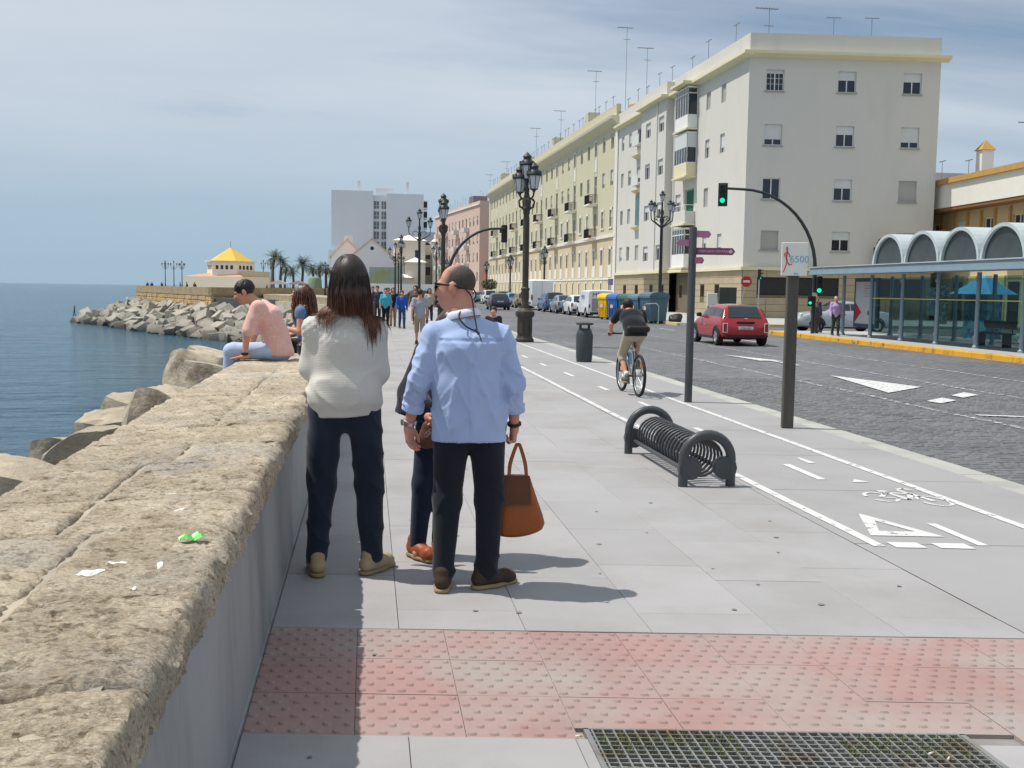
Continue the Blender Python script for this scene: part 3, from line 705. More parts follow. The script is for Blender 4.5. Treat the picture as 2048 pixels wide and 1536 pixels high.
# bastion
M_bast = mat('bastion masonry', hexc(196, 164, 118), 0.95, 0.35, 0.9, 0.10, 2.2, stain=hexc(168, 146, 116), stscale=0.5, stlo=0.45, sthi=0.65)
M_bast2 = mat('bastion grey masonry', hexc(150, 142, 128), 0.95, 0.22, 0.7, 0.05, 2.0)
ba = thing('stone_bastion', 'old sandstone bastion wall behind the breakwater blocks', 'wall')
bpoly = [(-43, 205), (-21.5, 150), (-15.5, 158), (-13, 160), (-9, 180), (-2, 235), (-43, 300)]
MB().prism(bpoly, -6.5, 0.2).obj('lower_wall', M_bast, ba)
ex = lambda k: [(x + (x + 20) * k, y + (y - 200) * k) for x, y in bpoly]
MB().prism(ex(0.006), 0.2, 0.42).obj('string_course', M_bast2, ba); pp = MB()
for i in range(len(bpoly) - 1):
    a_, b_ = Vector((*bpoly[i], 0)), Vector((*bpoly[(i + 1) % len(bpoly)], 0)); d_ = (b_ - a_).normalized(); n_ = Vector((-d_.y, d_.x, 0)) * .7
    pp.add([a_ + Vector((0, 0, .42)), b_ + Vector((0, 0, .42)), b_ + n_ + Vector((0, 0, .42)), a_ + n_ + Vector((0, 0, .42)), a_ + Vector((0, 0, 1.38)), b_ + Vector((0, 0, 1.38)), b_ + n_ + Vector((0, 0, 1.38)), a_ + n_ + Vector((0, 0, 1.38))], [(3, 2, 1, 0), (4, 5, 6, 7), (0, 1, 5, 4), (1, 2, 6, 5), (2, 3, 7, 6), (3, 0, 4, 7)])
pp.obj('parapet', mat('bastion parapet', hexc(166, 146, 112), 0.95, 0.28, 0.8, 0.06, 2.0), ba)
bk = MB(); rs = random.Random(3)                  # visible masonry blocks on the long face
p0 = Vector((-43, 205, 0)); p1 = Vector((-21.5, 150, 0)); dl = (p1 - p0); Ln = dl.length; dl.normalize(); nn = Vector((dl.y, -dl.x, 0)) 
if nn.x > 0: nn = -nn
for r_ in range(7):
    s = 0
    while s < Ln - 1:
        w = rs.uniform(1.0, 2.2); a = p0 + dl * (s + .06) + nn * 0.01; b = p0 + dl * min(Ln, s + w - .06) + nn * 0.01; z0 = -4.6 + r_ * .68 + .05; z1 = z0 + .58; e = nn * rs.uniform(.04, .16)
        bk.add([a + Vector((0, 0, z0)), b + Vector((0, 0, z0)), b + Vector((0, 0, z1)), a + Vector((0, 0, z1)), a + e + Vector((0, 0, z0 + .06)), b + e + Vector((0, 0, z0 + .06)), b + e + Vector((0, 0, z1 - .06)), a + e + Vector((0, 0, z1 - .06))], [(4, 5, 6, 7), (0, 1, 5, 4), (1, 2, 6, 5), (2, 3, 7, 6), (3, 0, 4, 7)])
        s += w
o = bk.obj('masonry_block', M_bast, ba); o['kind'] = 'stuff'
# retaining wall between the bastion and the sea wall
rt = thing('beige_retaining_wall', 'pale beige retaining wall with a stone coping between bastion and promenade', 'wall')
MB().prism([(-15.4, 157), (-11.5, 139), (-5.8, 121), (-1.25, 98.5), (-1.0, 100), (-4, 128), (-9, 160)], -6.5, -0.3).obj('wall_face', mat('beige wall', hexc(178, 170, 152), 0.95, 0.18, 0.4, 0.03, 3), rt)
MB().prism([(-15.3, 158), (-11.4, 140), (-5.7, 122), (-1.2, 99.5), (-0.9, 101), (-3.6, 130), (-8, 160)], -0.3, 0.5).obj('coping', mat('rubble coping', hexc(160, 148, 122), 0.95, 0.4, 1.5, 0.1, 3), rt)
# ------------------------------------------------------------------ buildings
def frame_of(p0, p1):
    d = Vector((p1[0] - p0[0], p1[1] - p0[1], 0)); return d.length, math.atan2(d.y, d.x)
def wall_holes(mb, L, z0, z1, rects, depth=0.18, y=0.0, x0=0.0, mi=0, sgn=1):
    """wall in the local xz plane at y, outward +y*sgn, real openings with reveals"""
    xs = sorted({x0, x0 + L, *[r[0] for r in rects], *[r[1] for r in rects]}); zs = sorted({z0, z1, *[r[2] for r in rects], *[r[3] for r in rects]})
    for i in range(len(xs) - 1):
        for k in range(len(zs) - 1):
            cx, cz = (xs[i] + xs[i + 1]) / 2, (zs[k] + zs[k + 1]) / 2
            if any(r[0] < cx < r[1] and r[2] < cz < r[3] for r in rects): continue
            mb.quad((xs[i], y, zs[k]), (xs[i + 1], y, zs[k]), (xs[i + 1], y, zs[k + 1]), (xs[i], y, zs[k + 1]), mi)
    for (a, b, c, d) in rects:
        yi = y - depth * sgn
        mb.quad((a, y, c), (a, yi, c), (a, yi, d), (a, y, d), mi); mb.quad((b, y, c), (b, yi, c), (b, yi, d), (b, y, d), mi)
        mb.quad((a, y, c), (b, y, c), (b, yi, c), (a, yi, c), mi); mb.quad((a, y, d), (b, y, d), (b, yi, d), (a, yi, d), mi)
        mb.quad((a, yi, c), (b, yi, c), (b, yi, d), (a, yi, d), mi)
M_alu = mat('white window frame', hexc(222, 222, 218), 0.5, 0.04, 5)
M_pane = mat('dark window pane', (0.018, 0.024, 0.034), 0.08, 0.2, 2, spec=0.6)
M_blind = mat('roller blind', hexc(205, 207, 206), 0.7, 0.05, 4, aniso=(1, 1, 12), rnd=0.06)
M_blindb = mat('grey roller blind', hexc(172, 172, 166), 0.7, 0.08, 4, aniso=(1, 1, 10), rnd=0.06)
M_curt = mat('curtain', hexc(150, 160, 168), 0.9, 0.2, 4, aniso=(6, 1, 1))
_wc = {}
def window_meshes(w, h, kind):
    key = (round(w, 2), round(h, 2), kind)
    if key in _wc: return _wc[key]
    f = 0.055; out = []
    fr = MB().box(0, w, 0, .05, 0, f).box(0, w, 0, .05, h - f, h).box(0, f, 0, .05, f, h - f).box(w - f, w, 0, .05, f, h - f)
    drop = {'open': 0.0, 'half': 0.42, 'low': 0.72, 'shut': 0.985, 'quarter': .22, 'tall': 0.0, 'grid': .18}[kind]
    if w > 0.7: fr.box(w / 2 - .035, w / 2 + .035, 0, .055, f, h - f)
    if kind == 'tall': fr.box(f, w - f, 0, .05, h * .62, h * .62 + .06)
    if kind == 'grid':
        for t in (.27, .73): fr.box(w * t - .015, w * t + .015, .0, .045, f, h - f)
        for t in (.33, .6): fr.box(f, w - f, 0, .045, h * t - .012, h * t + .012)
    out.append(('window_frame', fr.mesh('window_frame', M_alu)))
    if w > 0.7:
        for (a, b) in ((f, w / 2 - .035), (w / 2 + .035, w - f)): out.append(('pane', MB().box(a, b, .008, .022, f, h - f).mesh('pane', M_pane)))
    else: out.append(('pane', MB().box(f, w - f, .008, .022, f, h - f).mesh('pane', M_pane)))
    if drop:
        b = MB(); n = max(3, int(h * drop / 0.07)); z = h; dz = h * drop / n
        for i in range(n): b.add([(0.02, .06, z - dz), (w - .02, .06, z - dz), (w - .02, .075, z - dz * .5), (0.02, .075, z - dz * .5), (w - .02, .06, z), (.02, .06, z)], [(0, 1, 2, 3), (3, 2, 4, 5)]); z -= dz
        out.append(('roller_blind', b.mesh('roller_blind', M_blind if kind != 'shut' else M_blindb)))
    _wc[key] = out
    return out
def window(parent, x, y, z, w, h, kind, rz=0.0, sill=None):
    o = link('window', None, parent, (x, y, z), rz)
    for nm, me in window_meshes(w, h, kind): link(nm, me, o)
    if sill: link('sill', sill, o)
    return o
def antenna(parent, x, y, z, h, kind='T'):
    b = MB().tube([(0, 0, 0), (0, 0, h)], 0.022, 5)
    if kind == 'T': b.box(-.5, .5, -.03, .03, h - .05, h)
    else:
        b.box(-.02, .02, -.6, 1.0, h - .1, h - .04)
        for k in range(6): b.box(-.3 + .02 * k, .3 - .02 * k, -.5 + .27 * k, -.48 + .27 * k, h - .08, h - .05)
        b.box(-.02, .02, -.35, .35, h - 1.2, h - 1.16)
    return b.obj('antenna', M_ant, parent, None, (x, y, z))
M_ant = mat('antenna metal', (0.25, 0.26, 0.28), 0.5, 0.1, metal=0.6)
M_cream = mat('cream render', hexc(206, 203, 195), 0.9, 0.035, 0.35, 0.004, 12, stain=hexc(192, 189, 181), stscale=0.35, stlo=0.5, sthi=0.8, aniso=(1, 1, .35))
M_cream2 = mat('pale yellow trim', hexc(218, 211, 176), 0.85, 0.06, 0.6)
M_clad = mat('stone cladding', hexc(172, 158, 132), 0.85, 0.12, 0.9, 0.004, 10, rnd=0.06, coord='World')
M_cladj = mat('cladding joint', hexc(110, 100, 84), 0.9, 0.1)
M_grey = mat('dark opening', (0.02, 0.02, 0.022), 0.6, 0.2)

# ---- cream corner block.  local x runs along the street front (away from camera), +y is the street side
cr = thing('cream_apartment_block', 'four storey cream apartment block with bay windows on the street corner', 'building', (24.85, 68.04, 0), math.atan2(1, -0.0264))
GW = 12.94; ga = math.atan2(67.06 - 68.04, 37.75 - 24.85) - math.atan2(1, -0.0264)          # gable direction in the local frame
gx, gy = GW * math.cos(ga), GW * math.sin(ga)
rowsA = [(15.0, 16.28), (11.5, 12.84), (7.95, 9.32), (4.5, 5.84)]
colsA = [(4.2, 5.1), (7.3, 8.2)]
rA = [(a, b, c, d) for (a, b) in colsA for (c, d) in rowsA]
mb = MB(); wall_holes(mb, 10.0, 3.25, 17.4, rA)
rC = [(a, b, c - .25, d - .3) for (a, b) in ((16.5, 17.9), (20.2, 21.6)) for (c, d) in rowsA]
wall_holes(mb, 7.15, 3.25, 17.4, rC, y=0.63, x0=15.9)
mb.box(15.9, 15.95, 0.0, 0.6299, 3.25, 17.4).box(23.0, 23.049, 0.0, 0.6299, 3.25, 17.4)
rD = [(a, b, c, d) for (a, b) in ((24.6, 26.4), (28.3, 29.3), (30.9, 31.8)) for (c, d) in rowsA]
rB = [(10.4, 12.6, 7.4, 9.6), (13.6, 14.9, 4.4, 5.9), (13.6, 14.9, 7.9, 9.4), (13.6, 14.9, 11.4, 12.9), (13.6, 14.9, 14.9, 16.3)]
wall_holes(mb, 5.95, 3.25, 17.4, rB, x0=9.999)
wall_holes(mb, 10.2, 3.25, 17.4, rD, x0=23.05)
o = mb.obj('street_front', M_cream, cr)
# gable wall with windows, its own frame
gw = link('gable_wall', None, cr, (0, 0, 0), ga); rowsG = [(15.02, 16.38), (11.48, 12.84), (7.92, 9.32), (4.55, 5.85)]
colsG = [(1.15, 2.35), (6.0, 7.22), (10.43, 11.68)]
rG = [(a, b, c, d) for (a, b) in colsG for (c, d) in rowsG]
mb = MB(); wall_holes(mb, GW, 3.25, 18.73, rG, sgn=-1); mb.obj('gable_face', M_cream, gw)
body = MB().prism([(0.02, -.02), (33.2, -.02), (33.2, gy), (gx, gy + .05), (gx * .02 + .03, -1)], 0.02, 0.03)
back = MB(); back.quad((gx, gy, 0), (33.2, gy, 0), (33.2, gy, 18.7), (gx, gy, 18.7)).quad((33.2, gy, 0), (33.2, 0, 0), (33.2, 0, 18.7), (33.2, gy, 18.7)).quad((0.1, -.3, 18.2), (33.2, -.3, 18.2), (33.2, gy, 18.2), (gx + .1, gy + .1, 18.2))
back.obj('rear_wall', M_cream, cr)
# roof parapet and cornice
pa = MB().box(0.0, 33.2, -.28, 0.0, 17.42, 18.73); pa.box(15.9, 23.05, 0.001, .63, 17.42, 18.55); pa.obj('parapet', M_cream, cr)
co = MB().extr([(-.02, 17.14), (.55, 17.32), (.55, 17.5), (-.02, 17.5)], 'x', -.55, 10.0).extr([(-.02, 17.14), (1.25, 17.32), (1.25, 17.5), (-.02, 17.5)], 'x', 10.0, 13.1).extr([(-.02, 17.14), (.55, 17.32), (.55, 17.5), (-.02, 17.5)], 'x', 13.101, 15.7).extr([(0, 17.14), (1.15, 17.32), (1.15, 17.5), (0, 17.5)], 'x', 15.701, 23.3).extr([(-.02, 17.14), (.5, 17.32), (.5, 17.5), (-.02, 17.5)], 'x', 23.301, 33.2)
co.obj('cornice', M_cream2, cr)
MB().extr([(.02, 17.14), (-.55, 17.32), (-.55, 17.5), (.02, 17.5)], 'x', -.02, GW + .5).obj('gable_cornice', M_cream2, gw)
# string course over the stone-clad ground floor
MB().box(-.22, 10.0, -.02, .22, 3.2, 3.42).box(10.0, 13.0, -.02, 1.0, 3.18, 3.4).box(13.0, 15.7, -.02, .24, 3.2, 3.42).box(15.7, 23.25, -.02, .85, 3.2, 3.42).box(23.25, 33.2, -.02, .2, 3.2, 3.42).obj('string_course', M_cream2, cr)
MB().box(-.02, GW + .1, -.2, .02, 3.2, 3.42).obj('gable_string_course', M_cream2, gw)
rb = [(4.25, 5.2, 1.35, 2.2), (7.35, 8.25, 1.35, 2.2)]
mb = MB(); wall_holes(mb, 10.0, 0.0, 3.2, rb, .25); wall_holes(mb, 5.9, 0, 3.2, [(12.2, 13.0, 1.2, 2.2), (14.4, 15.1, 1.2, 2.2)], .25, x0=10.0, y=-.6); mb.box(10.0, 10.01, -.6, 0, 0, 3.2); wall_holes(mb, 17.3, 0.0, 3.2, [(17.3, 18.2, 1.2, 2.2), (20.5, 21.4, 1.2, 2.2), (25, 26, 1.2, 2.2), (29, 30, 1.2, 2.2)], .25, x0=15.9, y=.0)
mb.obj('plinth_wall', M_cladj, cr)
rg = [(1.0, 6.6, 1.55, 2.75), (8.3, 12.6, 1.55, 2.75)]
mb = MB(); wall_holes(mb, GW, 0.0, 3.2, rg, .3, sgn=-1); mb.obj('gable_plinth', M_cladj, gw)
# cladding panels, proud of the joints
for (x0, x1) in ((0.02, 9.98), (15.92, 33.1)):
    for k in range(7):
        z0 = .02 + k * .455; s = x0 + (0 if k % 2 else -.9)
        while s < x1:
            a, b = max(x0, s), min(x1, s + 1.8); s += 1.8
            segs = [(a, b)]
            for (h0, h1, c, d) in rb + [(17.3, 18.2, 1.2, 2.2), (20.5, 21.4, 1.2, 2.2), (25, 26, 1.2, 2.2), (29, 30, 1.2, 2.2)]:
                if c < z0 + .44 and d > z0:
                    segs = [q for (p, r) in segs for q in ((p, min(r, h0)), (max(p, h1), r)) if q[1] - q[0] > .08]
            for (p, r) in segs:
                if x0 < 1: MB().box(p + .012, r - .012, .0, .03, z0, z0 + .43).obj('cladding_panel', M_clad, cr)
                else: MB().box(p + .012, r - .012, .0, .03, z0, z0 + .43).obj('cladding_panel', M_clad, cr)
for k in range(7):
    z0 = .02 + k * .455
    for s in range(8):
        a, b = s * 1.65, min(GW, s * 1.65 + 1.64); segs = [(a, b)]
        for (h0, h1, c, d) in rg:
            if c < z0 + .44 and d > z0: segs = [q for (p, r) in segs for q in ((p, min(r, h0)), (max(p, h1), r)) if q[1] - q[0] > .08]
        for (p, r) in segs: MB().box(p + .012, r - .012, -.03, 0, z0, z0 + .43).obj('cladding_panel', M_clad, gw)
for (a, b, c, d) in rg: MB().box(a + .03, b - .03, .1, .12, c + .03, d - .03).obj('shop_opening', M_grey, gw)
kk = {0: 'half', 1: 'low', 2: 'open', 3: 'shut'}
for i, (a, b) in enumerate(colsA):
    for j, (c, d) in enumerate(rowsA): window(cr, a, -.17, c, b - a, d - c, ('shut', 'shut', 'low', 'half')[(i + j * 2) % 4])
for i, (a, b) in enumerate(((16.5, 17.9), (20.2, 21.6))):
    for j, (c, d) in enumerate(rowsA): window(cr, a, .46, c - .25, b - a, d - c - .05, ('half', 'half', 'half', 'quarter')[(i * 2 + j) % 4])
for i, (a, b) in enumerate(((24.6, 26.4), (28.3, 29.3), (30.9, 31.8))):
    for j, (c, d) in enumerate(rowsA): window(cr, a, -.17, c, b - a, d - c, ('open', 'low', 'half', 'shut')[(i + j) % 4])
for (a, b, c, d) in rB[1:]: window(cr, a, -.17, c, b - a, d - c, 'half')
gk = [['grid', 'low', 'open', 'shut'], ['half', 'half', 'half', 'half'], ['half', 'low', 'shut', 'quarter']]
sg = MB().box(-.06, 1.3, .10, .26, -.09, -.005).mesh('sill', mat('window sill', hexc(160, 160, 156), .8, .08))
for i, (a, b) in enumerate(colsG):
    for j, (c, d) in enumerate(rowsG): window(gw, b, .17, c, b - a, d - c, gk[i][j], math.pi, sg)
# glazed bays, solid balcony, clothes line box
M_bay = mat('bay white', hexc(226, 226, 222), .8, .05, 1)
for (z0, zt, kind, m) in ((13.9, 17.12, 'g', M_bay), (10.35, 13.75, 'b', M_cream2), (6.75, 9.0, 'o', M_cream), (3.45, 6.55, 'g', M_bay)):
    by = link('bay_window', None, cr, (10.02, 0, z0))
    MB().box(0, 3.0, .02, .8, .12, 1.05).obj('bay_apron', m, by); MB().box(-.12, 3.12, .01, .95, 0, .12).obj('bay_floor', M_cream2, by)
    if kind == 'o':
        r = MB().box(0, 3, .76, .8, 1.05, 1.1).box(0, .04, .02, .8, 1.5, 1.55).box(0, 3, .76, .8, 1.5, 1.55)
        for k in range(9): r.box(.02 + k * .36, .05 + k * .36, .76, .79, 1.1, 1.5)
        r.obj('railing', M_alu, by); MB().box(.7, 2.4, -.16, -.12, .75, 2.75).obj('green_awning', mat('green awning', (0.01, .11, .07), .8, .2, 3, aniso=(5, 1, 1)), by); continue
    h = zt - z0; fr = MB()
    for x in (0, .56, 1.16, 1.76, 2.36, 2.94): fr.box(x, x + .06, .74, .8, 1.05, h - .1)
    for yv in (.02, .74): fr.box(0, .06, yv, yv + .06, 1.05, h - .1)
    fr.box(0, 3, .74, .8, 1.05, 1.13).box(0, 3, .74, .8, h - .55, h - .48).box(0, .06, .02, .8, h - .55, h - .48).box(0, 3, .02, .8, h - .12, h).box(0, .06, .02, .8, 1.05, 1.13)
    fr.obj('bay_frame', M_alu, by)
    for x in (.06, .62, 1.22, 1.82, 2.42): MB().box(x, x + .52, .76, .775, 1.13, h - .5).obj('pane', M_pane, by)
    MB().box(.02, .035, .1, .72, 1.13, h - .5).obj('pane', M_pane, by)
    if kind == 'b': MB().box(.03, 2.97, .78, .815, h * .66, h - .1).box(-.02, .015, .06, .76, h * .66, h - .1).obj('roller_blind', M_blind, by)
    else: MB().box(.03, 2.97, .781, .79, h - .46, h - .14).obj('upper_pane', mat('upper pane', (0.08, .09, .1), .2, .1), by)
# drain pipes, small balconies on the set-back part
for (x, y) in ((15.3, .1), (17.95 + .25, .7), (23.3, .1), (33.0, .08)): MB().tube([(x, y, 3.3), (x, y, 17.2)], .055, 6).obj('drain_pipe', M_alu, cr)
for z in (14.85, 11.3):
    MB().box(24.5, 26.5, 0, .45, z - .12, z).box(24.5, 26.5, .42, .45, z, z + .75).obj('balcony_box', M_blind, cr)
MB().box(24.7, 26.2, .01, .12, 7.5, 10.4).obj('green_glazing', mat('green glazing', (.05, .12, .12), .15, .4, 1.2), cr)
for z in (10.5, 7.2, 13.6): MB().extr([(0, z), (.5, z + .25), (.5, z + .35), (0, z + .35)], 'x', 24.4, 26.6).obj('hood_mould', M_cream2, cr)
for x in (3, 8.5, 12, 17, 20.5, 24, 27, 30.3): antenna(cr, x, -.14, 18.72, .95 + .3 * ((x * 7) % 2), 'T')
antenna(cr, 32.5, -2.5, 18.2, 6.8, 'Y'); antenna(cr, 30, -8.0, 18.2, 3.2, 'Y')
for (t, h, k) in ((1.6, 1.9, 'Y'), (6.0, 1.4, 'T'), (8.6, 1.45, 'T')):
    a_ = antenna(cr, 1.0 + t * math.cos(ga), t * math.sin(ga), 18.2, h + .5, k)
    if k == 'T': a_.rotation_euler = (0, 0, ga)
MB().lathe([(.5, 0), (.62, .4), (.5, .9), (.2, 1.1)], 10).obj('water_tank', mat('terracotta', hexc(200, 150, 110), .8, .1), cr, 40, (32.2, -1.2, 18.6))

# ---- long yellow terrace
yb_ = thing('yellow_apartment_terrace', 'long pale yellow apartment terrace with black balconies and a peach ground storey', 'building', (24.85 - .0264 * 33.3, 68.04 + 33.3, 0), math.atan2(1, -0.0264))
M_yb = mat('pale yellow render', hexc(198, 193, 166), .9, .04, .3, .004, 10, stain=hexc(188, 183, 157), stscale=.3, stlo=.5, sthi=.8)
M_peach = mat('peach render', hexc(202, 186, 156), .9, .05, .3, .004, 10)
M_white = mat('white trim', hexc(222, 219, 208), .8, .04, 1)
YL = 88.2; cols = []; x = 2.05; k = 0
while x < YL - 1.0:
    cols.append((x, k % 3 == 2)); x += 3.36; k += 1
rec = []; wins = []
for (x, bal) in cols:
    for r_, (c, d) in enumerate(((15.72, 17.2), (12.15, 13.65), (8.05, 9.75), (3.2, 6.0), (1.15, 2.45))):
        w = 1.06 if r_ < 2 else 1.0
        if bal and r_ in (1, 2): c -= 1.25 if r_ == 1 else .75
        if r_ == 3: c, d = 4.3, 5.85
        if r_ == 4: w = .66
        rec.append((x - w / 2, x + w / 2, c, d)); wins.append((x - w / 2, c, w, d - c, r_, bal))
mb = MB(); wall_holes(mb, YL, 7.2, 18.4, [r for r in rec if r[2] > 7.2], .2); mb.obj('upper_front', M_yb, yb_)
mb = MB(); wall_holes(mb, YL, 2.9, 7.2, [r for r in rec if 2.9 < r[2] < 7.2], .2); mb.obj('peach_front', M_peach, yb_)
mb = MB(); wall_holes(mb, YL, 0.0, 2.9, [r for r in rec if r[2] < 2.9], .2); mb.obj('basement_front', mat('buff render', hexc(202, 189, 156), .9, .06, .4), yb_)
MB().quad((0, 0, 0), (0, -13, 0), (0, -13, 19), (0, 0, 19)).quad((YL, 0, 0), (YL, -13, 0), (YL, -13, 19), (YL, 0, 19)).quad((0, -.2, 18.6), (YL, -.2, 18.6), (YL, -13, 18.6), (0, -13, 18.6)).obj('side_wall', M_yb, yb_)
MB().extr([(0, 17.75), (.75, 18.35), (.8, 18.6), (0, 18.6)], 'x', -.3, YL + .3).obj('cornice', mat('cornice grey', hexc(206, 200, 176), .85, .06, .6), yb_)
MB().box(0, YL, -.25, .2, 18.6, 19.75).obj('parapet', M_yb, yb_)
MB().box(0, YL, 0, .16, 7.0, 7.3).box(0, YL, 0, .06, 2.8, 2.98).obj('string_course', M_white, yb_)
MB().box(-.25, .55, 0, .12, 0, 18.2).obj('corner_pilaster', M_white, yb_); MB().box(YL - .5, YL + .25, 0, .12, 0, 18.2).obj('corner_pilaster', M_white, yb_)
sur = MB().box(-.66, .66, 0, .05, 3.05, 4.25).box(-.66, -.5, 0, .05, 4.25, 6.05).box(.5, .66, 0, .05, 4.25, 6.05).box(-.66, .66, 0, .05, 5.85, 6.1).mesh('window_surround', M_white)
sur2 = MB().box(-.66, -.5, 0, .05, 7.95, 9.95).box(.5, .66, 0, .05, 7.95, 9.95).box(-.66, .66, 0, .05, 9.75, 9.98).box(-.7, .7, 0, .09, 7.9, 8.04).mesh('window_surround', M_white)
sur3 = MB().box(-.55, -.33, 0, .04, 1.0, 2.62).box(.33, .55, 0, .04, 1.0, 2.62).box(-.55, .55, 0, .04, 2.45, 2.64).mesh('window_surround', M_white)
pan = MB().box(-.72, -.56, 0, .05, 13.7, 17.4).box(.56, .72, 0, .05, 13.7, 17.4).box(-.72, .72, 0, .05, 17.2, 17.42).box(-.4, .4, 0, .04, 14.1, 15.4).mesh('window_panel', M_white)
M_rail = mat('black balcony iron', (0.012, 0.012, 0.013), .55, .2)
bslab = MB().bbox(-1.1, 1.1, 0.01, 1.0, 0, .24, .05).mesh('balcony_slab', M_white)
rr = MB().box(-1.05, 1.05, .9, .94, 1.15, 1.2).box(-1.05, 1.05, .9, .94, .27, .31)
for k in range(15): rr.box(-1.05 + k * .148, -1.05 + k * .148 + .03, .9, .93, .25, 1.18)
for sgn in (-1.05, 1.02):
    rr.box(sgn, sgn + .03, .02, .92, 1.15, 1.2)
    for k in range(7): rr.box(sgn, sgn + .03, .05 + k * .13, .08 + k * .13, .25, 1.18)
brail = rr.mesh('balcony_railing', M_rail)
M_pot = mat('potted flowers', hexc(150, 60, 50), .9, .4, 8)
for (x, bal) in cols:
    link('window_surround', sur, yb_, (x, .002, 0)); link('window_surround', sur3, yb_, (x, .002, 0))
    if not bal: link('window_surround', sur2, yb_, (x, .002, 0))
    else:
        link('window_panel', pan, yb_, (x, .002, 0))
        for z in (10.5, 6.95):
            o = link('balcony', None, yb_, (x, .0, z)); link('balcony_slab', bslab, o); link('balcony_railing', brail, o)
            if random.random() < .5: MB().bbox(-.8, .4, .55, .8, .25, .55, .05).obj('flower_box', M_pot, o)
for (x, c, w, h, r_, bal) in wins:
    kind = 'tall' if (bal and r_ in (1, 2)) else ('open', 'half', 'low', 'quarter')[int(x * 7.3 + r_ * 3) % 4] if r_ < 4 else 'open'
    window(yb_, x, -.19, c, w, h, kind)
for (a, b) in ((14, 21.2), (33, 21.1), (53, 21.1), (77, 21.2)):
    MB().box(a, a + 1.6, -1.6, -.3, 18.6, b).obj('roof_stack', M_yb, yb_)
for i in range(34): antenna(yb_, 2.5 + i * 2.5 + (i % 3) * .4, -.1, 19.74, 1.1, 'T')
for (x, h) in ((2, 8.5), (14.5, 6.8), (33, 5.5), (50, 5.8), (77, 4.2)): antenna(yb_, x, -1.2, 19, h, 'Y')

# ---- pink terrace beyond, with its shaded end wall
def box_building(name, label, p0, p1, depth, H, m, rows, cwid, pitch, first, kinds, trim=None, endm=None, ww=1.1, par=.8):
    L, rz = frame_of(p0, p1); b = thing(name, label, 'building', (p0[0], p0[1], 0), rz)
    rect = []; x = first
    while x < L - cwid:
        rect += [(x, x + ww, c, d) for (c, d) in rows]; x += pitch
    mb = MB(); wall_holes(mb, L, 0, H, rect, .2); mb.obj('street_front', m, b)
    MB().quad((0, 0, 0), (0, -depth, 0), (0, -depth, H), (0, 0, H)).obj('end_wall', endm or m, b)
    MB().quad((L, 0, 0), (L, -depth, 0), (L, -depth, H), (L, 0, H)).quad((0, -.2, H - .4), (L, -.2, H - .4), (L, -depth, H - .4), (0, -depth, H - .4)).quad((0, -depth, 0), (L, -depth, 0), (L, -depth, H), (0, -depth, H)).obj('rear_wall', m, b)
    MB().box(-.1, L + .1, 0.0, .25, H - par, H - par + .25).obj('cornice', trim or M_white, b)
    for i, (a, e, c, d) in enumerate(rect): window(b, a, -.19, c, e - a, d - c, kinds[(i * 5 + i // 3) % len(kinds)])
    return b, L
pk, PL = box_building('pink_apartment_terrace', 'pink apartment terrace with white balconies beyond the yellow terrace', (21.5, 206), (15.6, 250), 14, 18.9, mat('pink render', hexc(202, 178, 164), .9, .04, .3), [(14.2, 16.0), (10.6, 12.4), (7.0, 8.8), (3.2, 5.0)], 1.5, 3.3, 1.2, ['half', 'open', 'low'], M_white, mat('pink render', hexc(202, 178, 164), .9, .04, .3))
for x in (9, 19, 30, 38):
    for z in (13.2, 9.6, 6.0): MB().box(x, x + 2.6, .01, 1.1, z, z + .9).obj('balcony', M_blind, pk)
for i in range(16): antenna(pk, 1 + i * 2.6, -1.5, 18.4, 1.8 + (i % 3) * .5, 'T')
antenna(pk, 4, -3, 18.4, 6, 'Y'); MB().box(14, 18, -5, -2, 18.4, 21).obj('roof_house', mat('roof house', hexc(120, 110, 120), .9, .1), pk)
ex_ = thing('orange_shop_kiosk', 'low orange and glass shopfront between the pink and yellow terraces', 'building', (22.3, 194.5, 0), R(90))
MB().box(0, 9, -5, 0, 0, 4.6).obj('shop_wall', mat('orange wall', hexc(190, 92, 52), .9, .1), ex_); MB().box(-.06, 0, -3.2, -.4, .3, 4.0).obj('shop_glass', M_pane, ex_)
# ---- white tower
tw = thing('white_tower_block', 'tall plain white tower block above the low houses', 'building', (-10.9, 318, 0), 0)
M_tw = mat('tower white', hexc(214, 216, 220), .9, .03, .1)
MB().box(0, 12.2, 0, 14, 0, 30.2).obj('left_slab', M_tw, tw); MB().box(13.2 + 3.0, 25.6 + 1.6, 0, 14, 0, 29.6).obj('right_slab', M_tw, tw)
MB().box(12.21, 16.19, 2.2, 14, 0, 29.2).obj('recess_wall', M_tw, tw); MB().box(13, 16.19 + 2, 4, 10, 29.2, 31.4).obj('stair_house', M_tw, tw)
MB().box(-.8, 27, -1.2, -.02, 0, 12.6).obj('lower_wing', M_tw, tw)
for k in range(6):
    z = 25.2 - k * 3.0
    for (a, b) in ((12.5, 14.0), (14.75, 16.1)):
        o = link('window', None, tw, (a, 2.18, z)); MB().box(0, b - a, -.06, -.01, 0, 2.2).obj('pane', mat('tower pane', (.16, .17, .19), .3, .3, 1.2), o); MB().box(0, b - a, -.1, -.06, .85, .95).box((b - a) / 2 - .05, (b - a) / 2 + .05, -.1, -.06, 0, 2.2).obj('window_frame', M_alu, o)
    MB().box(27.21, 28.4, 1, 4, z, z + 2.6).obj('side_balcony', M_tw, tw); MB().box(27.3, 28.3, .9, .99, z + .6, z + 2.3).obj('balcony_opening', M_grey, tw)
for x in (7.6, 22): MB().box(x, x + .9, 3, 3.9, 29.5, 33.4).obj('chimney', M_tw, tw)
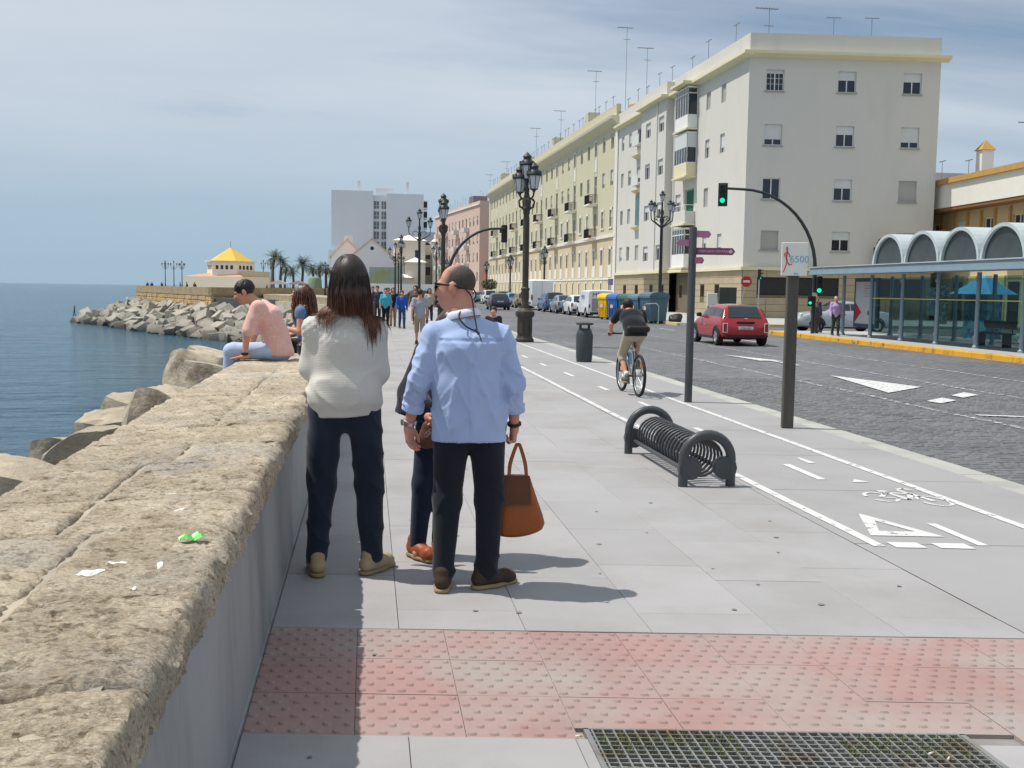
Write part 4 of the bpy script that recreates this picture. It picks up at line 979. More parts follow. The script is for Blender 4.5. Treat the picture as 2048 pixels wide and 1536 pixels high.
# ---- low white houses in front of the tower
def gable_house(name, label, x0, x1, Y, dep, he, hr, m, roofm):
    b = thing(name, label, 'house', ((x0 + x1) / 2, Y, 0)); w = (x1 - x0) / 2
    MB().extr([(-w, 0), (w, 0), (w, he), (0, hr), (-w, he)], 'y', 0, dep).obj('wall', m, b)
    r = MB()
    for s in (-1, 1): r.add([(s * (w + .4), -.3, he - .2), (0, -.3, hr + .12), (0, dep + .3, hr + .12), (s * (w + .4), dep + .3, he - .2), (s * (w + .4), -.3, he - .4), (0, -.3, hr - .08), (0, dep + .3, hr - .08), (s * (w + .4), dep + .3, he - .4)], [(0, 1, 2, 3), (4, 5, 6, 7), (0, 1, 5, 4), (2, 3, 7, 6), (0, 3, 7, 4)])
    r.obj('roof', roofm, b); return b
M_hw = mat('white house render', hexc(222, 224, 228), .9, .04, .3)
M_tile = mat('clay roof tiles', hexc(214, 172, 128), .9, .18, 1.5, .05, 6, aniso=(1, 4, 1))
h1 = gable_house('white_gable_house', 'white gable house with a round attic hole below the tower', -4.6, 6.3, 252, 14, 8.6, 13.2, M_hw, M_tile)
MB().lathe([(.45, -.06), (.45, .0)], 14).xf(Matrix.Rotation(R(90), 4, 'X')).obj('round_hole', M_grey, h1, None, (0, -.02, 10.9))
h2 = gable_house('tiled_chapel_house', 'low house with an ochre tiled roof behind the long haired woman', -9.0, -1.2, 262, 12, 9.2, 13.4, M_hw, M_tile)
MB().box(-.9, 1.2, 2, 4, 12.3, 14.4).obj('chimney', M_hw, h2)
h3 = thing('white_stepped_building', 'white building with shallow white pyramid roofs beside the pink terrace', 'building', (6.4, 262, 0))
def pyr(mb, x0, x1, y0, y1, z, h): mb.add([(x0, y0, z), (x1, y0, z), (x1, y1, z), (x0, y1, z), ((x0 + x1) / 2, (y0 + y1) / 2, z + h)], [(0, 1, 4), (1, 2, 4), (2, 3, 4), (3, 0, 4), (3, 2, 1, 0)])
MB().box(0, 7.5, 0, 12, 0, 13.4).box(2.6, 7.4, -3, -.01, 0, 8.0).box(0, 4, -5, -3.01, 0, 4.2).box(9.3, 13.5, -1, 10, 0, 13.2).box(7.51, 9.29, 4, 12, 0, 12.5).obj('wall', mat('cream white', hexc(220, 216, 204), .9, .05, .3), h3)
rf = MB(); pyr(rf, -.4, 7.9, -.4, 12.4, 13.4, 1.6); pyr(rf, 2.2, 7.8, -3.4, 0, 8.0, 1.2); pyr(rf, -.4, 4.4, -5.4, -2.6, 4.2, .9); pyr(rf, 8.9, 13.9, -1.4, 10.4, 13.2, 2.0); rf.obj('roof', mat('white roof', hexc(244, 244, 240), .8, .03), h3)
MB().box(5.0, 6.0, -.1, 0, 8.8, 11).box(7.8, 9.0, 3.9, 4, 9, 10).box(7.8, 9.0, 3.9, 4, 5, 7).obj('window', M_pane, h3); MB().box(0.0, 2.6, -.12, 0, 11.5, 12.6).obj('recessed_band', mat('grey band', hexc(180, 180, 176), .9, .05), h3)
h4 = thing('grey_far_block', 'grey flat roofed block seen between the white building and pink terrace', 'building', (14, 300, 0)); MB().box(0, 14, 0, 10, 0, 17.5).obj('wall', mat('grey white', hexc(176, 180, 186), .9, .05), h4); MB().box(2, 3.4, -.1, 0, 13, 14.6).box(4.2, 5.6, -.1, 0, 13, 14.6).obj('window', M_pane, h4)
fw = thing('long_white_wall', 'long low white garden wall across the end of the promenade', 'wall', (1.5, 215, 0)); MB().box(-2, 13.5, 0, .4, 0, 2.5).obj('wall_face', mat('limewash', hexc(236, 236, 232), .9, .04, .3), fw)
mu = thing('mural_wall', 'painted wall panel with green and pale blue landscape below the gable house', 'wall', (.6, 246, 0)); MB().box(-.4, 7, 0, .3, 0, 6.4).obj('wall_face', mat('mural', hexc(150, 168, 168), .9, .1, .3, stain=hexc(150, 160, 110), stscale=.25, stlo=.45, sthi=.55), mu)

# ---- chapel with yellow roof on the bastion
ch = thing('yellow_roofed_pavilion', 'white hexagonal pavilion with a bright yellow pyramid roof on the bastion', 'building', (-28.4, 226, 1.2))
M_ch = mat('pavilion white', hexc(236, 230, 212), .9, .03, .3)
MB().prism([(-9.2, -2), (3.2, -7.5), (7.9, -2.5), (7.9, 6), (-7, 7)], -.78, 2.25).obj('lower_wall', M_ch, ch)
MB().add([(-9.2, -2, 2.25), (3.2, -7.5, 2.25), (7.9, -2.5, 2.25), (7.9, 6, 2.25), (-7, 7, 2.25), (0, 0, 3.6)], [(0, 1, 5), (1, 2, 5), (2, 3, 5), (3, 4, 5), (4, 0, 5)]).obj('terrace_roof', mat('pink terrace roof', hexc(206, 150, 120), .9, .1), ch)
MB().prism([(3.0, -7.2), (7.6, -2.6), (7.6, 4), (3, 2)], 2.25, 3.4).obj('side_block', mat('sand render', hexc(214, 196, 164), .9, .05), ch)
hexp = lambda r, z, a0=-70: [(r * math.cos(R(a0 + 60 * i)), r * math.sin(R(a0 + 60 * i)), z) for i in range(6)]
MB().rings([hexp(5.0, 2.3), hexp(5.0, 5.3)]).obj('drum', M_ch, ch); MB().rings([hexp(5.5, 5.3), hexp(5.5, 5.5)]).obj('eaves', M_white, ch)
MB().rings([hexp(4.6, 5.5), hexp(.12, 8.3)]).obj('roof', mat('yellow roof', hexc(212, 176, 64), .7, .05, .5), ch); MB().tube([(0, 0, 8.2), (0, 0, 9.6)], .05, 5).obj('finial', M_ant, ch)
hv = hexp(5.03, 4.1)
for s in (3, 4, 5, 0):
    a, b = Vector(hv[s]), Vector(hv[(s + 1) % 6])
    for k in range(4):
        p = a.lerp(b, .2 + .2 * k); d = (b - a).normalized()
        MB().quad(p - d * .28 + Vector((0, 0, -.35)), p + d * .28 + Vector((0, 0, -.35)), p + d * .28 + Vector((0, 0, .45)), p - d * .28 + Vector((0, 0, .45))).obj('window', M_pane, ch)

# ---- ochre building on the square at the right
oc, OL = box_building('ochre_arcaded_building', 'ochre and cream building with a deep eaves band behind the bus shelter', (37.6, 40), (40.6, 82), 12, 8.0, mat('ochre render', hexc(196, 176, 136), .9, .06, .4), [(4.6, 6.7)], 1.5, 3.5, 1.4, ['open', 'half', 'tall'], None, None, 1.3, .5)
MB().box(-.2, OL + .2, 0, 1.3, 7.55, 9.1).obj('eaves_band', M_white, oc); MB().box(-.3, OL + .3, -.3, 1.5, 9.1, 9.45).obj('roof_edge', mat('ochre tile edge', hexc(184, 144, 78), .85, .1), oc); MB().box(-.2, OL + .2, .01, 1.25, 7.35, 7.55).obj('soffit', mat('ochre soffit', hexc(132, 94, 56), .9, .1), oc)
for i in range(12):
    x = 1.2 + i * 3.5
    MB().box(x - .12, x + .1, .005, .12, 4.0, 7.2).box(x + 1.6, x + 1.8, .005, .12, 4.0, 7.2).box(x - .12, x + 1.8, .005, .12, 3.9, 4.4).obj('window_surround', mat('ochre trim', hexc(180, 138, 78), .9, .08), oc)
    if i % 2: MB().box(x - .2, x + 1.9, .1, .8, 4.35, 4.5).box(x - .2, x + 1.9, .75, .8, 5.3, 5.36).obj('balcony', M_alu, oc)
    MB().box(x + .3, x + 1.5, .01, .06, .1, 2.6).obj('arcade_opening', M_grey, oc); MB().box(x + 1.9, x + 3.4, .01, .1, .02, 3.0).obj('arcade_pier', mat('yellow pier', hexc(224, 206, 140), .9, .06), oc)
for (x, w) in ((14, 1.0), (25.5, .8)):
    o = link('chimney', None, oc, (x, -1.4, 9.3)); MB().box(0, w, 0, w, 0, 2.0).obj('stack', M_hw, o); mbp = MB(); pyr(mbp, -.12, w + .12, -.12, w + .12, 2.0, .7); mbp.obj('tile_cap', mat('ochre tile edge', hexc(184, 144, 78), .85, .1), o)
for (x, h) in ((6, 3), (12, 1.8), (18, 2.4), (22, 3.4), (30, 2), (34, 2.4)): antenna(oc, x, -2, 9.2, h, 'T' if h < 2.5 else 'Y')
pb = thing('pale_rooftop_block', 'pale lilac flat block rising behind the ochre building roof', 'building', (52, 118, 0)); MB().box(0, 20, 0, 10, 0, 16.2).obj('wall', mat('lilac render', hexc(196, 188, 192), .9, .05), pb); MB().box(-1, 15, -6, -.01, 0, 13.6).obj('brick_part', mat('pinkish brick', hexc(168, 140, 124), .9, .12), pb)
# ------------------------------------------------------------------ street furniture
M_iron = mat('weathered cast iron', (0.045, 0.040, 0.034), 0.6, 0.35, 3.0, 0.002, 30, stain=(0.075, 0.05, 0.034), stscale=2.0, stlo=.5, sthi=.7)
M_iron2 = mat('dark green iron', (0.028, 0.034, 0.036), 0.5, 0.25, 3.0)
M_lglass = mat('lantern glass', hexc(196, 200, 204), 0.25, 0.06, 4)
M_steel = mat('grey painted steel', (0.055, 0.060, 0.064), 0.42, 0.15, 5, 0.0006, 60)
M_black = mat('black plastic', (0.012, 0.012, 0.013), 0.5, 0.2, 6)
M_rubber = mat('rubber', (0.014, 0.014, 0.015), 0.8, 0.2, 10)
M_galv = mat('galvanised steel', (0.38, 0.40, 0.42), 0.4, 0.15, 6, metal=0.5)
def lantern_meshes(s=1.0):
    g = MB().rings([[(r * math.cos(R(45 + 60 * i)) * s, r * math.sin(R(45 + 60 * i)) * s, z * s) for i in range(6)] for r, z in ((.115, 0), (.20, .42))]).mesh('lantern_glass', M_lglass)
    f = MB()
    f.lathe([(.03 * s, -.12 * s), (.06 * s, -.05 * s), (.13 * s, -.02 * s), (.13 * s, 0.0)], 6, rot=R(45))
    for i in range(6):
        a = R(45 + 60 * i); f.tube([(.118 * s * math.cos(a), .118 * s * math.sin(a), 0), (.203 * s * math.cos(a), .203 * s * math.sin(a), .42 * s)], .012 * s, 4)
    f.lathe([(.215 * s, .40 * s), (.25 * s, .44 * s), (.235 * s, .50 * s), (.15 * s, .58 * s), (.12 * s, .60 * s), (.12 * s, .66 * s), (.15 * s, .68 * s), (.08 * s, .76 * s), (.035 * s, .80 * s), (.0, .84 * s)], 12)
    for i in range(8):
        a = R(45 * i); f.box(.22 * s * math.cos(a) - .018 * s, .22 * s * math.cos(a) + .018 * s, .22 * s * math.sin(a) - .018 * s, .22 * s * math.sin(a) + .018 * s, .45 * s, .54 * s)
    return g, f.mesh('lantern_frame', M_iron2, 40)
LG, LF = lantern_meshes(1.0); LG2, LF2 = lantern_meshes(0.72)
def lantern(par, loc, small=False):
    o = link('lantern', None, par, loc)
    link('lantern_glass', LG2 if small else LG, o); link('lantern_frame', LF2 if small else LF, o); return o
def lamp_big(loc, rz, label, group=None):
    """near promenade lamp: octagonal cast base, fluted shaft, scrolled head with three lanterns"""
    t = thing('street_lamp', label, 'street lamp', loc, rz, group)
    b = MB().lathe([(.30, 0), (.30, .10), (.27, .12), (.255, .16), (.245, .20)], 8, rot=R(22.5)).lathe([(.235, .20), (.235, .78)], 8, rot=R(22.5)).lathe([(.25, .78), (.30, .84), (.31, .90), (.30, .97), (.20, 1.02), (.16, 1.08)], 8, rot=R(22.5))
    for i in range(8):
        a = R(45 * i); c, s = math.cos(a), math.sin(a)
        M = Matrix.Translation((0.218 * c, 0.218 * s, .49)) @ Matrix.Rotation(a, 4, 'Z'); q = MB().box(-.002, .014, -.06, .06, -.22, .22).xf(M); b.add(q.v, q.f)
    b.obj('lamp_base', M_iron, t, 35)
    pr = [(.14, 1.05), (.15, 1.12), (.11, 1.22), (.125, 1.42), (.12, 1.62), (.14, 1.66), (.14, 1.70), (.10, 1.74), (.10, 3.9), (.085, 4.0), (.11, 4.05), (.105, 4.15)]
    sh = MB(); n = 24
    sh.rings([[(r * (1 - (.06 if (i % 2 and 1.8 < z < 3.95) else 0)) * math.cos(2 * math.pi * i / n), r * (1 - (.06 if (i % 2 and 1.8 < z < 3.95) else 0)) * math.sin(2 * math.pi * i / n), z) for i in range(n)] for r, z in pr])
    sh.obj('shaft', M_iron, t, 40)
    hd = MB().lathe([(.10, 4.12), (.17, 4.2), (.13, 4.3), (.15, 4.42), (.10, 4.55), (.07, 4.7), (.09, 4.78), (.05, 4.9), (.05, 5.05)], 10)
    for k in range(4):
        a = R(90 * k + 45); hd.tube([(.1 * math.cos(a), .1 * math.sin(a), 4.2), (.22 * math.cos(a), .22 * math.sin(a), 4.25), (.25 * math.cos(a), .25 * math.sin(a), 4.42), (.18 * math.cos(a), .18 * math.sin(a), 4.5)], [.04, .035, .03, .045], 6)
    for sgn in (-1, 1): hd.tube([(0, 0, 4.55), (0, .16 * sgn, 4.5), (0, .24 * sgn, 4.58), (0, .26 * sgn, 4.70)], [.045, .035, .03, .03], 6)
    hd.obj('lamp_head', M_iron, t, 40)
    for p in ((0, -.26, 4.80), (0, .26, 4.72), (0, 0, 5.12)): lantern(t, p)
    return t
lamp_big((4.92, 33.0, 0), R(50), 'tall rusty lamp post with three lanterns at the kerb beside the bike lane')
lamp_big((3.36, 48.0, 0), R(0), 'dark lamp post rising just left of the bald man head', None)
def lamp_arms(loc, rz, label, n=4, H=6.2, sc=1.0, mt=None, small=True, group=None):
    t = thing('street_lamp', label, 'street lamp', loc, rz, group); k = H / 6.2; m = mt or M_iron2
    MB().lathe([(.30 * k, 0), (.30 * k, .1 * k), (.2 * k, .16 * k), (.17 * k, .5 * k), (.20 * k, .56 * k), (.12 * k, .7 * k), (.13 * k, 1.2 * k), (.09 * k, 1.3 * k)], 10).obj('lamp_base', m, t, 40)
    MB().lathe([(.085 * k, 1.28 * k), (.07 * k, 4.3 * k), (.11 * k, 4.36 * k), (.07 * k, 4.45 * k), (.12 * k, 4.62 * k), (.06 * k, 4.8 * k), (.09 * k, 5.0 * k), (.045 * k, 5.15 * k), (.045 * k, 5.45 * k)], 10).obj('shaft', m, t, 40)
    for i in range(n):
        a = 2 * math.pi * i / n; c, s = math.cos(a), math.sin(a); R_ = .62 * k
        arm = MB().tube([(.05 * c * k, .05 * s * k, 4.3 * k), (.35 * c * k, .35 * s * k, 4.48 * k), (R_ * .95 * c, R_ * .95 * s, 4.62 * k), (R_ * c, R_ * s, 4.85 * k), (R_ * c, R_ * s, 5.0 * k)], [.04 * k, .03 * k, .028 * k, .025 * k, .03 * k], 6)
        arm.tube([(.09 * c * k, .09 * s * k, 4.75 * k), (.3 * c * k, .3 * s * k, 4.82 * k), (.42 * c * k, .42 * s * k, 4.7 * k), (.3 * c * k, .3 * s * k, 4.62 * k)], .02 * k, 5)
        arm.obj('lamp_arm', m, t, 40); lantern(t, (R_ * c, R_ * s, 5.06 * k), small)
    lantern(t, (0, 0, 5.52 * k), small); return t
lamp_arms((16.75, 59.4, .02), R(20), 'five lantern lamp post behind the waste containers', 4, 7.7)
lamp_arms((2.95, 62, 0), R(10), 'three lantern lamp post in the middle distance left of the bald man', 2, 6.4)
lamp_arms((2.5, 100, 0), R(30), 'single lamp post left of the three lantern post, seen above the walkers', 2, 6.0)
lamp_arms((2.6, 85, 0), R(80), 'lamp post closest behind the turquoise walker', 2, 6.0)
lamp_arms((3.6, 128, 0), R(0), 'short looking far lamp post with ring bracket above the walkers', 4, 6.0)
lamp_arms((6.1, 96, 0), R(60), 'far lamp post beside the pink terrace', 2, 6.0)
for i, (x, y, lb) in enumerate(((16.9, 101, 'lamp post in front of the right half of the yellow terrace'), (17.2, 128, 'lamp post in front of the left half of the yellow terrace'), (17.6, 158, 'lamp post at the left end of the yellow terrace'), (11, 150, 'lamp post showing above the bald man crown'))):
    lamp_big((x, y, 0.02), R(20 + 40 * i), lb)
for i, (x, y, lb) in enumerate(((-47.5, 246, 'leftmost of three lamps on the bastion edge'), (-45.8, 247, 'middle of three lamps on the bastion edge'), (-44.2, 248, 'rightmost of three lamps on the bastion edge'), (-21.6, 224, 'left lamp of a pair between pavilion and palms'), (-20.2, 226, 'right lamp of a pair between pavilion and palms'), (-15.2, 190, 'lamp in front of the tallest palms'), (-7.6, 190, 'lamp beside the long haired woman, right of the palms'))):
    lamp_arms((x + (2.2 if i < 3 else 0), y, .42 if i < 5 else 0), R(20 * i), lb, 2 if i % 2 else 4, 6.8 if i < 5 else 6.2)
# ---- palms
M_palm = mat('palm frond', (0.055, 0.085, 0.038), .7, .35, 2, rnd=.15); M_trunk = mat('palm trunk', (0.10, 0.078, 0.055), .95, .3, 2.5, .02, 8)
def palm(loc, H, R_, seed, label):
    rs = random.Random(seed); t = thing('palm_tree', label, 'palm tree', loc, 0)
    pts = [(0.25 * math.sin(k * .5 + seed) * k / 8, 0.1 * k / 8, H * k / 8) for k in range(9)]
    tr = MB().tube(pts, [.30 - .012 * k + (.06 if k > 6 else 0) for k in range(9)], 9); tr.obj('trunk', M_trunk, t, 60)
    cr_ = MB(); top = Vector(pts[-1])
    for i in range(34):
        a = rs.uniform(0, 6.28); el = rs.uniform(-.45, 1.25); L = R_ * rs.uniform(.85, 1.1); prev = top.copy(); d = Vector((math.cos(a) * math.cos(el), math.sin(a) * math.cos(el), math.sin(el)))
        P = [prev.copy()]
        for k in range(7):
            d = (d + Vector((0, 0, -.17))).normalized(); prev = prev + d * L / 7; P.append(prev.copy())
        for k in range(1, 8):
            p = P[k]; dd = (P[k] - P[k - 1]).normalized(); sd = dd.cross(Vector((0, 0, 1)))
            if sd.length < .01: continue
            sd.normalize(); wl = L * .26 * math.sin(min(1, .25 + k / 8) * math.pi * .95) + .1
            for sg in (-1, 1):
                for q in (0, .5):
                    b0 = P[k - 1].lerp(p, q); tip = b0 + sd * sg * wl + dd * wl * .7 + Vector((0, 0, -wl * .25)); cr_.add([b0, b0 + dd * L * .035, tip], [(0, 1, 2)])
            cr_.add([P[k - 1] + sd * .03, P[k - 1] - sd * .03, p], [(0, 1, 2)])
    cr_.obj('crown', M_palm, t); return t
for i, (px, Y, top, r, lb) in enumerate(((553, 215, 514, 2.6, 'tallest palm, left of the palm group'), (566, 205, 522, 2.3, 'palm close behind the tallest palm'), (607, 200, 526, 2.7, 'broad palm standing alone above the red haired woman'), (590, 225, 540, 2.2, 'low palm left of the broad palm'), (630, 215, 536, 2.0, 'thin palm right of the broad palm'), (643, 205, 532, 2.3, 'slender palm near the long haired woman'), (655, 200, 534, 2.2, 'palm half hidden by the long haired woman'), (575, 235, 538, 2.0, 'leaning palm among the lamp posts'))):
    X = (px - 736) / 2100 * Y; H = 1.65 + (573 - top) / 2100 * Y
    palm((X, Y, 0), H - .3, r, i + 3, lb)
# ---- small round tree in a pot by the yellow terrace, red umbrellas far away
t = thing('clipped_round_tree', 'small round clipped tree by the far end of the yellow terrace', 'tree', (18.9, 165, .02)); MB().tube([(0, 0, 0), (0, 0, 1.6)], .08, 6).obj('trunk', M_trunk, t)
lf = MB(); rs = random.Random(5)
for i in range(700):
    v = Vector((rs.gauss(0, 1), rs.gauss(0, 1), rs.gauss(0, 1))).normalized() * rs.uniform(.6, 1.08); v = Vector((v.x * 1.2, v.y * 1.2, v.z * .85 + 2.4)); u = Vector((rs.gauss(0, 1), rs.gauss(0, 1), rs.gauss(0, 1))).normalized() * .14; w = u.orthogonal().normalized() * .1
    lf.add([v - u, v + w, v + u, v - w], [(0, 1, 2, 3)])
lf.obj('crown', mat('clipped leaves', (.06, .10, .03), .8, .35, 3), t)
# ---- bicycle rack: two hoops, a coil and a floor bar
rk = thing('spiral_bike_rack', 'grey steel spiral bike rack with two hoops on the promenade', 'bike rack', (0, 0, 0))
def hoop(y, x0, x1, h, r=.042):
    w = (x1 - x0) / 2; cx = (x0 + x1) / 2
    pts = [(x0, y, 0), (x0, y, h - w)] + [(cx - w * math.cos(R(a)), y, h - w + w * math.sin(R(a))) for a in range(12, 180, 12)] + [(x1, y, h - w), (x1, y, 0)]
    o = link('hoop', None, rk); MB().tube(pts, r, 12).obj('hoop_tube', M_steel, o, 60)
    for x, s in ((x0, 1), (x1, -1)): MB().lathe([(.10, -.035), (.10, .035)], 14).xf(Matrix.Translation((x + s * .055, y, .16)) @ Matrix.Rotation(R(90), 4, 'X')).obj('gusset_plate', M_steel, o, 40)
hoop(8.56, 2.66, 3.08, .445); hoop(10.38, 2.64, 3.08, .45)
cp = []
turns = 17
for k in range(turns * 20 + 1):
    a = 2 * math.pi * k / 20; y = 8.66 + 1.62 * k / (turns * 20); cp.append((2.87 + .165 * math.cos(a), y, .225 + .165 * math.sin(a)))
MB().tube(cp, .0125, 7).obj('coil', M_steel, rk, 60)
for x in (2.70, 3.04): MB().tube([(x, 8.56, .13), (x, 10.38, .13)], .022, 8).obj('floor_bar', M_steel, rk, 60)
# ---- litter bin
bn = thing('litter_bin', 'dark grey cylindrical litter bin with a flat cap on the kerb side', 'bin', (4.99, 24.0, 0), R(15))
MB().lathe([(.175, 0), (.18, .02), (.19, .1), (.20, .62), (.17, .72), (.13, .78)], 14).obj('bin_body', mat('bin grey', (.045, .052, .058), .45, .15, 4), bn, 30)
MB().lathe([(.20, .86), (.205, .88), (.20, .91), (.06, .935), (0, .94)], 18).obj('bin_cap', M_steel, bn, 40)
for a in (0, 90, 180, 270): MB().box(.12, .16, -.02, .02, .7, .87).xf(Matrix.Rotation(R(a + 20), 4, 'Z')).obj('cap_support', M_steel, bn)
# ---- finger post
fpost = thing('finger_signpost', 'dark steel fingerpost with purple direction signs beside the bike lane', 'signpost', (4.79, 15.27, 0))
MB().lathe([(.058, 0), (.058, 2.60), (.05, 2.62)], 14).obj('post', M_steel, fpost, 40)
M_pur = mat('purple sign', hexc(128, 70, 98), .5, .08, 3); M_pink = mat('faded purple sign', hexc(176, 118, 146), .5, .08, 3); M_lett = mat('sign lettering', hexc(214, 190, 200), .6, .05)
def txt(s, size, m, par, loc, rot, name='lettering', ext=.002):
    c = bpy.data.curves.new(name, 'FONT'); c.body = s; c.size = size; c.extrude = ext; c.align_x = 'CENTER'; c.align_y = 'CENTER'; c.materials.append(m)
    tmp = bpy.data.objects.new(name, c); C.objects.link(tmp)
    dg = bpy.context.evaluated_depsgraph_get(); me = bpy.data.meshes.new_from_object(tmp.evaluated_get(dg)); me.materials.clear(); me.materials.append(m)
    bpy.data.objects.remove(tmp); return link(name, me, par, loc, rot)
def finger(z, az, L, h, m, s=None):
    o = link('finger_sign', None, fpost, (0, 0, z), R(az)); L0 = .06
    MB().extr([(L0, -h / 2), (L - h * .4, -h / 2), (L, 0), (L - h * .4, h / 2), (L0, h / 2)], 'y', -.012, .012).obj('sign_plate', m, o)
    if s:
        txt(s, h * .46, M_lett, o, (L * .50, -.0135, 0), (R(90), 0, 0)); MB().lathe([(.028, -.0135), (.028, -.012)], 10).xf(Matrix.Rotation(R(90), 4, 'X')).obj('sign_dot', M_lett, o, None, (L - .07, -.026, 0))
    return o
finger(2.52, 14, .31, .10, M_pink); finger(2.385, 172, .25, .095, M_pink); finger(2.265, -6, .64, .105, M_pur, 'MERCADO CENTRAL'); finger(2.125, -64, .24, .095, M_pur)
# ---- wooden post with the 6500 running board
wp = thing('running_route_post', 'dark timber post with a white 6500 running distance board', 'signpost', (5.13, 12.30, 0), R(-14))
MB().bbox(-.070, .070, -.06, .06, 0, 1.94, .012).obj('post', mat('dark timber', (.085, .078, .068), .8, .3, 2.0, .004, 20, aniso=(6, 6, .6)), wp)
bd = link('sign_board', None, wp, (0, -.085, 2.07), 0)
MB().bbox(-.155, .155, -.012, .012, -.20, .20, .004).obj('board', mat('white board', hexc(226, 224, 214), .6, .05, 3), bd)
M_rblue = mat('print blue', hexc(110, 170, 205), .6, .06); M_rred = mat('print red', hexc(176, 72, 66), .6, .1)
txt('6500', .115, M_rblue, bd, (.058, -.0135, -.005), (R(90), 0, 0), 'distance_number', .001)
rn = MB()
for pts, r in (([(-.095, -.013, .145), (-.092, -.013, .10)], .014), ([(-.092, -.013, .10), (-.098, -.013, .02), (-.09, -.013, -.03)], .013), ([(-.092, -.013, .09), (-.125, -.013, .06), (-.115, -.013, .03)], .007), ([(-.092, -.013, .09), (-.06, -.013, .05), (-.055, -.013, .02)], .007), ([(-.09, -.013, -.03), (-.105, -.013, -.09), (-.13, -.013, -.16)], .009), ([(-.09, -.013, -.03), (-.06, -.013, -.07), (-.03, -.013, -.06)], .009)):
    rn.tube([(x, y - .001, z) for x, y, z in pts], r * .8, 6)
o = rn.obj('runner_figure', M_rred, bd)
MB().box(.0, .025, -.0135, -.0125, -.185, -.165).box(.03, .045, -.0135, -.0125, -.188, -.166).obj('small_logo', M_rblue, bd)
# ---- traffic signals on swan-neck posts
M_green = mat('green signal', (0.0, .5, .28), .4, 0, emit=(0.0, .85, .42, 1.3)); M_len = mat('dark lens', (.02, .02, .02), .3, 0)
def sig_head(par, loc, rz, s=1.0, lit=2, nm='signal_head'):
    o = link(nm, None, par, loc, rz)
    MB().bbox(-.14 * s, .14 * s, -.11 * s, .11 * s, -.42 * s, .42 * s, .03).obj('housing', M_black, o)
    if s > .9: MB().box(-.19, .19, .115, .13, -.47, .47).obj('backing_board', M_iron2, o)
    for k in range(3):
        z = (.27 - .27 * k) * s
        MB().lathe([(.105 * s, -.005), (.105 * s, .012)], 16).xf(Matrix.Translation((0, -.118 * s, z)) @ Matrix.Rotation(R(90), 4, 'X')).obj('lens', M_green if k == lit else M_len, o)
        v = MB(); n = 10
        v.rings([[(.115 * s * math.cos(math.pi * i / n), y, z + .115 * s * math.sin(math.pi * i / n)) for i in range(n + 1)] for y in (-.12 * s, -.30 * s)], False); v.obj('visor', M_black, o)
    return o
def swan(name, label, base, tip_x, h, heads, zt):
    t = thing(name, label, 'traffic light', base)
    L = tip_x; pts = [(0, 0, 0), (0, 0, h * .45)]; r0 = min(abs(L) * .85, h * .55)
    for k in range(1, 13):
        a = R(90 * k / 12); pts.append((math.copysign(r0 * (1 - math.cos(a)), L), 0, h * .45 + (h * .55) * math.sin(a)))
    pts.append((L, 0, h + .02))
    MB().tube(pts, [.085] * 2 + [.075 - .002 * k for k in range(12)] + [.05], 10).obj('mast', M_iron2, t, 60)
    return t
s1 = swan('traffic_signal', 'black swan neck traffic light showing green over the road', (18.35, 41.7, .02), -3.95, 5.85, None, 0)
sig_head(s1, (-4.08, -.02, 5.62), R(-22), .92); sig_head(s1, (.12, -.22, 2.02), R(-22), .85)
o = link('pedestrian_head', None, s1, (-.2, -.1, 1.35), R(-20)); MB().bbox(-.1, .1, -.08, .08, -.22, .22, .02).obj('housing', M_black, o); MB().lathe([(.06, 0), (.06, .01)], 12).xf(Matrix.Translation((0, -.085, -.08)) @ Matrix.Rotation(R(90), 4, 'X')).obj('lens', M_green, o)
MB().box(-.1, .1, -.1, -.085, 1.55, 1.7).obj('number_plate', M_alu, s1)
s2 = swan('traffic_signal', 'dark swan neck traffic light seen from behind the bald man', (3.35, 45.2, 0), 2.45, 4.25, None, 0); sig_head(s2, (2.45, .1, 4.05), R(180), .9)
sg_ = thing('traffic_signal', 'small grey signal head on the wall corner of the cream block', 'traffic light', (25.4, 66.4, 2.9)); sig_head(sg_, (0, 0, 0), R(60), .8); MB().tube([(0, 0, -2.9), (0, 0, .3)], .05, 8).obj('mast', M_galv, sg_)
# ---- no entry sign leaning, utility cabinets, parking sign
ne = thing('no_entry_sign', 'leaning red no entry sign on a thin grey pole at the side street', 'road sign', (19.6, 54.2, .02), R(-12))
MB().tube([(0, 0, 0), (.38, 0, 2.2)], .03, 8).obj('pole', M_galv, ne)
MB().lathe([(.30, 0), (.30, .02)], 8, rot=R(22.5)).xf(Matrix.Translation((.40, -.03, 2.25)) @ Matrix.Rotation(R(90), 4, 'X')).obj('sign_disc', mat('sign red', hexc(190, 40, 40), .5, .05), ne); MB().box(.22, .58, -.056, -.052, 2.2, 2.32).obj('white_bar', M_alu, ne)
ps = thing('parking_sign', 'small grey plate sign on a pole before the cream block', 'road sign', (18.6, 80, .02)); MB().tube([(0, 0, 0), (0, 0, 2.6)], .04, 8).obj('pole', M_galv, ps); MB().bbox(-.2, .2, -.05, -.02, 2.1, 2.6, .01).obj('sign_plate', mat('blue grey plate', hexc(130, 130, 170), .5, .1), ps)
ca = thing('green_utility_cabinet', 'tall dark green utility cabinet at the building corner', 'cabinet', (23.2, 66.2, .02), R(-10)); MB().bbox(-.55, .55, -.3, .3, .25, 2.0, .03).box(-.5, .5, -.26, .26, 0, .25).obj('cabinet_body', mat('cabinet green', (.03, .04, .035), .6, .2), ca); MB().box(-.005, .005, -.31, -.3, .3, 1.95).obj('door_gap', M_black, ca)
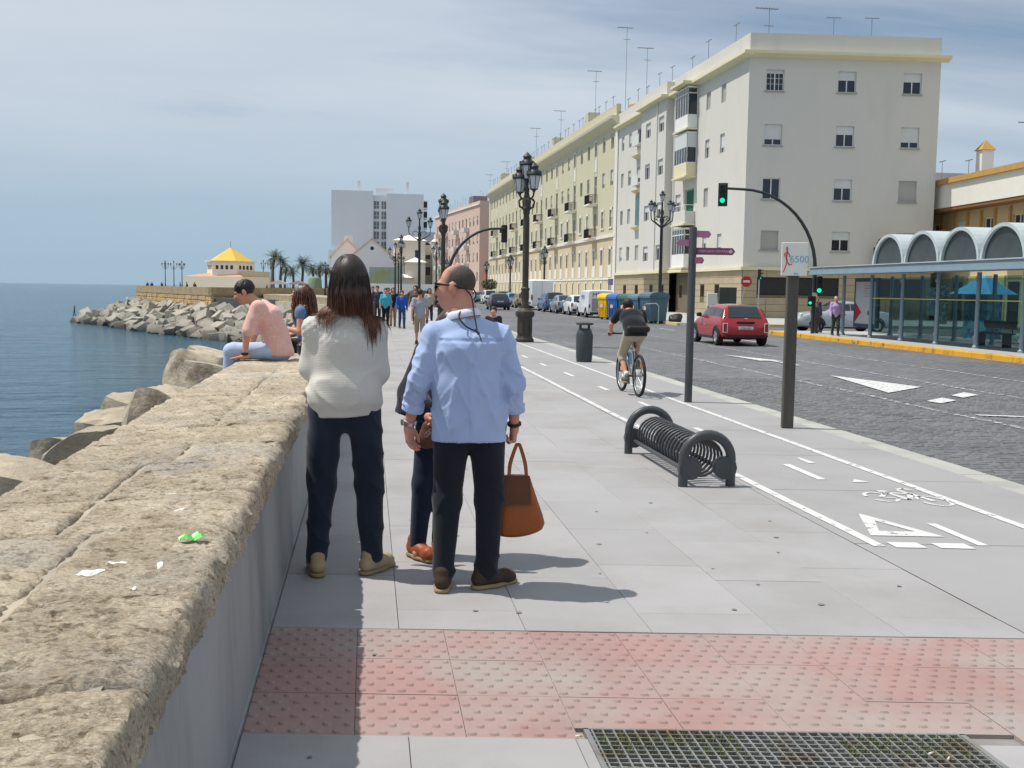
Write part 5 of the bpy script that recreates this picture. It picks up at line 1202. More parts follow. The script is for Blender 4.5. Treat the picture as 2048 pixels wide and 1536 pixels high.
cb = thing('grey_meter_box', 'small pale grey box on legs beside the green cabinet', 'cabinet', (22.1, 66.0, .02), R(-10)); MB().bbox(-.32, .32, -.2, .2, .75, 1.6, .03).obj('box_body', mat('pale grey box', hexc(186, 186, 178), .7, .06), cb)
for x in (-.22, .22): MB().tube([(x, 0, 0), (x, 0, .8)], .05, 8).obj('leg', M_steel, cb)
wl = thing('wall_lantern', 'bracket wall lantern on the shaded gable of the cream block', 'lamp', (33.7, 66.4, 3.85)); MB().box(-.05, .05, .3, .8, -.6, 1.0).tube([(0, .6, 0), (0, .1, .25), (0, 0, .6)], .04, 6).obj('bracket', M_iron, wl); lantern(wl, (0, -.0, .75))
# ---- waste containers
def container(loc, rz, col, label, h=1.42):
    t = thing('waste_container', label, 'container', loc, rz, 'waste containers in a row')
    m = mat('container ' + label[:14], col, .45, .08, 2, .001, 40)
    b = MB(); ring = lambda w, d, z: [(-w, -d, z), (w, -d, z), (w, d, z), (-w, d, z)]
    b.rings([ring(.52, .44, .12), ring(.56, .48, .14), ring(.66, .56, h - .22), ring(.72, .62, h - .20), ring(.72, .62, h - .10)])
    for k in range(5): b.box(-.5 + k * .23, -.44 + k * .23, -.57, -.5, .2, h - .3)
    b.obj('bin_body', m, t)
    ld = MB(); n = 8
    ld.rings([[(x, (.62 * math.cos(math.pi * i / n)), h - .10 + .24 * math.sin(math.pi * i / n) ** .7) for i in range(n + 1)] for x in (-.74, -.7, -.68, .68, .7, .74)], False)
    for x in (-.74, .74): ld.add([(x, .62 * math.cos(math.pi * i / n), h - .10 + .24 * math.sin(math.pi * i / n) ** .7) for i in range(n + 1)], [tuple(range(n + 1))])
    ld.obj('lid', m, t, 30)
    MB().box(-.2, .2, -.60, -.575, .75, .95).obj('sticker', mat('sticker', hexc(226, 216, 210), .6, .2, 30, stain=hexc(200, 60, 50), stscale=30, stlo=.5, sthi=.55), t)
    for x in (-.45, .45):
        for y in (-.35, .35): MB().lathe([(.09, -.03), (.09, .03)], 10).xf(Matrix.Translation((x, y, .09)) @ Matrix.Rotation(R(90), 4, 'Y')).obj('wheel', M_rubber, t)
    return t
for i, (x, y, col, lb) in enumerate(((15.1, 64.9, hexc(226, 184, 30), 'yellow recycling container, first of the row'), (15.33, 63.1, hexc(44, 104, 176), 'bright blue paper container beside the yellow one'), (15.55, 61.3, hexc(54, 92, 84), 'green container between the blue ones'), (15.75, 59.6, hexc(84, 112, 126), 'blue grey container half hidden by the cyclist head'), (15.95, 57.7, hexc(78, 104, 118), 'large blue grey container nearest the camera in the row'))):
    container((x, y, -.12), R(-80), col, lb, 1.5 if i < 4 else 1.62)
rl = thing('container_guard_rail', 'bent galvanised guard rail around the nearest container', 'railing', (15.6, 56.4, -.12), R(-80)); MB().tube([(-.1, -.6, 0), (-.1, -.6, .95), (0, -.5, 1.1), (.9, -.3, 1.15), (1.0, -.2, 1.0), (1.0, -.2, 0)], .03, 6).obj('rail', M_galv, rl)
gb = thing('black_rubbish_bag', 'black rubbish bag on the kerb beside the containers', 'bag', (16.75, 56.0, .0)); gbm = link('bag_body', boulder(11, 5, .8), gb, (0, 0, .2), 0, (.35, .3, .25)); gbm.data = gbm.data.copy(); gbm.data.materials.clear(); gbm.data.materials.append(M_black)
# ---- tree-pit grate
gr = thing('tree_pit_grate', 'rusty steel grate over a pit with grass, at the bottom edge', 'grate', (0, 0, 0))
M_gbar = mat('grate steel', (.20, .205, .20), .6, .3, 8, stain=(.14, .10, .06), stscale=5)
def gp(x, c, z): return (x, c + SK * x, z)
for k in range(35):
    x = GX0 + .01 + k * (GX1 - GX0 - .02) / 34; MB().add([gp(x - .003, 3.2, -.03), gp(x + .003, 3.2, -.03), gp(x + .003, 3.878, -.03), gp(x - .003, 3.878, -.03), gp(x - .003, 3.2, .001), gp(x + .003, 3.2, .001), gp(x + .003, 3.878, .001), gp(x - .003, 3.878, .001)], [(4, 5, 6, 7), (0, 3, 7, 4), (1, 2, 6, 5), (3, 2, 6, 7)]).obj('bearing_bar', M_gbar, gr)
for k in range(20):
    c = 3.2 + k * .0355; MB().add([gp(GX0, c, -.012), gp(GX1, c, -.012), gp(GX1, c + .005, -.012), gp(GX0, c + .005, -.012), gp(GX0, c, 0), gp(GX1, c, 0), gp(GX1, c + .005, 0), gp(GX0, c + .005, 0)], [(4, 5, 6, 7), (0, 1, 5, 4), (3, 2, 6, 7)]).obj('cross_rod', M_gbar, gr)
fr_ = MB()
for (xa, xb, ca_, cb_) in ((GX0 - .02, GX0, 3.18, 3.885), (GX1, GX1 + .02, 3.18, 3.885), (GX0 - .02, GX1 + .02, 3.878, 3.888)):
    fr_.add([gp(xa, ca_, .0), gp(xb, ca_, .0), gp(xb, cb_, .0), gp(xa, cb_, .0), gp(xa, ca_, -.05), gp(xb, ca_, -.05), gp(xb, cb_, -.05), gp(xa, cb_, -.05)], [(0, 1, 2, 3), (0, 1, 5, 4), (2, 3, 7, 6), (1, 2, 6, 5), (3, 0, 4, 7)])
fr_.obj('grate_frame', M_gbar, gr)
pit = MB(); pit.quad(gp(GX0, 3.1, -.6), gp(GX1, 3.1, -.6), gp(GX1, 3.89, -.6), gp(GX0, 3.89, -.6)).quad(gp(GX0, 3.1, -.6), gp(GX0, 3.89, -.6), gp(GX0, 3.89, -.03), gp(GX0, 3.1, -.03)).quad(gp(GX1, 3.1, -.6), gp(GX1, 3.89, -.6), gp(GX1, 3.89, -.03), gp(GX1, 3.1, -.03)).quad(gp(GX0, 3.89, -.6), gp(GX1, 3.89, -.6), gp(GX1, 3.89, -.03), gp(GX0, 3.89, -.03)).quad(gp(GX0, 3.1, -.6), gp(GX1, 3.1, -.6), gp(GX1, 3.1, -.03), gp(GX0, 3.1, -.03))
pit.obj('pit', mat('dark concrete pit', (.02, .028, .034), .5, .3, 3), gr)  # floor and sides of the pit share one near-black colour
M_dirt = mat('pit soil', hexc(160, 154, 138), .95, .25, 14, .01, 60, stain=hexc(116, 112, 80), stscale=6, stlo=.5, sthi=.65)
dv = []; df = []; nx, ny = 60, 14
for j in range(ny + 1):
    for i in range(nx + 1):
        x = GX0 + (GX1 - GX0) * i / nx; c = 3.63 + .255 * j / ny
        if j == 0: c += .02 * float(fbm(x * 9, 0, 0, 2))
        z = -.030 + .03 * float(fbm(x * 14, c * 14, 0, 3)) + (-.3 if j == 0 else 0); dv.append(gp(x, c, z)); df += [(j * (nx + 1) + i, j * (nx + 1) + i + 1, (j + 1) * (nx + 1) + i + 1, (j + 1) * (nx + 1) + i)] if i < nx and j < ny else []
for s in (0, 1):
    b = len(dv); x0 = GX0 if s == 0 else GX1 - .16; dv += [gp(x0, 3.1, -.035), gp(x0 + .16, 3.1, -.035), gp(x0 + .16, 3.64, -.035), gp(x0, 3.64, -.035)]; df.append((b, b + 1, b + 2, b + 3))
link('soil', np_mesh('soil', dv, df, M_dirt, 180), gr)
gv = []; gf = []; rs = random.Random(9)
for i in range(4200):
    x = rs.uniform(GX0 + .02, GX1 - .02)
    if vnoise(x * 5.5, 3.3) < .52: continue
    c = 3.66 + rs.random() * .2; h = rs.uniform(.015, .05); a = rs.uniform(0, 6.28); b = len(gv); p = gp(x, c, -.03); w = .004
    gv += [(p[0] + w * math.cos(a), p[1] + w * math.sin(a), p[2]), (p[0] - w * math.cos(a), p[1] - w * math.sin(a), p[2]), (p[0] + rs.uniform(-.02, .02), p[1] + rs.uniform(-.02, .02), p[2] + h)]; gf.append((b, b + 1, b + 2))
o = link('grass', np_mesh('grass', gv, gf, mat('pit grass', (.16, .19, .055), .8, .4, 20)), gr); o['kind'] = 'stuff'
for i, (x, c) in enumerate(((.78, 3.80), (2.02, 3.70), (2.06, 3.66))):
    o = MB().tube([(-.015, 0, .004), (.0, .0, .004)], .004, 6, 0).tube([(.0, 0, .004), (.012, 0, .004)], .004, 6, 1).obj('cigarette_butt', [M_alu, mat('butt filter', hexc(206, 150, 80), .8, .1)], None, None, gp(x, c, .002), .4 * i)
    tag(o, ('cigarette butt on the paving left of the grate', 'cigarette butt lying on the grate, left of two', 'cigarette butt lying on the grate, right of two')[i], 'litter')
rs = random.Random(21); M_gum = mat('old chewing gum', (.17, .17, .165), .9, .2)
gl = ['left of the wall shadow', 'below the long haired woman', 'right of the man shoes', 'near the tactile strip', 'in the open middle of the paving', 'towards the bike lane', 'beside the bike rack', 'right of centre']
spots = [(-.2, 3.62), (.55, 5.25), (.77, 5.2), (.03, 4.65), (2.2, 5.6), (2.05, 5.95), (2.6, 6.3), (1.5, 6.6), (1.7, 7.6), (2.2, 7.9), (2.9, 7.2), (1.2, 8.2), (2.4, 5.2), (1.9, 6.9), (.6, 6.9), (3.0, 5.5), (.9, 9.5), (1.6, 10.4), (1.35, 5.9), (2.75, 6.7), (1.9, 5.15), (.3, 7.4)]
gs = MB()
for (x, y) in spots:
    r = rs.uniform(.007, .018); gs.add([(x + r * rs.uniform(.8, 1.2) * math.cos(2 * math.pi * k / 9), y + r * rs.uniform(.8, 1.2) * math.sin(2 * math.pi * k / 9), .0035) for k in range(9)], [tuple(range(9))])
o = gs.obj('gum_spots', M_gum, prom); o['kind'] = 'stuff'
# ------------------------------------------------------------------ vehicles
M_tyre = mat('tyre', (.018, .018, .019), .85, .15, 8); M_rim = mat('alloy rim', (.55, .56, .58), .3, .08, 5, metal=.7)
M_cglass = mat('car glass', (.020, .030, .034), .06, .15, 2, spec=.7); M_trim = mat('black trim', (.02, .02, .021), .55, .1)
M_tail = mat('tail light red', (.28, .012, .012), .2, .15, 8, spec=.6); M_head = mat('head light', (.7, .72, .74), .1, .05); M_plate = mat('number plate', hexc(206, 210, 214), .5, .03); M_plt = mat('plate digits', (.05, .055, .07), .6, 0); M_chr = mat('chrome', (.75, .76, .78), .12, .02, metal=.9)
_wm = {}
def wheel_meshes(r, w):
    k = (round(r, 2), round(w, 2))
    if k not in _wm:
        ty = MB().lathe([(r * .62, -w / 2), (r * .93, -w / 2), (r, -w / 2 + .03), (r, w / 2 - .03), (r * .93, w / 2), (r * .62, w / 2)], 22, cap0=False, cap1=False).xf(Matrix.Rotation(R(90), 4, 'Y')).mesh('tyre', M_tyre, 40)
        ri = MB().lathe([(r * .63, -w / 2 + .01), (r * .60, -w / 2 + .035), (r * .2, -w / 2 + .05)], 22, cap0=False, cap1=True)
        for i in range(5):
            q = MB().box(-.035, .035, r * .12, r * .60, -w / 2 + .008, -w / 2 + .045).xf(Matrix.Rotation(R(72 * i), 4, 'Z')); ri.add(q.v, q.f)
        ri = ri.xf(Matrix.Rotation(R(90), 4, 'Y')).mesh('rim', M_rim)
        bk = MB().lathe([(r * .63, -w / 2 + .055), (r * .63, w / 2)], 18).xf(Matrix.Rotation(R(90), 4, 'Y')).mesh('brake_disc', M_trim)
        _wm[k] = (ty, ri, bk)
    return _wm[k]
PROF = {  # y from rear (fraction of L), z low, z belt, z top (fractions of H), half width belt, half width top
 'mini': [(0, .26, .40, .43, .78, .66), (.010, .22, .47, .50, .90, .78), (.022, .21, .54, .57, .955, .83), (.04, .20, .64, .665, .985, .86), (.075, .17, .665, .80, .99, .80), (.115, .15, .67, .93, 1, .745), (.15, .14, .67, .965, 1, .74), (.30, .13, .675, .995, 1, .745), (.45, .13, .675, 1.0, 1, .745), (.55, .13, .67, .975, 1, .74), (.62, .13, .665, .86, 1, .79), (.695, .13, .655, .68, 1, .86), (.80, .14, .62, .645, .985, .86), (.90, .17, .56, .59, .95, .80), (.965, .22, .46, .49, .88, .70), (1.0, .30, .40, .42, .74, .6)],
 'hatch': [(0, .26, .42, .45, .86, .74), (.012, .2, .56, .58, .95, .84), (.03, .18, .62, .645, .97, .85), (.07, .16, .64, .78, .99, .80), (.125, .14, .64, .94, 1, .74), (.25, .13, .64, .99, 1, .74), (.42, .13, .635, 1.0, 1, .74), (.55, .13, .63, .965, 1, .74), (.63, .13, .62, .82, 1, .80), (.72, .13, .61, .635, 1, .86), (.84, .14, .57, .6, .98, .84), (.95, .2, .48, .51, .9, .74), (1, .3, .38, .4, .76, .62)],
 'sedan': [(0, .26, .46, .5, .86, .74), (.012, .2, .60, .63, .95, .84), (.10, .16, .655, .685, .98, .86), (.18, .15, .66, .69, .99, .85), (.25, .14, .66, .85, 1, .78), (.32, .13, .66, .975, 1, .74), (.45, .13, .66, 1.0, 1, .74), (.55, .13, .655, .97, 1, .74), (.63, .13, .65, .82, 1, .80), (.71, .13, .64, .665, 1, .86), (.85, .14, .60, .63, .98, .84), (.96, .2, .5, .53, .9, .74), (1, .3, .4, .42, .76, .62)],
 'mpv': [(0, .2, .40, .43, .88, .78), (.012, .16, .52, .55, .96, .86), (.025, .15, .60, .63, .98, .86), (.05, .14, .61, .80, .99, .80), (.085, .13, .61, .96, 1, .76), (.25, .12, .61, .995, 1, .76), (.45, .12, .60, 1.0, 1, .76), (.60, .12, .59, .94, 1, .76), (.68, .12, .58, .78, 1, .81), (.77, .12, .57, .60, 1, .86), (.88, .13, .53, .56, .97, .84), (.965, .18, .44, .47, .9, .74), (1, .28, .36, .38, .76, .62)],
 'van': [(0, .16, .50, .97, .98, .90), (.006, .14, .52, .985, 1, .93), (.03, .13, .52, 1.0, 1, .94), (.3, .13, .52, 1.0, 1, .94), (.58, .13, .52, .995, 1, .93), (.66, .13, .52, .96, 1, .9), (.74, .13, .51, .80, 1, .86), (.82, .13, .50, .535, 1, .86), (.92, .14, .44, .48, .97, .84), (.98, .18, .34, .37, .9, .76), (1, .25, .3, .32, .8, .66)],
}
def make_car(kind, L, W, H, paint, label, loc, rz=0.0, wr=.30, wb=(.17, .80), panes=None, plate='', detail=True, group=None, trim=True):
    t = thing('parked_car' if group else 'car', label, 'car' if kind != 'van' else 'van', loc, rz, group)
    P = PROF[kind]; hw = W / 2
    def pts(st):
        y, zl, zb, zt, w, wt = st; Y = (y - .5) * L; zl, zb, zt = zl * H, zb * H, zt * H; w *= hw; wt *= hw
        a = [(0, zl), (w * .86, zl), (w * .975, zl + .07), (w, zl + (zb - zl) * .45), (w * .985, zl + (zb - zl) * .8), (w * .95, zb), (w * .95 * .12 + wt * .88, zb + (zt - zb) * .88), (wt * .90, zt - .025 * min(1, (zt - zb) * 4) + 0), (wt * .62, zt), (0, zt + .012)]
        return [Vector((x, Y, z)) for x, z in a]
    rings_ = []
    for st in P:
        h = pts(st); rings_.append(h + [Vector((-p.x, p.y, p.z)) for p in h[-2:0:-1]])
    bd_ = MB().rings(rings_).obj('body', paint, t, 32 if kind != 'mini' else 70)
    if kind == 'mini': sb_ = bd_.modifiers.new('round', 'SUBSURF'); sb_.levels = 2; sb_.render_levels = 2
    S = [pts(s) for s in P]
    def side_pane(i0, i1, sg, f0=0.0, f1=1.0, lo=.14, hi=.86):
        b = MB(); top = []; bot = []
        ys = [i0 + f0] + [k for k in range(math.ceil(i0 + f0 + 1e-6), math.floor(i1 - 1 + f1 + 1) + 0) if i0 + f0 < k < i1 - 1 + f1] + [i1 - 1 + f1]
        for q in ys:
            k = min(int(q), len(S) - 2); f = q - k; A = S[k][5].lerp(S[k + 1][5], f); B = S[k][6].lerp(S[k + 1][6], f)
            n = Vector((B.z - A.z, 0, A.x - B.x)); n = n.normalized() * .007 if n.length > 1e-6 else Vector((.007, 0, 0))
            for lst, u in ((bot, lo), (top, hi)):
                p = A.lerp(B, u) + n; lst.append(Vector((p.x * sg, p.y, p.z)))
        for a in range(len(ys) - 1): b.quad(bot[a], bot[a + 1], top[a + 1], top[a])
        return b.obj('side_window', M_cglass, t)
    roof0 = next(i for i, s in enumerate(P) if s[3] > .93); roof1 = max(i for i, s in enumerate(P) if s[3] > .93)
    if panes is None:
        cow = next(i for i in range(roof1, len(P)) if P[i][3] - P[i][2] < .05); tl = max([i for i in range(0, roof0) if P[i][3] - P[i][2] < .05] + [0])
        mid = (roof0 + roof1) // 2
        for sg in (-1, 1):
            if kind == 'van': side_pane(roof1, cow, sg, .0, .35, .12, .9)
            else:
                side_pane(tl, mid, sg, .75, 1.0); side_pane(mid, cow, sg, .06, .62)
        def slope_pane(i0, i1, nm, s, m):
            b = MB(); up = Vector((0, s * .010, .010)); prev = None
            for k in range(i0, i1 + 1):
                c = .05 if k == i0 else -.05 if k == i1 else 0
                f = S[k]; q = S[min(k + 1, len(S) - 1)] if c > 0 else S[k - 1]; w = abs(c) * 1.6
                A = f[8].lerp(q[8], w); B = f[9].lerp(q[9], w)
                row = [Vector((-A.x * 1.28, A.y, A.z)) + up, Vector((-A.x * .7, A.y, A.z + .006)) + up, B + up, Vector((A.x * .7, A.y, A.z + .006)) + up, Vector((A.x * 1.28, A.y, A.z)) + up]
                if prev:
                    for j in range(4): b.quad(prev[j], prev[j + 1], row[j + 1], row[j])
                prev = row
            return b.obj(nm, m, t, 60)
        slope_pane(roof1, cow, 'windscreen', 1, M_cglass)
        if kind != 'van': slope_pane(tl, roof0, 'rear_window', -1, M_cglass)
    ty, ri, bk = wheel_meshes(wr, .2)
    for fy in wb:
        for sg in (-1, 1):
            k = max(i for i in range(len(P)) if P[i][0] <= fy); x = hw * P[k][4] - .085; Y = (fy - .5) * L
            o = link('wheel', None, t, (sg * x, Y, wr), 0 if sg < 0 else math.pi); link('tyre', ty, o); link('rim', ri, o); link('brake_disc', bk, o)
            ar = MB(); n = 14; ro = wr + .075; ri_ = wr + .005
            inn = [(0.0, ri_ * math.cos(math.pi * i / n), ri_ * math.sin(math.pi * i / n)) for i in range(n + 1)]; out = [(0.0, ro * math.cos(math.pi * i / n), ro * math.sin(math.pi * i / n)) for i in range(n + 1)]
            for i in range(n): ar.add([(0, *inn[i][1:]), (0, *inn[i + 1][1:]), (0, *out[i + 1][1:]), (0, *out[i][1:]), (.05, *inn[i][1:]), (.05, *inn[i + 1][1:]), (.03, *out[i + 1][1:]), (.03, *out[i][1:])], [(4, 5, 6, 7), (0, 1, 5, 4), (3, 2, 6, 7)])
            ar.add([(.012, ri_ * math.cos(math.pi * i / n), ri_ * math.sin(math.pi * i / n)) for i in range(n + 1)], [tuple(range(n + 1))])
            ao = ar.obj('wheel_arch', M_trim, t, None, (sg * (hw * P[k][4] - .028), Y, wr), 0 if sg > 0 else math.pi)
    zb = P[2][2] * H
    for sg in (-1, 1):
        z = zb * .82 if kind != 'van' else H * .42
        hh = .16 if kind != 'mini' else .17
        bl_ = MB().bbox(-.07, .07, -.03, .03, -hh, hh * .75, .025).obj('tail_light', M_tail, t, None, (sg * (hw * .84), -L / 2 + .028, z + .02), 0)
        if kind == 'mini': MB().box(-.083, .083, -.020, .02, -hh - .012, hh * .75 + .012).obj('light_surround', M_chr, t, None, (sg * (hw * .84), -L / 2 + .03, z + .02))
        MB().bbox(-.11, .11, -.06, .06, -.08, .08, .03).obj('headlight', M_head, t, None, (sg * hw * .72, L * .455, P[-3][2] * H * .92))
        kc = min(len(P) - 1, max(i for i in range(len(P)) if P[i][0] <= .66)); y = (P[kc][0] - .5) * L
        m_ = MB().bbox(-.09, .09, -.06, .06, -.07, .07, .03).obj('wing_mirror', M_trim if kind in ('mini', 'van') else paint, t, None, (sg * (hw + .085), y, P[kc][2] * H + .08)); MB().box(-.06, .06, -.02, .02, -.03, .0).obj('mirror_arm', M_trim, m_, None, (-sg * .07, 0, -.05))
        MB().bbox(-.012, .012, -.08, .08, -.015, .015, .008).obj('door_handle', M_chr if kind == 'mini' else M_trim, t, None, (sg * (hw * .985 + .006), L * .02, zb * .86 + .02))
    if trim: MB().box(-hw * .8, hw * .8, -.012, .05, -.06, .10 if kind != 'mini' else .03).obj('lower_bumper', M_trim, t, None, (0, -L / 2 - .002, P[0][1] * H - .02))
    for sg in (-1, 1): MB().box(-.01, .02, -L * .22, L * .22, -.08, .0).obj('sill_trim', M_trim, t, None, (sg * hw * .965, 0, P[5][1] * H + .09))
    o = MB().bbox(-.26, .26, -.012, .012, -.055, .055, .004).obj('number_plate', M_plate, t, None, (0, -L / 2 - .014 + (.03 if kind in ('mini', 'hatch', 'mpv') else 0), zb * .80 if kind != 'van' else H * .30))
    if plate: txt(plate, .085, M_plt, o, (0, -.0135, 0), (R(90), 0, 0), 'plate_digits', .001)
    return t
def paintm(name, c, m=0.0): return mat('paint ' + name, c, .28, .03, 1.5, metal=m, coat=.6, spec=.5)
mini = make_car('mini', 3.70, 1.70, 1.40, paintm('red', hexc(158, 18, 28)), 'red hatchback driving away along the cobbled road', (12.55, 35.6, -.125), R(-1), .31, (.165, .835), plate='5768 HSN')
MB().box(-.30, .30, -.02, .02, -.025, .025).obj('tailgate_handle', M_trim, mini, None, (0, -1.80, .80)); MB().bbox(-.06, .06, -.012, .012, -.012, .012, .005).obj('winged_badge', M_chr, mini, None, (0, -1.80, .93))
PK = 'cars parked along the far kerb'
van = make_car('van', 4.35, 1.78, 1.84, paintm('van white', hexc(226, 228, 230)), 'white delivery van with blue MRW lettering beside the yellow container', (15.28, 70.6, -.125), 0, .31, (.16, .79), group=PK)
M_mrw = mat('van blue lettering', (.03, .05, .22), .5, .05)
txt('MRW', .44, M_mrw, van, (-.05, -2.185, 1.50), (R(90), 0, 0), 'rear_lettering', .003); txt('MRW', .42, mat('van pale blue lettering', hexc(70, 90, 170), .5, .05), van, (-.895, -.55, 1.36), (R(84), 0, R(-90)), 'side_lettering', .003)
MB().box(-.6, .6, -.006, .006, -.42, .44).obj('rear_panel', mat('grey panel', hexc(150, 152, 156), .5, .05), van, None, (.0, -2.178, .84))
make_car('hatch', 3.55, 1.62, 1.48, paintm('white', hexc(224, 226, 228)), 'small white hatchback in front of the MRW van', (15.2, 76.2, -.125), 0, .29, group=PK)
make_car('sedan', 4.35, 1.72, 1.42, paintm('silver blue', hexc(140, 156, 170), .4), 'silver blue saloon between white hatchback and blue people carrier', (15.2, 81.6, -.125), 0, .30, group=PK)
make_car('mpv', 4.3, 1.78, 1.65, paintm('mid blue', hexc(78, 110, 150), .4), 'mid blue people carrier behind the tall white van', (15.2, 87.2, -.125), 0, .31, group=PK)
bv = thing('large_white_van', 'tall white panel van, largest vehicle in the parked row', 'van', (15.25, 95.2, -.125), 0, PK)
MB().bbox(-1.0, 1.0, -3.0, 1.2, .35, 2.72, .12).obj('cargo_body', paintm('van white', hexc(226, 228, 230)), bv, 40); MB().extr([(1.18, .35), (3.0, .4), (3.0, .95), (2.5, 1.25), (1.75, 2.15), (1.18, 2.5)], 'x', -.97, .97).obj('cab', paintm('van white', hexc(226, 228, 230)), bv)
MB().box(-.985, -.972, 1.35, 2.2, 1.25, 1.9).obj('side_window', M_cglass, bv); MB().box(-1.012, -1.001, -2.9, 2.6, .55, .7).obj('side_moulding', M_trim, bv); MB().box(-.01, .01, -3.012, -3.0, .5, 2.6).obj('door_gap', M_trim, bv)
for sg in (-.9, .9):
    MB().box(sg - .07, sg + .07, -3.03, -3.0, .9, 1.35).obj('tail_light', M_tail, bv)
    MB().bbox(-.1, .1, -.06, .06, -.14, .14, .03).obj('wing_mirror', M_trim, bv, None, (math.copysign(1.1, sg), 1.9, 1.45))
for (x, y) in ((-.9, -1.7), (.9, -1.7), (-.9, 2.1), (.9, 2.1)):
    o = link('wheel', None, bv, (x, y, .34), 0 if x < 0 else math.pi)
    for nm, me in zip(('tyre', 'rim', 'brake_disc'), wheel_meshes(.34, .22)): link(nm, me, o)
make_car('hatch', 3.9, 1.7, 1.5, paintm('gold', hexc(150, 140, 110), .4), 'dull gold hatchback behind the lamp post, beyond the tall van', (15.1, 103.5, -.125), 0, .3, group=PK)
make_car('hatch', 3.8, 1.68, 1.48, paintm('sky blue', hexc(110, 170, 215)), 'sky blue hatchback beyond the dull gold one', (15.0, 110, -.125), 0, .3, group=PK)
make_car('mpv', 4.2, 1.75, 1.62, paintm('olive', hexc(130, 128, 100), .4), 'olive people carrier further along the parked row', (14.9, 118, -.125), 0, .3, group=PK)
make_car('mpv', 4.3, 1.8, 1.70, paintm('white', hexc(224, 226, 228)), 'white sport utility car left of the dark blue car', (14.6, 128, -.125), 0, .32, group=PK)
make_car('sedan', 4.4, 1.75, 1.45, paintm('grey teal', hexc(110, 140, 146), .4), 'grey teal saloon just right of the bald man neck', (14.4, 137, -.125), 0, .31, group=PK)
make_car('hatch', 3.9, 1.7, 1.5, paintm('white', hexc(224, 226, 228)), 'furthest white hatchback of the parked row', (14.2, 146, -.125), 0, .3, group=PK)
make_car('hatch', 3.95, 1.72, 1.48, paintm('dark blue', (.012, .03, .055)), 'dark blue hatchback driving in the near lane', (11.35, 92.5, -.125), 0, .30, plate='1840 GKL')
make_car('sedan', 4.7, 1.8, 1.47, paintm('silver', hexc(190, 194, 198), .5), 'silver saloon waiting in the side street behind the pedestrians', (22.2, 47.6, -.13), R(90), .33)
make_car('hatch', 4.1, 1.75, 1.5, paintm('graphite', (.03, .033, .038), .3), 'dark car parked behind the walkers on the promenade end', (5.2, 118, .0), R(70), .3)
make_car('mpv', 4.4, 1.8, 1.6, paintm('steel blue', hexc(70, 90, 120), .4), 'steel blue car beside the flowered blouse walker', (7.6, 108, -.125), R(0), .31)

# ------------------------------------------------------------------ bus shelter with barrel vaults
bsx = 19.05; M_shel = mat('shelter blue grey', hexc(132, 152, 164), .5, .06, 2); M_vault = mat('vault concrete', hexc(176, 186, 188), .85, .08, .9, .004, 14, stain=hexc(150, 160, 160), stscale=.8, stlo=.5, sthi=.7)
sh = thing('bus_shelter', 'blue grey bus shelter with barrel vaulted roof and glass screens', 'bus shelter', (0, 0, .02))
PY = [40.4 - 2.37 * k for k in range(10)]; yS, yE = 41.2, PY[-1] - .8
MB().box(17.95, 21.3, yE, yS, 2.52, 2.66).obj('roof_slab', M_shel, sh); MB().box(17.9, 17.949, yE, yS, 2.40, 2.70).box(17.86, 17.9, yE, yS, 2.42, 2.47).obj('fascia', M_shel, sh); MB().box(17.86, 21.35, yE, yS, 2.70, 2.735).obj('roof_edge', M_vault, sh)
vm = MB(); n = 18; ro, ri_, hh_ = 1.175, 1.06, 1.15
def arc(r, hz, X): return [(X, -r * math.cos(math.pi * i / n), hz * math.sin(math.pi * i / n)) for i in range(n + 1)]
o1, i1, o2, i2 = arc(ro, hh_, 0), arc(ri_, hh_ - .11, 0), arc(ro, hh_, 2.1), arc(ri_, hh_ - .11, 2.1)
for i in range(n):
    vm.quad(o1[i], o1[i + 1], o2[i + 1], o2[i]); vm.quad(i1[i], i1[i + 1], i2[i + 1], i2[i]); vm.quad(o1[i], o1[i + 1], i1[i + 1], i1[i]); vm.quad(o2[i], o2[i + 1], i2[i + 1], i2[i])
vme = vm.mesh('vault_shell', M_vault, 50)
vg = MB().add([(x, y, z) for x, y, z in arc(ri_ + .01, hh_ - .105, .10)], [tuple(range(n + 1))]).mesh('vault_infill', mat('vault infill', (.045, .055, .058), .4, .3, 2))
for k in range(1, 9):
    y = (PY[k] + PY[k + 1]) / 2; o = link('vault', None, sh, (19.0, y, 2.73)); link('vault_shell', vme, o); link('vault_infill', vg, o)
pm = MB().lathe([(.11, 0), (.11, .06), (.075, .1), (.07, 2.4)], 14).mesh('post', M_shel, 40); pc = MB().bbox(-.05, .05, -.05, .05, 0, .10, .015).mesh('glass_clamp', M_galv)
M_sg = glassmat('shelter glass', (.74, .87, .88), .20, dark=(.03, .05, .055)); M_yl = mat('yellow glass strip', hexc(214, 206, 80), .5, .03)
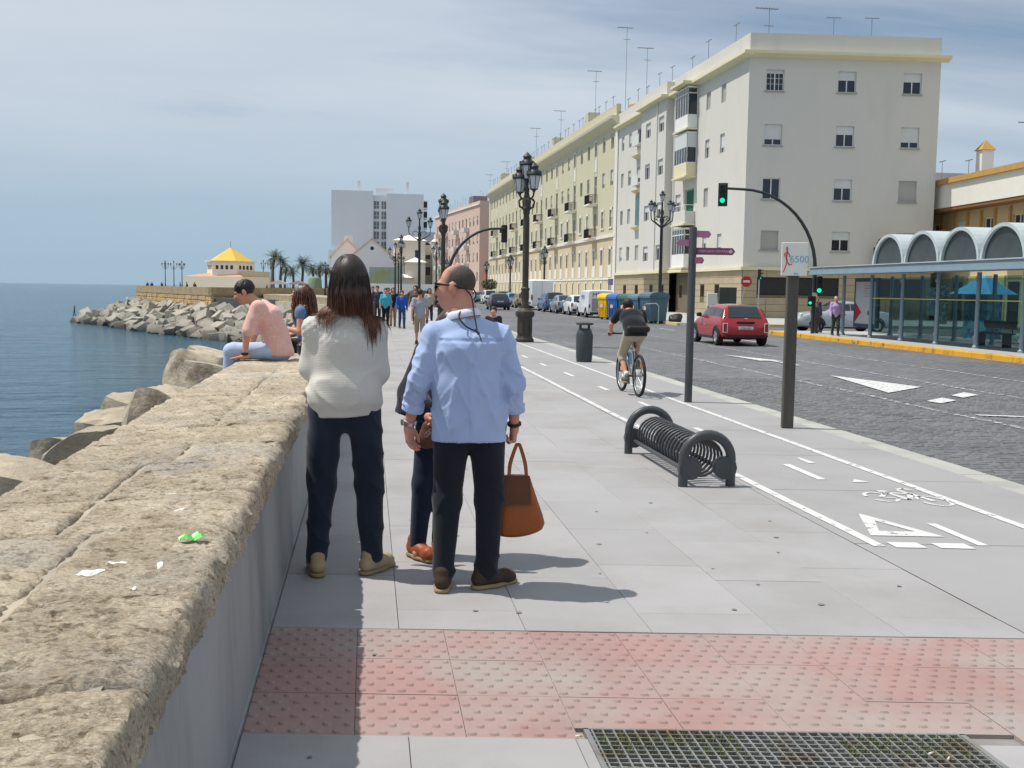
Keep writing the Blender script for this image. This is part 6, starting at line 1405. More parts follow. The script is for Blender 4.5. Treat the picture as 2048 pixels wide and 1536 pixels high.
for k, y in enumerate(PY):
    o = link('post', pm, sh, (bsx, y, 0))
    if k > 1:
        for z in (.3, 2.1): link('glass_clamp', pc, o, (-.0, .09, z))
    link('rear_post', pm, sh, (21.1, y, 0))
    if k < len(PY) - 1:
        if k > 0:
            g = MB().box(bsx - .006, bsx + .006, PY[k + 1] + .1, y - .1, .18, 2.28).obj('glass_screen', M_sg, sh); MB().box(bsx - .009, bsx - .0065, PY[k + 1] + .1, y - .1, 1.50, 1.53).obj('yellow_strip', M_yl, g)
        MB().box(21.09, 21.10, PY[k + 1] + .1, y - .1, .18, 2.28).obj('glass_screen', M_sg, sh)
        if k in (3, 5, 7):
            b = link('bench', None, sh, (20.4, (y + PY[k + 1]) / 2, 0)); MB().bbox(-.2, .2, -.9, .9, .42, .47, .01).box(.19, .23, -.9, .9, .6, .85).obj('bench_seat', M_iron2, b); MB().box(-.15, .15, -.75, -.7, 0, .42).box(-.15, .15, .7, .75, 0, .42).box(.18, .2, -.72, -.68, .4, .85).box(.18, .2, .68, .72, .4, .85).obj('bench_leg', M_iron2, b)
ad = link('poster_case', None, sh, (19.4, 39.25, 0), R(0)); MB().box(0, .12, -1.0, .95, .35, 2.3).obj('case_frame', mat('case blue', hexc(52, 74, 92), .5, .06), ad); MB().box(-.006, -.001, -.86, .82, .5, 2.15).obj('poster', mat('poster white', hexc(186, 192, 196), .5, .04), ad)
MB().add([(-.009, .82, .55), (-.009, .82, 1.35), (-.009, .28, .95)], [(0, 1, 2)]).obj('red_diamond', mat('poster red', hexc(176, 26, 36), .5, .04), ad); MB().lathe([(.09, 0), (.09, .004)], 12).xf(Matrix.Translation((-.008, -.32, .93)) @ Matrix.Rotation(R(90), 4, 'Y')).obj('poster_roundel', M_steel, ad)
for i in range(5): MB().box(-.009, -.007, -.45, .05 + .05 * (i % 3), 1.98 - i * .1, 2.0 - i * .1).obj('poster_text_line', mat('poster ink', hexc(150, 110, 116), .6, .05), ad)
for i, (y, z0, z1, w, c) in enumerate(((37.0, .9, 1.95, .36, (150, 190, 205)), (36.4, 1.5, 2.0, .42, (70, 84, 120)), (36.4, .6, 1.4, .4, (120, 146, 146)))):
    p = MB().box(20.95, 20.99, y - w, y + w, z0, z1).obj('timetable_panel', mat('panel %d' % i, tuple(hexc(*c)), .5, .25, 6, stain=hexc(220, 226, 226), stscale=9, stlo=.5, sthi=.56), sh)
for lb, y, x in (('blue peaked ticket kiosk behind the shelter glass', 34.6, 23.6),):
    k_ = thing('ticket_kiosk', lb, 'kiosk', (24.0, 38.6, .0), R(25)); MB().box(-.5, .5, -.5, .5, 0, 1.75).obj('kiosk_body', mat('kiosk print', hexc(120, 180, 200), .6, .25, 4, stain=hexc(60, 110, 170), stscale=5, stlo=.48, sthi=.55), k_); q = MB(); pyr(q, -.9, .9, -.9, .9, 1.75, .75); q.obj('kiosk_roof', mat('kiosk blue roof', hexc(96, 176, 226), .6, .05), k_)
bb = thing('dark_bin_beside_shelter', 'dark square bin standing in the shelter', 'bin', (20.6, 28.6, .02)); MB().bbox(-.22, .22, -.22, .22, 0, .5, .02).obj('bin_body', M_black, bb); MB().bbox(-.24, .24, -.24, .24, .5, .6, .02).obj('bin_lid', M_steel, bb)
# ------------------------------------------------------------------ signed-distance modelling for people
V3 = lambda *a: np.array(a, np.float32)
def surface_net(f, org, h):
    ins = f < 0; nx, ny, nz = f.shape
    cs = [(i, j, k) for i in (0, 1) for j in (0, 1) for k in (0, 1)]
    sl = lambda a, c: a[c[0]:nx - 1 + c[0], c[1]:ny - 1 + c[1], c[2]:nz - 1 + c[2]]
    cnt = sum(sl(ins, c).astype(np.int8) for c in cs); act = (cnt > 0) & (cnt < 8)
    ci = np.argwhere(act)
    if len(ci) == 0: return np.zeros((0, 3)), np.zeros((0, 4), int)
    idx = np.full(act.shape, -1, np.int32); idx[act] = np.arange(len(ci))
    val = np.stack([sl(f, c)[act] for c in cs], 1); acc = np.zeros((len(ci), 3), np.float32); num = np.zeros(len(ci), np.float32)
    carr = np.array(cs, np.float32)
    for a in range(8):
        for b in range(a + 1, 8):
            if np.abs(carr[a] - carr[b]).sum() != 1: continue
            cr_ = (val[:, a] < 0) != (val[:, b] < 0); t = np.where(cr_, val[:, a] / np.where(val[:, a] == val[:, b], 1, val[:, a] - val[:, b]), 0)
            acc += np.where(cr_[:, None], carr[a] + (carr[b] - carr[a]) * t[:, None], 0); num += cr_
    vs = np.array(org) + (ci + acc / np.maximum(num, 1)[:, None]) * h; fs = []
    for ax in range(3):
        u, v = [(1, 2), (2, 0), (0, 1)][ax]; A = np.moveaxis(ins, (ax, u, v), (0, 1, 2)); I = np.moveaxis(idx, (ax, u, v), (0, 1, 2))
        ch = A[:-1, 1:-1, 1:-1] != A[1:, 1:-1, 1:-1]; flip = A[:-1, 1:-1, 1:-1]; e = np.argwhere(ch)
        if len(e) == 0: continue
        i, j, k = e.T; q = np.stack([I[i, j, k], I[i, j + 1, k], I[i, j + 1, k + 1], I[i, j, k + 1]], 1)
        fl = flip[ch]; q[~fl] = q[~fl][:, ::-1]; fs.append(q)
    return vs, np.concatenate(fs)
class SDF:
    def __init__(s): s.p = []
    def cap(s, a, b, ra, rb=None, sx=1.0, k=.03, op='+'):
        a, b = V3(*a), V3(*b); rb = ra if rb is None else rb; m = max(ra, rb) * max(1, sx) + k + .03
        def fn(P):
            ab = b - a; d = P - a; t = np.clip((d @ ab) / max(float(ab @ ab), 1e-9), 0, 1); q = d - t[..., None] * ab
            if sx != 1.0: q = q / V3(sx, 1, 1)
            return np.sqrt((q * q).sum(-1)) - (ra + (rb - ra) * t)
        s.p.append((fn, np.minimum(a, b) - m, np.maximum(a, b) + m, k, op)); return s
    def chain(s, pts, rads, sx=1.0, k=.03):
        for i in range(len(pts) - 1): s.cap(pts[i], pts[i + 1], rads[i], rads[i + 1], sx, k)
        return s
    def ell(s, c, r, M=None, k=.02, op='+'):
        c, r = V3(*c), V3(*r); M = np.eye(3, dtype=np.float32) if M is None else M; m = float(r.max()) + k + .03
        def fn(P):
            q = (P - c) @ M; k0 = np.sqrt(((q / r) ** 2).sum(-1)); k1 = np.sqrt(((q / (r * r)) ** 2).sum(-1)); return k0 * (k0 - 1) / np.maximum(k1, 1e-6)
        s.p.append((fn, c - m, c + m, k, op)); return s
    def half(s, c, n, op='&'):
        """keep the side the normal points away from"""
        c, n = V3(*c), V3(*n); n = n / np.linalg.norm(n)
        s.p.append((lambda P: (P - c) @ n, None, None, 0, op)); return s
    def field(s, lo, hi, h, disp=None):
        n = np.ceil((hi - lo) / h).astype(int) + 1; ax = [lo[i] + np.arange(n[i], dtype=np.float32) * h for i in range(3)]
        f = np.full(tuple(n), 1.0, np.float32)
        for fn, a, b, k, op in s.p:
            if a is None: i0 = np.zeros(3, int); i1 = n.copy()
            else: i0 = np.clip(np.floor((a - lo) / h).astype(int), 0, n); i1 = np.clip(np.ceil((b - lo) / h).astype(int) + 1, 0, n)
            if (i1 <= i0).any(): continue
            P = np.stack(np.meshgrid(*[ax[i][i0[i]:i1[i]] for i in range(3)], indexing='ij'), -1).astype(np.float32); d = fn(P)
            sl = tuple(slice(i0[i], i1[i]) for i in range(3)); g = f[sl]
            if op == '+':
                if k > 0: hh = np.clip(.5 + .5 * (g - d) / k, 0, 1); f[sl] = g + (d - g) * hh - k * hh * (1 - hh)
                else: f[sl] = np.minimum(g, d)
            elif op == '-': f[sl] = np.maximum(g, -d)
            else: f[sl] = np.maximum(g, d)
        if disp is not None:
            near = np.abs(f) < .06; idx = np.argwhere(near); P = (lo + idx * h).astype(np.float32); f[near] -= disp(P[:, 0], P[:, 1], P[:, 2])
        return f
    def mesh(s, h, disp=None, lo=None, hi=None):
        bb = [p for p in s.p if p[1] is not None and p[4] == '+']
        lo = np.min([p[1] for p in bb], 0) if lo is None else np.array(lo, np.float32); hi = np.max([p[2] for p in bb], 0) if hi is None else np.array(hi, np.float32)
        return surface_net(s.field(lo, hi, h, disp), lo, h)
def sdf_obj(S, h, name, m, parent, disp=None):
    v, f = S.mesh(h, disp); return link(name, np_mesh(name, v, f, m, 180), parent)
def rotm(yaw=0, pitch=0, roll=0):
    return np.array((Matrix.Rotation(yaw, 3, 'Z') @ Matrix.Rotation(pitch, 3, 'X') @ Matrix.Rotation(roll, 3, 'Y')), np.float32)
SKIN = lambda name, c, red=(0.36, .12, .08): mat('skin ' + name, c, .55, .10, 14, .0008, 90, spec=.35, stain=tuple(.6 * a + .4 * b for a, b in zip(c, red)), stscale=9, stlo=.5, sthi=.75)
def cloth(name, c, var=.08, bump=.0008, bs=260, rough=.9, **k): return mat('cloth ' + name, c, rough, var, 7, bump, bs, spec=.2, sheen=.15, **k)
def folds(amp, fx=9, fy=9, fz=3, seed=0.0, ridge=.5):
    def fn(x, y, z):
        a = fbm(x * fx + seed, y * fy + seed, z * fz, 3); n = vnoise(x * fx * .8 + 5 + seed + z * 2.0, y * fy * .8 + seed, z * fz * 1.3); r = (1 - np.abs(2 * n - 1)) ** 3
        return amp * (a * 2 * (1 - ridge) + r * ridge)
    return fn
def hand_sdf(w, u, pn, curl=(.25, .35, .25), sgn=1, sc=1.0, spread=.0):
    """w wrist, u finger direction, pn palm normal; thumb on side sgn"""
    u = V3(*u); u /= np.linalg.norm(u); pn = V3(*pn); pn = pn - u * (pn @ u); pn /= np.linalg.norm(pn); v = np.cross(pn, u) * sgn; w = V3(*w); S = SDF()
    P = lambda a, b, c: w + (u * a + v * b + pn * c) * sc
    S.cap(P(-.03, 0, 0), P(.02, 0, 0), .026 * sc, .026 * sc, k=.02)
    for b, ln, ss in ((.030, .068, 1), (.010, .076, 1), (-.010, .071, 1), (-.029, .055, .9)):
        base = P(.082 - abs(b) * .15, b, 0); S.cap(P(.015, b * .65, 0), base, .0175 * sc, .0125 * sc, k=.012)
        d = u + v * b * (2.0 + spread * 10); d /= np.linalg.norm(d); p = base; ang = 0
        for q, (cl_, fr) in enumerate(zip(curl, (.46, .31, .23))):
            ang += cl_; dd = d * math.cos(ang) + pn * math.sin(ang); nx_ = p + dd * ln * fr * 1.0 * sc; S.cap(p, nx_, (.0098 - q * .0009) * ss * sc, (.0090 - q * .0009) * ss * sc, k=.003); p = nx_
    t0 = P(.02, .022, .006); t1 = P(.052, .048, .014); t2 = P(.080, .054, .020); t3 = P(.104, .052, .026)
    S.cap(t0, t1, .016 * sc, .0125 * sc, k=.010); S.cap(t1, t2, .0118 * sc, .0105 * sc, k=.004); S.cap(t2, t3, .0105 * sc, .0085 * sc, k=.004)
    return S
def merge(parts):
    V = []; F = []; o = 0
    for v, f in parts:
        if len(v): V.append(v); F.append(f + o); o += len(v)
    return np.concatenate(V), np.concatenate(F)
def head_sdf(S, hc, Mh, s=1.0, fem=False):
    H_ = lambda *p: V3(*hc) + Mh @ (V3(*p) * s); E = lambda c, r, **k: S.ell(H_(*c), [q * s for q in r], Mh, **k)
    E((0, -.015, .030), (.076, .097, .090), k=.02); E((0, .032, -.035), (.060, .066, .083), k=.03); E((0, .050, -.088), (.040 if fem else .046, .042, .032), k=.03)
    S.cap(H_(0, .094, .012), H_(0, .116, -.026), .0095 * s, .0150 * s, k=.012); E((0, .083, .024), (.050, .018, .012), k=.02)
    E((0, .097, -.060), (.023, .012, .011), k=.012)
    for sg in (-1, 1):
        E((sg * .082, -.008, -.010), (.011, .023, .036), k=.006); E((sg * .032, .088, -.02), (.026, .022, .022), k=.02)
        S.ell(H_(sg * .032, .101, .008), [.016 * s, .012 * s, .010 * s], Mh, k=0, op='-')
    return H_
def base_joints(H, fem=False, w=1.0):
    k = H / 1.75; J = dict(pelvis=(0, 0, .95), waist=(0, .0, 1.10), chest=(0, .01, 1.30), neck=(0, -.01, 1.47), head=(0, .02, 1.635), ls=(-.185, 0, 1.425), rs=(.185, 0, 1.425),
        le=(-.235, -.03, 1.13), re=(.235, -.03, 1.13), lw=(-.25, .04, .88), rw=(.25, .04, .88), lh=(-.09, 0, .92), rh=(.09, 0, .92), lk=(-.10, .02, .50), rk=(.10, .02, .50), la=(-.10, -.02, .09), ra=(.10, -.02, .09))
    if fem: J['ls'] = (-.165, 0, 1.415); J['rs'] = (.165, 0, 1.415)
    return {a: tuple(q * k for q in b) for a, b in J.items()}
def shoe(par, ank, yaw, m, ms, H=1.0, low=False, L=.27, h=.007, name='shoe'):
    d = V3(math.sin(-yaw), math.cos(yaw), 0); s = V3(d[1], -d[0], 0); a = V3(*ank); a[2] = 0; S = SDF(); P = lambda f, l, z: a + d * f + s * l + V3(0, 0, z)
    S.cap(P(-.055, 0, .055), P(.03, 0, .055), .040, .042, k=.03); S.cap(P(.03, 0, .052), P(.13, .0, .044), .044, .040, k=.03); S.cap(P(.13, 0, .042), P(L - .105, 0, .036), .042, .033, k=.03); S.cap(P(-.04, 0, .06), P(-.035, 0, .105), .040, .043, k=.02)
    S.half(a + V3(0, 0, .016), (0, 0, -1)); 
    o = sdf_obj(S, h, name, m, par)
    T = SDF(); T.cap(P(-.055, 0, .012), P(.04, 0, .012), .043, .045, k=.03); T.cap(P(.04, 0, .012), P(L - .10, 0, .012), .046, .037, k=.03); T.half(a + V3(0, 0, .024), (0, 0, 1)); T.half(a + V3(0, 0, .001), (0, 0, -1)); sdf_obj(T, h, 'sole', ms, o)
    return o
def person(label, loc, rz=0.0, H=1.75, J=None, fem=False, girth=1.0, skin=None, top=None, bot=None, shoes=None, hair=None, hy=0.0, hp=0.0, h=.010, feet=(0, 0), hands=('relax', 'relax'), sleeve=1.0, topfn=None, leg=1.0, hem=None, group=None, legw=1.0, topdisp=None, botdisp=None, handdir=None, roomy=1.0, eyes=True, headscale=None, neckr=None):
    JJ = base_joints(H, fem); JJ.update(J or {}); g = girth; k = H / 1.75; A = {a: V3(*b) for a, b in JJ.items()}; Mh = rotm(hy, hp); hs = (headscale or min(1.02, .55 + .45 * k)) * (.96 if fem else 1.0)
    B = SDF(); H_ = head_sdf(B, A['head'], Mh, hs, fem)
    B.cap(A['neck'] - V3(0, 0, .03), H_(0, -.022, -.07), neckr or .056 * k * (.85 if fem else 1), neckr or .050 * k * (.85 if fem else 1), k=.03)
    B.cap(A['pelvis'], A['waist'], .095 * g * k, .085 * g * k, 1.45, .05).cap(A['waist'], A['chest'], .085 * g * k, .10 * g * k, 1.4, .05).cap(A['chest'], A['neck'], .095 * g * k, .045 * k, 1.35, .05).cap(A['ls'], A['rs'], .050 * k, .050 * k, k=.04)
    for s in 'lr':
        B.cap(A[s + 's'], A[s + 'e'], .047 * k, .038 * k, k=.02).cap(A[s + 'e'], A[s + 'w'], .040 * k, .026 * k, k=.015)
        B.cap(A[s + 'h'], A[s + 'k'], .075 * g * k, .050 * k, k=.03).cap(A[s + 'k'], A[s + 'a'], .052 * k, .034 * k, k=.02).cap(A[s + 'a'], A[s + 'a'] + V3(0, .05, -.05 * k), .033 * k, .03 * k, k=.02)
    parts = [B.mesh(h)]
    if h <= .012:
        fine = SDF(); head_sdf(fine, A['head'], Mh, hs * 1.0005, fem); fine.cap(A['neck'], H_(0, -.022, -.07), neckr or .055 * k * (.85 if fem else 1), neckr or .050 * k * (.85 if fem else 1), k=.03); parts.append(fine.mesh(.0048))
    for i, s in enumerate('lr'):
        u = A[s + 'w'] - A[s + 'e']; sg = -1 if s == 'l' else 1
        cu = {'relax': (.35, .45, .3), 'grip': (1.2, 1.3, .7), 'flat': (.05, .08, .05), 'bars': (1.0, 1.1, .6)}[hands[i]]
        pn = (-sg, .15, 0.) if handdir is None or handdir[i] is None else handdir[i][1]; uu = u if handdir is None or handdir[i] is None else handdir[i][0]
        # thumb points forward for hanging arms
        uu = V3(*uu); pnn = V3(*pn); vv = np.cross(pnn, uu / np.linalg.norm(uu)); sgn = 1 if vv[1] > 0 else -1
        if hands[i] == 'flat': sgn = 1 if vv[0] * sg < 0 else -1
        parts.append(hand_sdf(A[s + 'w'], uu, pnn, cu, sgn, k * .97).mesh(.0045 if h <= .012 else h * .6))
    v, f = merge(parts); body = link('person', np_mesh('person', v, f, skin or SKIN('mid', hexc(196, 146, 118)), 180), None, loc, rz); tag(body, label, 'person', group)
    if eyes:
        for sg in (-1, 1):
            e = SDF().ell(H_(sg * .032, .088, .007), [.013 * hs, .011 * hs, .010 * hs], Mh); v, f = e.mesh(.004 if h <= .012 else .006); link('eye', np_mesh('eye', v, f, M_eye, 180), body)
            if h <= .012: b_ = SDF().cap(H_(sg * .018, .097, .026), H_(sg * .05, .086, .027), .0045 * hs, .003 * hs, k=0); v, f = b_.mesh(.0035); link('eyebrow', np_mesh('eyebrow', v, f, mat('brow', (.03, .02, .014), .9, .2), 180), body)
        lp = SDF().ell(H_(0, .1015, -.060), [.021 * hs, .009 * hs, .007 * hs], Mh); v, f = lp.mesh(.0035 if h <= .012 else .006); link('lips', np_mesh('lips', v, f, mat('lips', hexc(168, 96, 86), .5, .1), 180), body)
    if top is not None:
        S = SDF()
        if topfn: topfn(S, A, k)
        else:
            r = roomy; hz = hem if hem is not None else A['pelvis'][2] - .06
            low = A['pelvis'] * .0 + V3(A['pelvis'][0], A['pelvis'][1], hz + .03)
            S.cap(low, A['waist'], .118 * g * k * r, .108 * g * k * r, 1.42, .05).cap(A['waist'], A['chest'], .108 * g * k * r, .118 * g * k * r, 1.42, .05).cap(A['chest'], A['neck'] - V3(0, 0, .055), .112 * g * k * r, .060 * k, 1.42, .05).cap(A['ls'] + V3(0, 0, -.01), A['rs'] + V3(0, 0, -.01), .062 * k, .062 * k, k=.05)
            for s in 'lr':
                if sleeve <= 0: continue
                e = A[s + 's'] + (A[s + 'e'] - A[s + 's']) * min(1, sleeve * 2); S.cap(A[s + 's'], e, .066 * k * r, .060 * k * r, k=.04)
                if sleeve > .5: S.cap(A[s + 'e'], A[s + 'e'] + (A[s + 'w'] - A[s + 'e']) * (sleeve - .5) * 2, .060 * k * r, .047 * k * r, k=.03)
            S.half(V3(0, 0, hz), (0, 0, -1)) if hem is not None and hem > 0 else None
            S.ell(A['neck'] + V3(0, .02, .045), [.075 * k, .075 * k, .055 * k], None, 0, '-')
        sdf_obj(S, h, 'top', top, body, topdisp or (folds(.010 * min(1, k), seed=loc[0] * 3) if h < .02 else None))
    if bot is not None:
        S = SDF(); wd = A['waist'] - A['pelvis']; S.cap(A['pelvis'] + wd * .22, A['pelvis'] - V3(0, 0, .03) * (wd[2] / np.linalg.norm(wd)), .104 * g * k, .112 * g * k, 1.42, .05)
        for s in 'lr':
            kn = A[s + 'k']; an = A[s + 'a']; w1, w2, w3 = .092 * g * k * legw, .072 * k * legw, .056 * k * legw
            S.cap(A[s + 'h'], kn, w1, w2, k=.04)
            if leg > .5: S.cap(kn, kn + (an - kn) * (leg - .5) * 2 * .97, w2, w2 + (w3 - w2) * (leg - .5) * 2, k=.03)
        sdf_obj(S, h, 'trousers', bot, body, botdisp or (folds(.010 * min(1, k), 8, 8, 4, seed=loc[1]) if h < .02 else None))
    if shoes is not None:
        ms = mat('shoe sole', hexc(150, 128, 96), .8, .1)
        for i, s in enumerate('lr'): 
            q = A[s + 'a'].copy(); lift = q[2] - .09 * k; o = shoe(body, q, feet[i], shoes, ms, 1.0, h=.007 if h <= .012 else h * .6, L=.27 * min(1, k + .02)); o.location = (0, 0, max(0, lift))
    if hair: hair(body, H_, Mh, hs, h)
    body['_h'] = 0
    del body['_h']
    return body, A, H_, Mh
M_eye = mat('eye', (.02, .015, .012), .2, .1)
def hair_short(m, c=-.035, t=1.07, rough=.006, crown=True, n=(0, -.75, .66)):
    def fn(body, H_, Mh, hs, h):
        S = SDF(); S.ell(H_(0, -.017, .034), [.0785 * t * hs, .0995 * t * hs, .090 * t * hs], Mh, k=0)
        nn = Mh @ V3(*n); nn = nn / np.linalg.norm(nn); S.half(V3(*H_(0, 0, 0)) + nn * c * hs, -nn)
        hh = .0045 if h <= .012 else .010
        sdf_obj(S, hh, 'hair', m, body, lambda x, y, z: rough * 2 * fbm(x * 60, y * 60, z * 25, 3) - .0)
    return fn
def strands(body, name, m, roots, target, n_seg, rad, coll, seed, gravity=.38, wave=0.0, wfreq=20, lens=(1, 1), out0=.6):
    """locks of hair: tapered triangular tubes that leave the scalp and hang, kept outside the colliders"""
    rs = np.random.default_rng(seed); V = []; F = []; o = 0
    for (p, d, L) in roots:
        L = L * rs.uniform(*lens); st = L / n_seg; pts = [p.copy()]; d = d / np.linalg.norm(d); ph = rs.uniform(0, 6.28); jit = rs.normal(size=3) * .025
        for q in range(n_seg):
            d = d * (1 - gravity) + (V3(0, 0, -1) + V3(*jit) * .8) * gravity; d /= np.linalg.norm(d); p2 = pts[-1] + d * st
            if wave: p2 = p2 + V3(math.cos(ph + q * wfreq / n_seg), math.sin(ph + q * wfreq / n_seg), 0) * wave * min(1, q / 3)
            for (a, b, r, sx) in coll:
                ab = b - a; t = np.clip(((p2 - a) @ ab) / max(float(ab @ ab), 1e-9), 0, 1); ax = a + ab * t; v = (p2 - ax) / V3(sx, 1, 1); ln = np.linalg.norm(v)
                if ln < r: p2 = ax + (v / max(ln, 1e-6)) * r * V3(sx, 1, 1)
            d = p2 - pts[-1]; d = d / max(np.linalg.norm(d), 1e-6); pts.append(p2)
        P = np.array(pts); tn = np.gradient(P, axis=0); tn /= np.linalg.norm(tn, axis=1, keepdims=True) + 1e-9
        a = np.cross(tn, V3(.3, .5, .8)); a /= np.linalg.norm(a, axis=1, keepdims=True) + 1e-9; b = np.cross(tn, a); r = rad * rs.uniform(.7, 1.3) * (1 - (np.arange(n_seg + 1) / n_seg) ** 3 * .85)[:, None]
        ring = np.stack([P + (a * math.cos(x) + b * math.sin(x)) * r for x in (0, 2.094, 4.189)], 1).reshape(-1, 3)
        V.append(ring)
        for q in range(n_seg):
            for j in range(3): F.append((o + q * 3 + j, o + q * 3 + (j + 1) % 3, o + q * 3 + 3 + (j + 1) % 3, o + q * 3 + 3 + j))
        o += len(ring)
    return link(name, np_mesh(name, np.concatenate(V), F, m, 180), body)
def hair_grad(name, c0, c1, z0, z1, rough=.38):
    """hair whose own colour runs from root to tip (object z)"""
    m = bpy.data.materials.new(name); m.use_nodes = True; t = m.node_tree; b = t.nodes['Principled BSDF']; b.inputs['Roughness'].default_value = rough; b.inputs['Specular IOR Level'].default_value = .45
    co = N(t, 'ShaderNodeTexCoord'); sp = N(t, 'ShaderNodeSeparateXYZ'); t.links.new(co.outputs['Object'], sp.inputs[0])
    mr = N(t, 'ShaderNodeMapRange', i_1=z0, i_2=z1, i_3=0, i_4=1); t.links.new(sp.outputs['Z'], mr.inputs[0])
    nz = N(t, 'ShaderNodeTexNoise', i_Scale=45.0, i_Detail=3.0); mpn = N(t, 'ShaderNodeMapping'); mpn.inputs['Scale'].default_value = (1, 1, .12); t.links.new(co.outputs['Object'], mpn.inputs[0]); t.links.new(mpn.outputs[0], nz.inputs['Vector'])
    ad = N(t, 'ShaderNodeMath', operation='MULTIPLY_ADD', i_1=.9, i_2=-.45); t.links.new(nz.outputs['Fac'], ad.inputs[0]); a2 = N(t, 'ShaderNodeMath', operation='ADD', use_clamp=True); t.links.new(ad.outputs[0], a2.inputs[0]); t.links.new(mr.outputs[0], a2.inputs[1])
    mx_ = N(t, 'ShaderNodeMix', data_type='RGBA'); mx_.inputs[6].default_value = (*c0, 1); mx_.inputs[7].default_value = (*c1, 1); t.links.new(a2.outputs[0], mx_.inputs['Factor']); t.links.new(mx_.outputs[2], b.inputs['Base Color'])
    MATS[name] = m; return m
# ------------------------------------------------------------------ the man in the pale blue shirt
M_blueshirt = cloth('pale blue shirt', hexc(163, 181, 217), .04, .0006, 300); M_navy = cloth('navy trousers', (.011, .014, .022), .2); M_brownshoe = mat('brown suede', (.050, .030, .020), .85, .25, 12, .001, 90)
SK1 = SKIN('fair', hexc(202, 144, 122)); SK2 = SKIN('tan', hexc(196, 140, 112))
Jm = dict(pelvis=(0.0, 0, .95), waist=(-.01, -.01, 1.12), chest=(-.02, -.01, 1.33), neck=(-.035, .0, 1.525), head=(-.08, .03, 1.66), ls=(-.195, 0, 1.405), rs=(.160, 0, 1.40), le=(-.275, -.02, 1.15), re=(.235, -.02, 1.14), lw=(-.330, .06, .895), rw=(.255, .05, .895),
          lh=(-.095, 0, .92), rh=(.095, 0, .92), lk=(-.115, .02, .50), rk=(.115, .01, .50), la=(-.140, -.02, .09), ra=(.105, .0, .09))
def shirt(S, A, k):
    S.cap((0.0, -.005, .74), A['waist'], .153, .139, 1.42, .03).cap(A['waist'], A['chest'], .137, .138, 1.42, .03).cap(A['chest'], A['neck'] - V3(0, 0, .10), .128, .075, 1.30, .04)
    for s in 'lr':
        S.cap(A['neck'] + V3(0, -.012, -.05), A[s + 's'] + V3(0, 0, -.004), .060, .066, k=.035)
        S.cap(A[s + 's'], A[s + 'e'], .071, .062, k=.022); S.cap(A[s + 'e'], A[s + 'e'] + (A[s + 'w'] - A[s + 'e']) * .50, .061, .053, k=.02)
    S.ell((-.005, 0, .60), [.62, .62, .232], None, 0, '-'); S.half((0, 0, .80), (0, 0, -1))
    S.ell(A['neck'] + V3(-.02, .02, .075), [.066, .070, .07], None, 0, '-')
def shirt_folds(x, y, z):
    base = .008 * fbm(x * 6 + 2, y * 7, z * 3.2, 3); sx = np.sign(x + .01)
    def rid(a, p): return (1 - np.abs(a * 2 - 1)) ** p
    r1 = rid(vnoise(x * 9 + 3 + z * 3.4 * sx, y * 4, z * 1.6), 6) * .014 * np.clip((z - .82) * 6, .15, 1) * np.clip((1.46 - z) * 3, 0, 1)
    r2 = rid(vnoise(x * 16 + 11 - z * 6 * sx, y * 5, z * 2.6), 7) * .011 * np.clip((z - .82) * 6, .15, 1)
    r4 = rid(vnoise(x * 5, y * 5, z * 13 + np.abs(x) * 16), 7) * .007 * np.clip(1 - np.abs(z - 1.10) * 4, 0, 1)
    arm = np.clip((np.abs(x + .02) - .185) * 14, 0, 1); r3 = arm * rid(vnoise(x * 7, y * 7, z * 20 + x * 11), 5) * .009
    yoke = np.where((z > 1.372) & (z < 1.384) & (y < 0), -.005, 0) * (np.abs(x) < .17)
    pleat = np.exp(-((x + .015) / .007) ** 2) * .006 * (z < 1.375) * (z > .95) * (y < 0)
    return base + r1 + r2 + r3 + r4 + yoke + pleat - .005
def trouser_folds(x, y, z):
    n = np.abs(vnoise(x * 5, y * 5, z * 12 + np.abs(x) * 14) * 2 - 1); w = np.clip(np.abs(z - .10) * -6 + 1, 0, 1) + .5 * np.clip(1 - np.abs(z - .5) * 5, 0, 1) + .5 * np.clip(1 - np.abs(z - .86) * 6, 0, 1)
    return .010 * fbm(x * 7, y * 7, z * 4, 3) + (1 - n) ** 4 * .016 * w
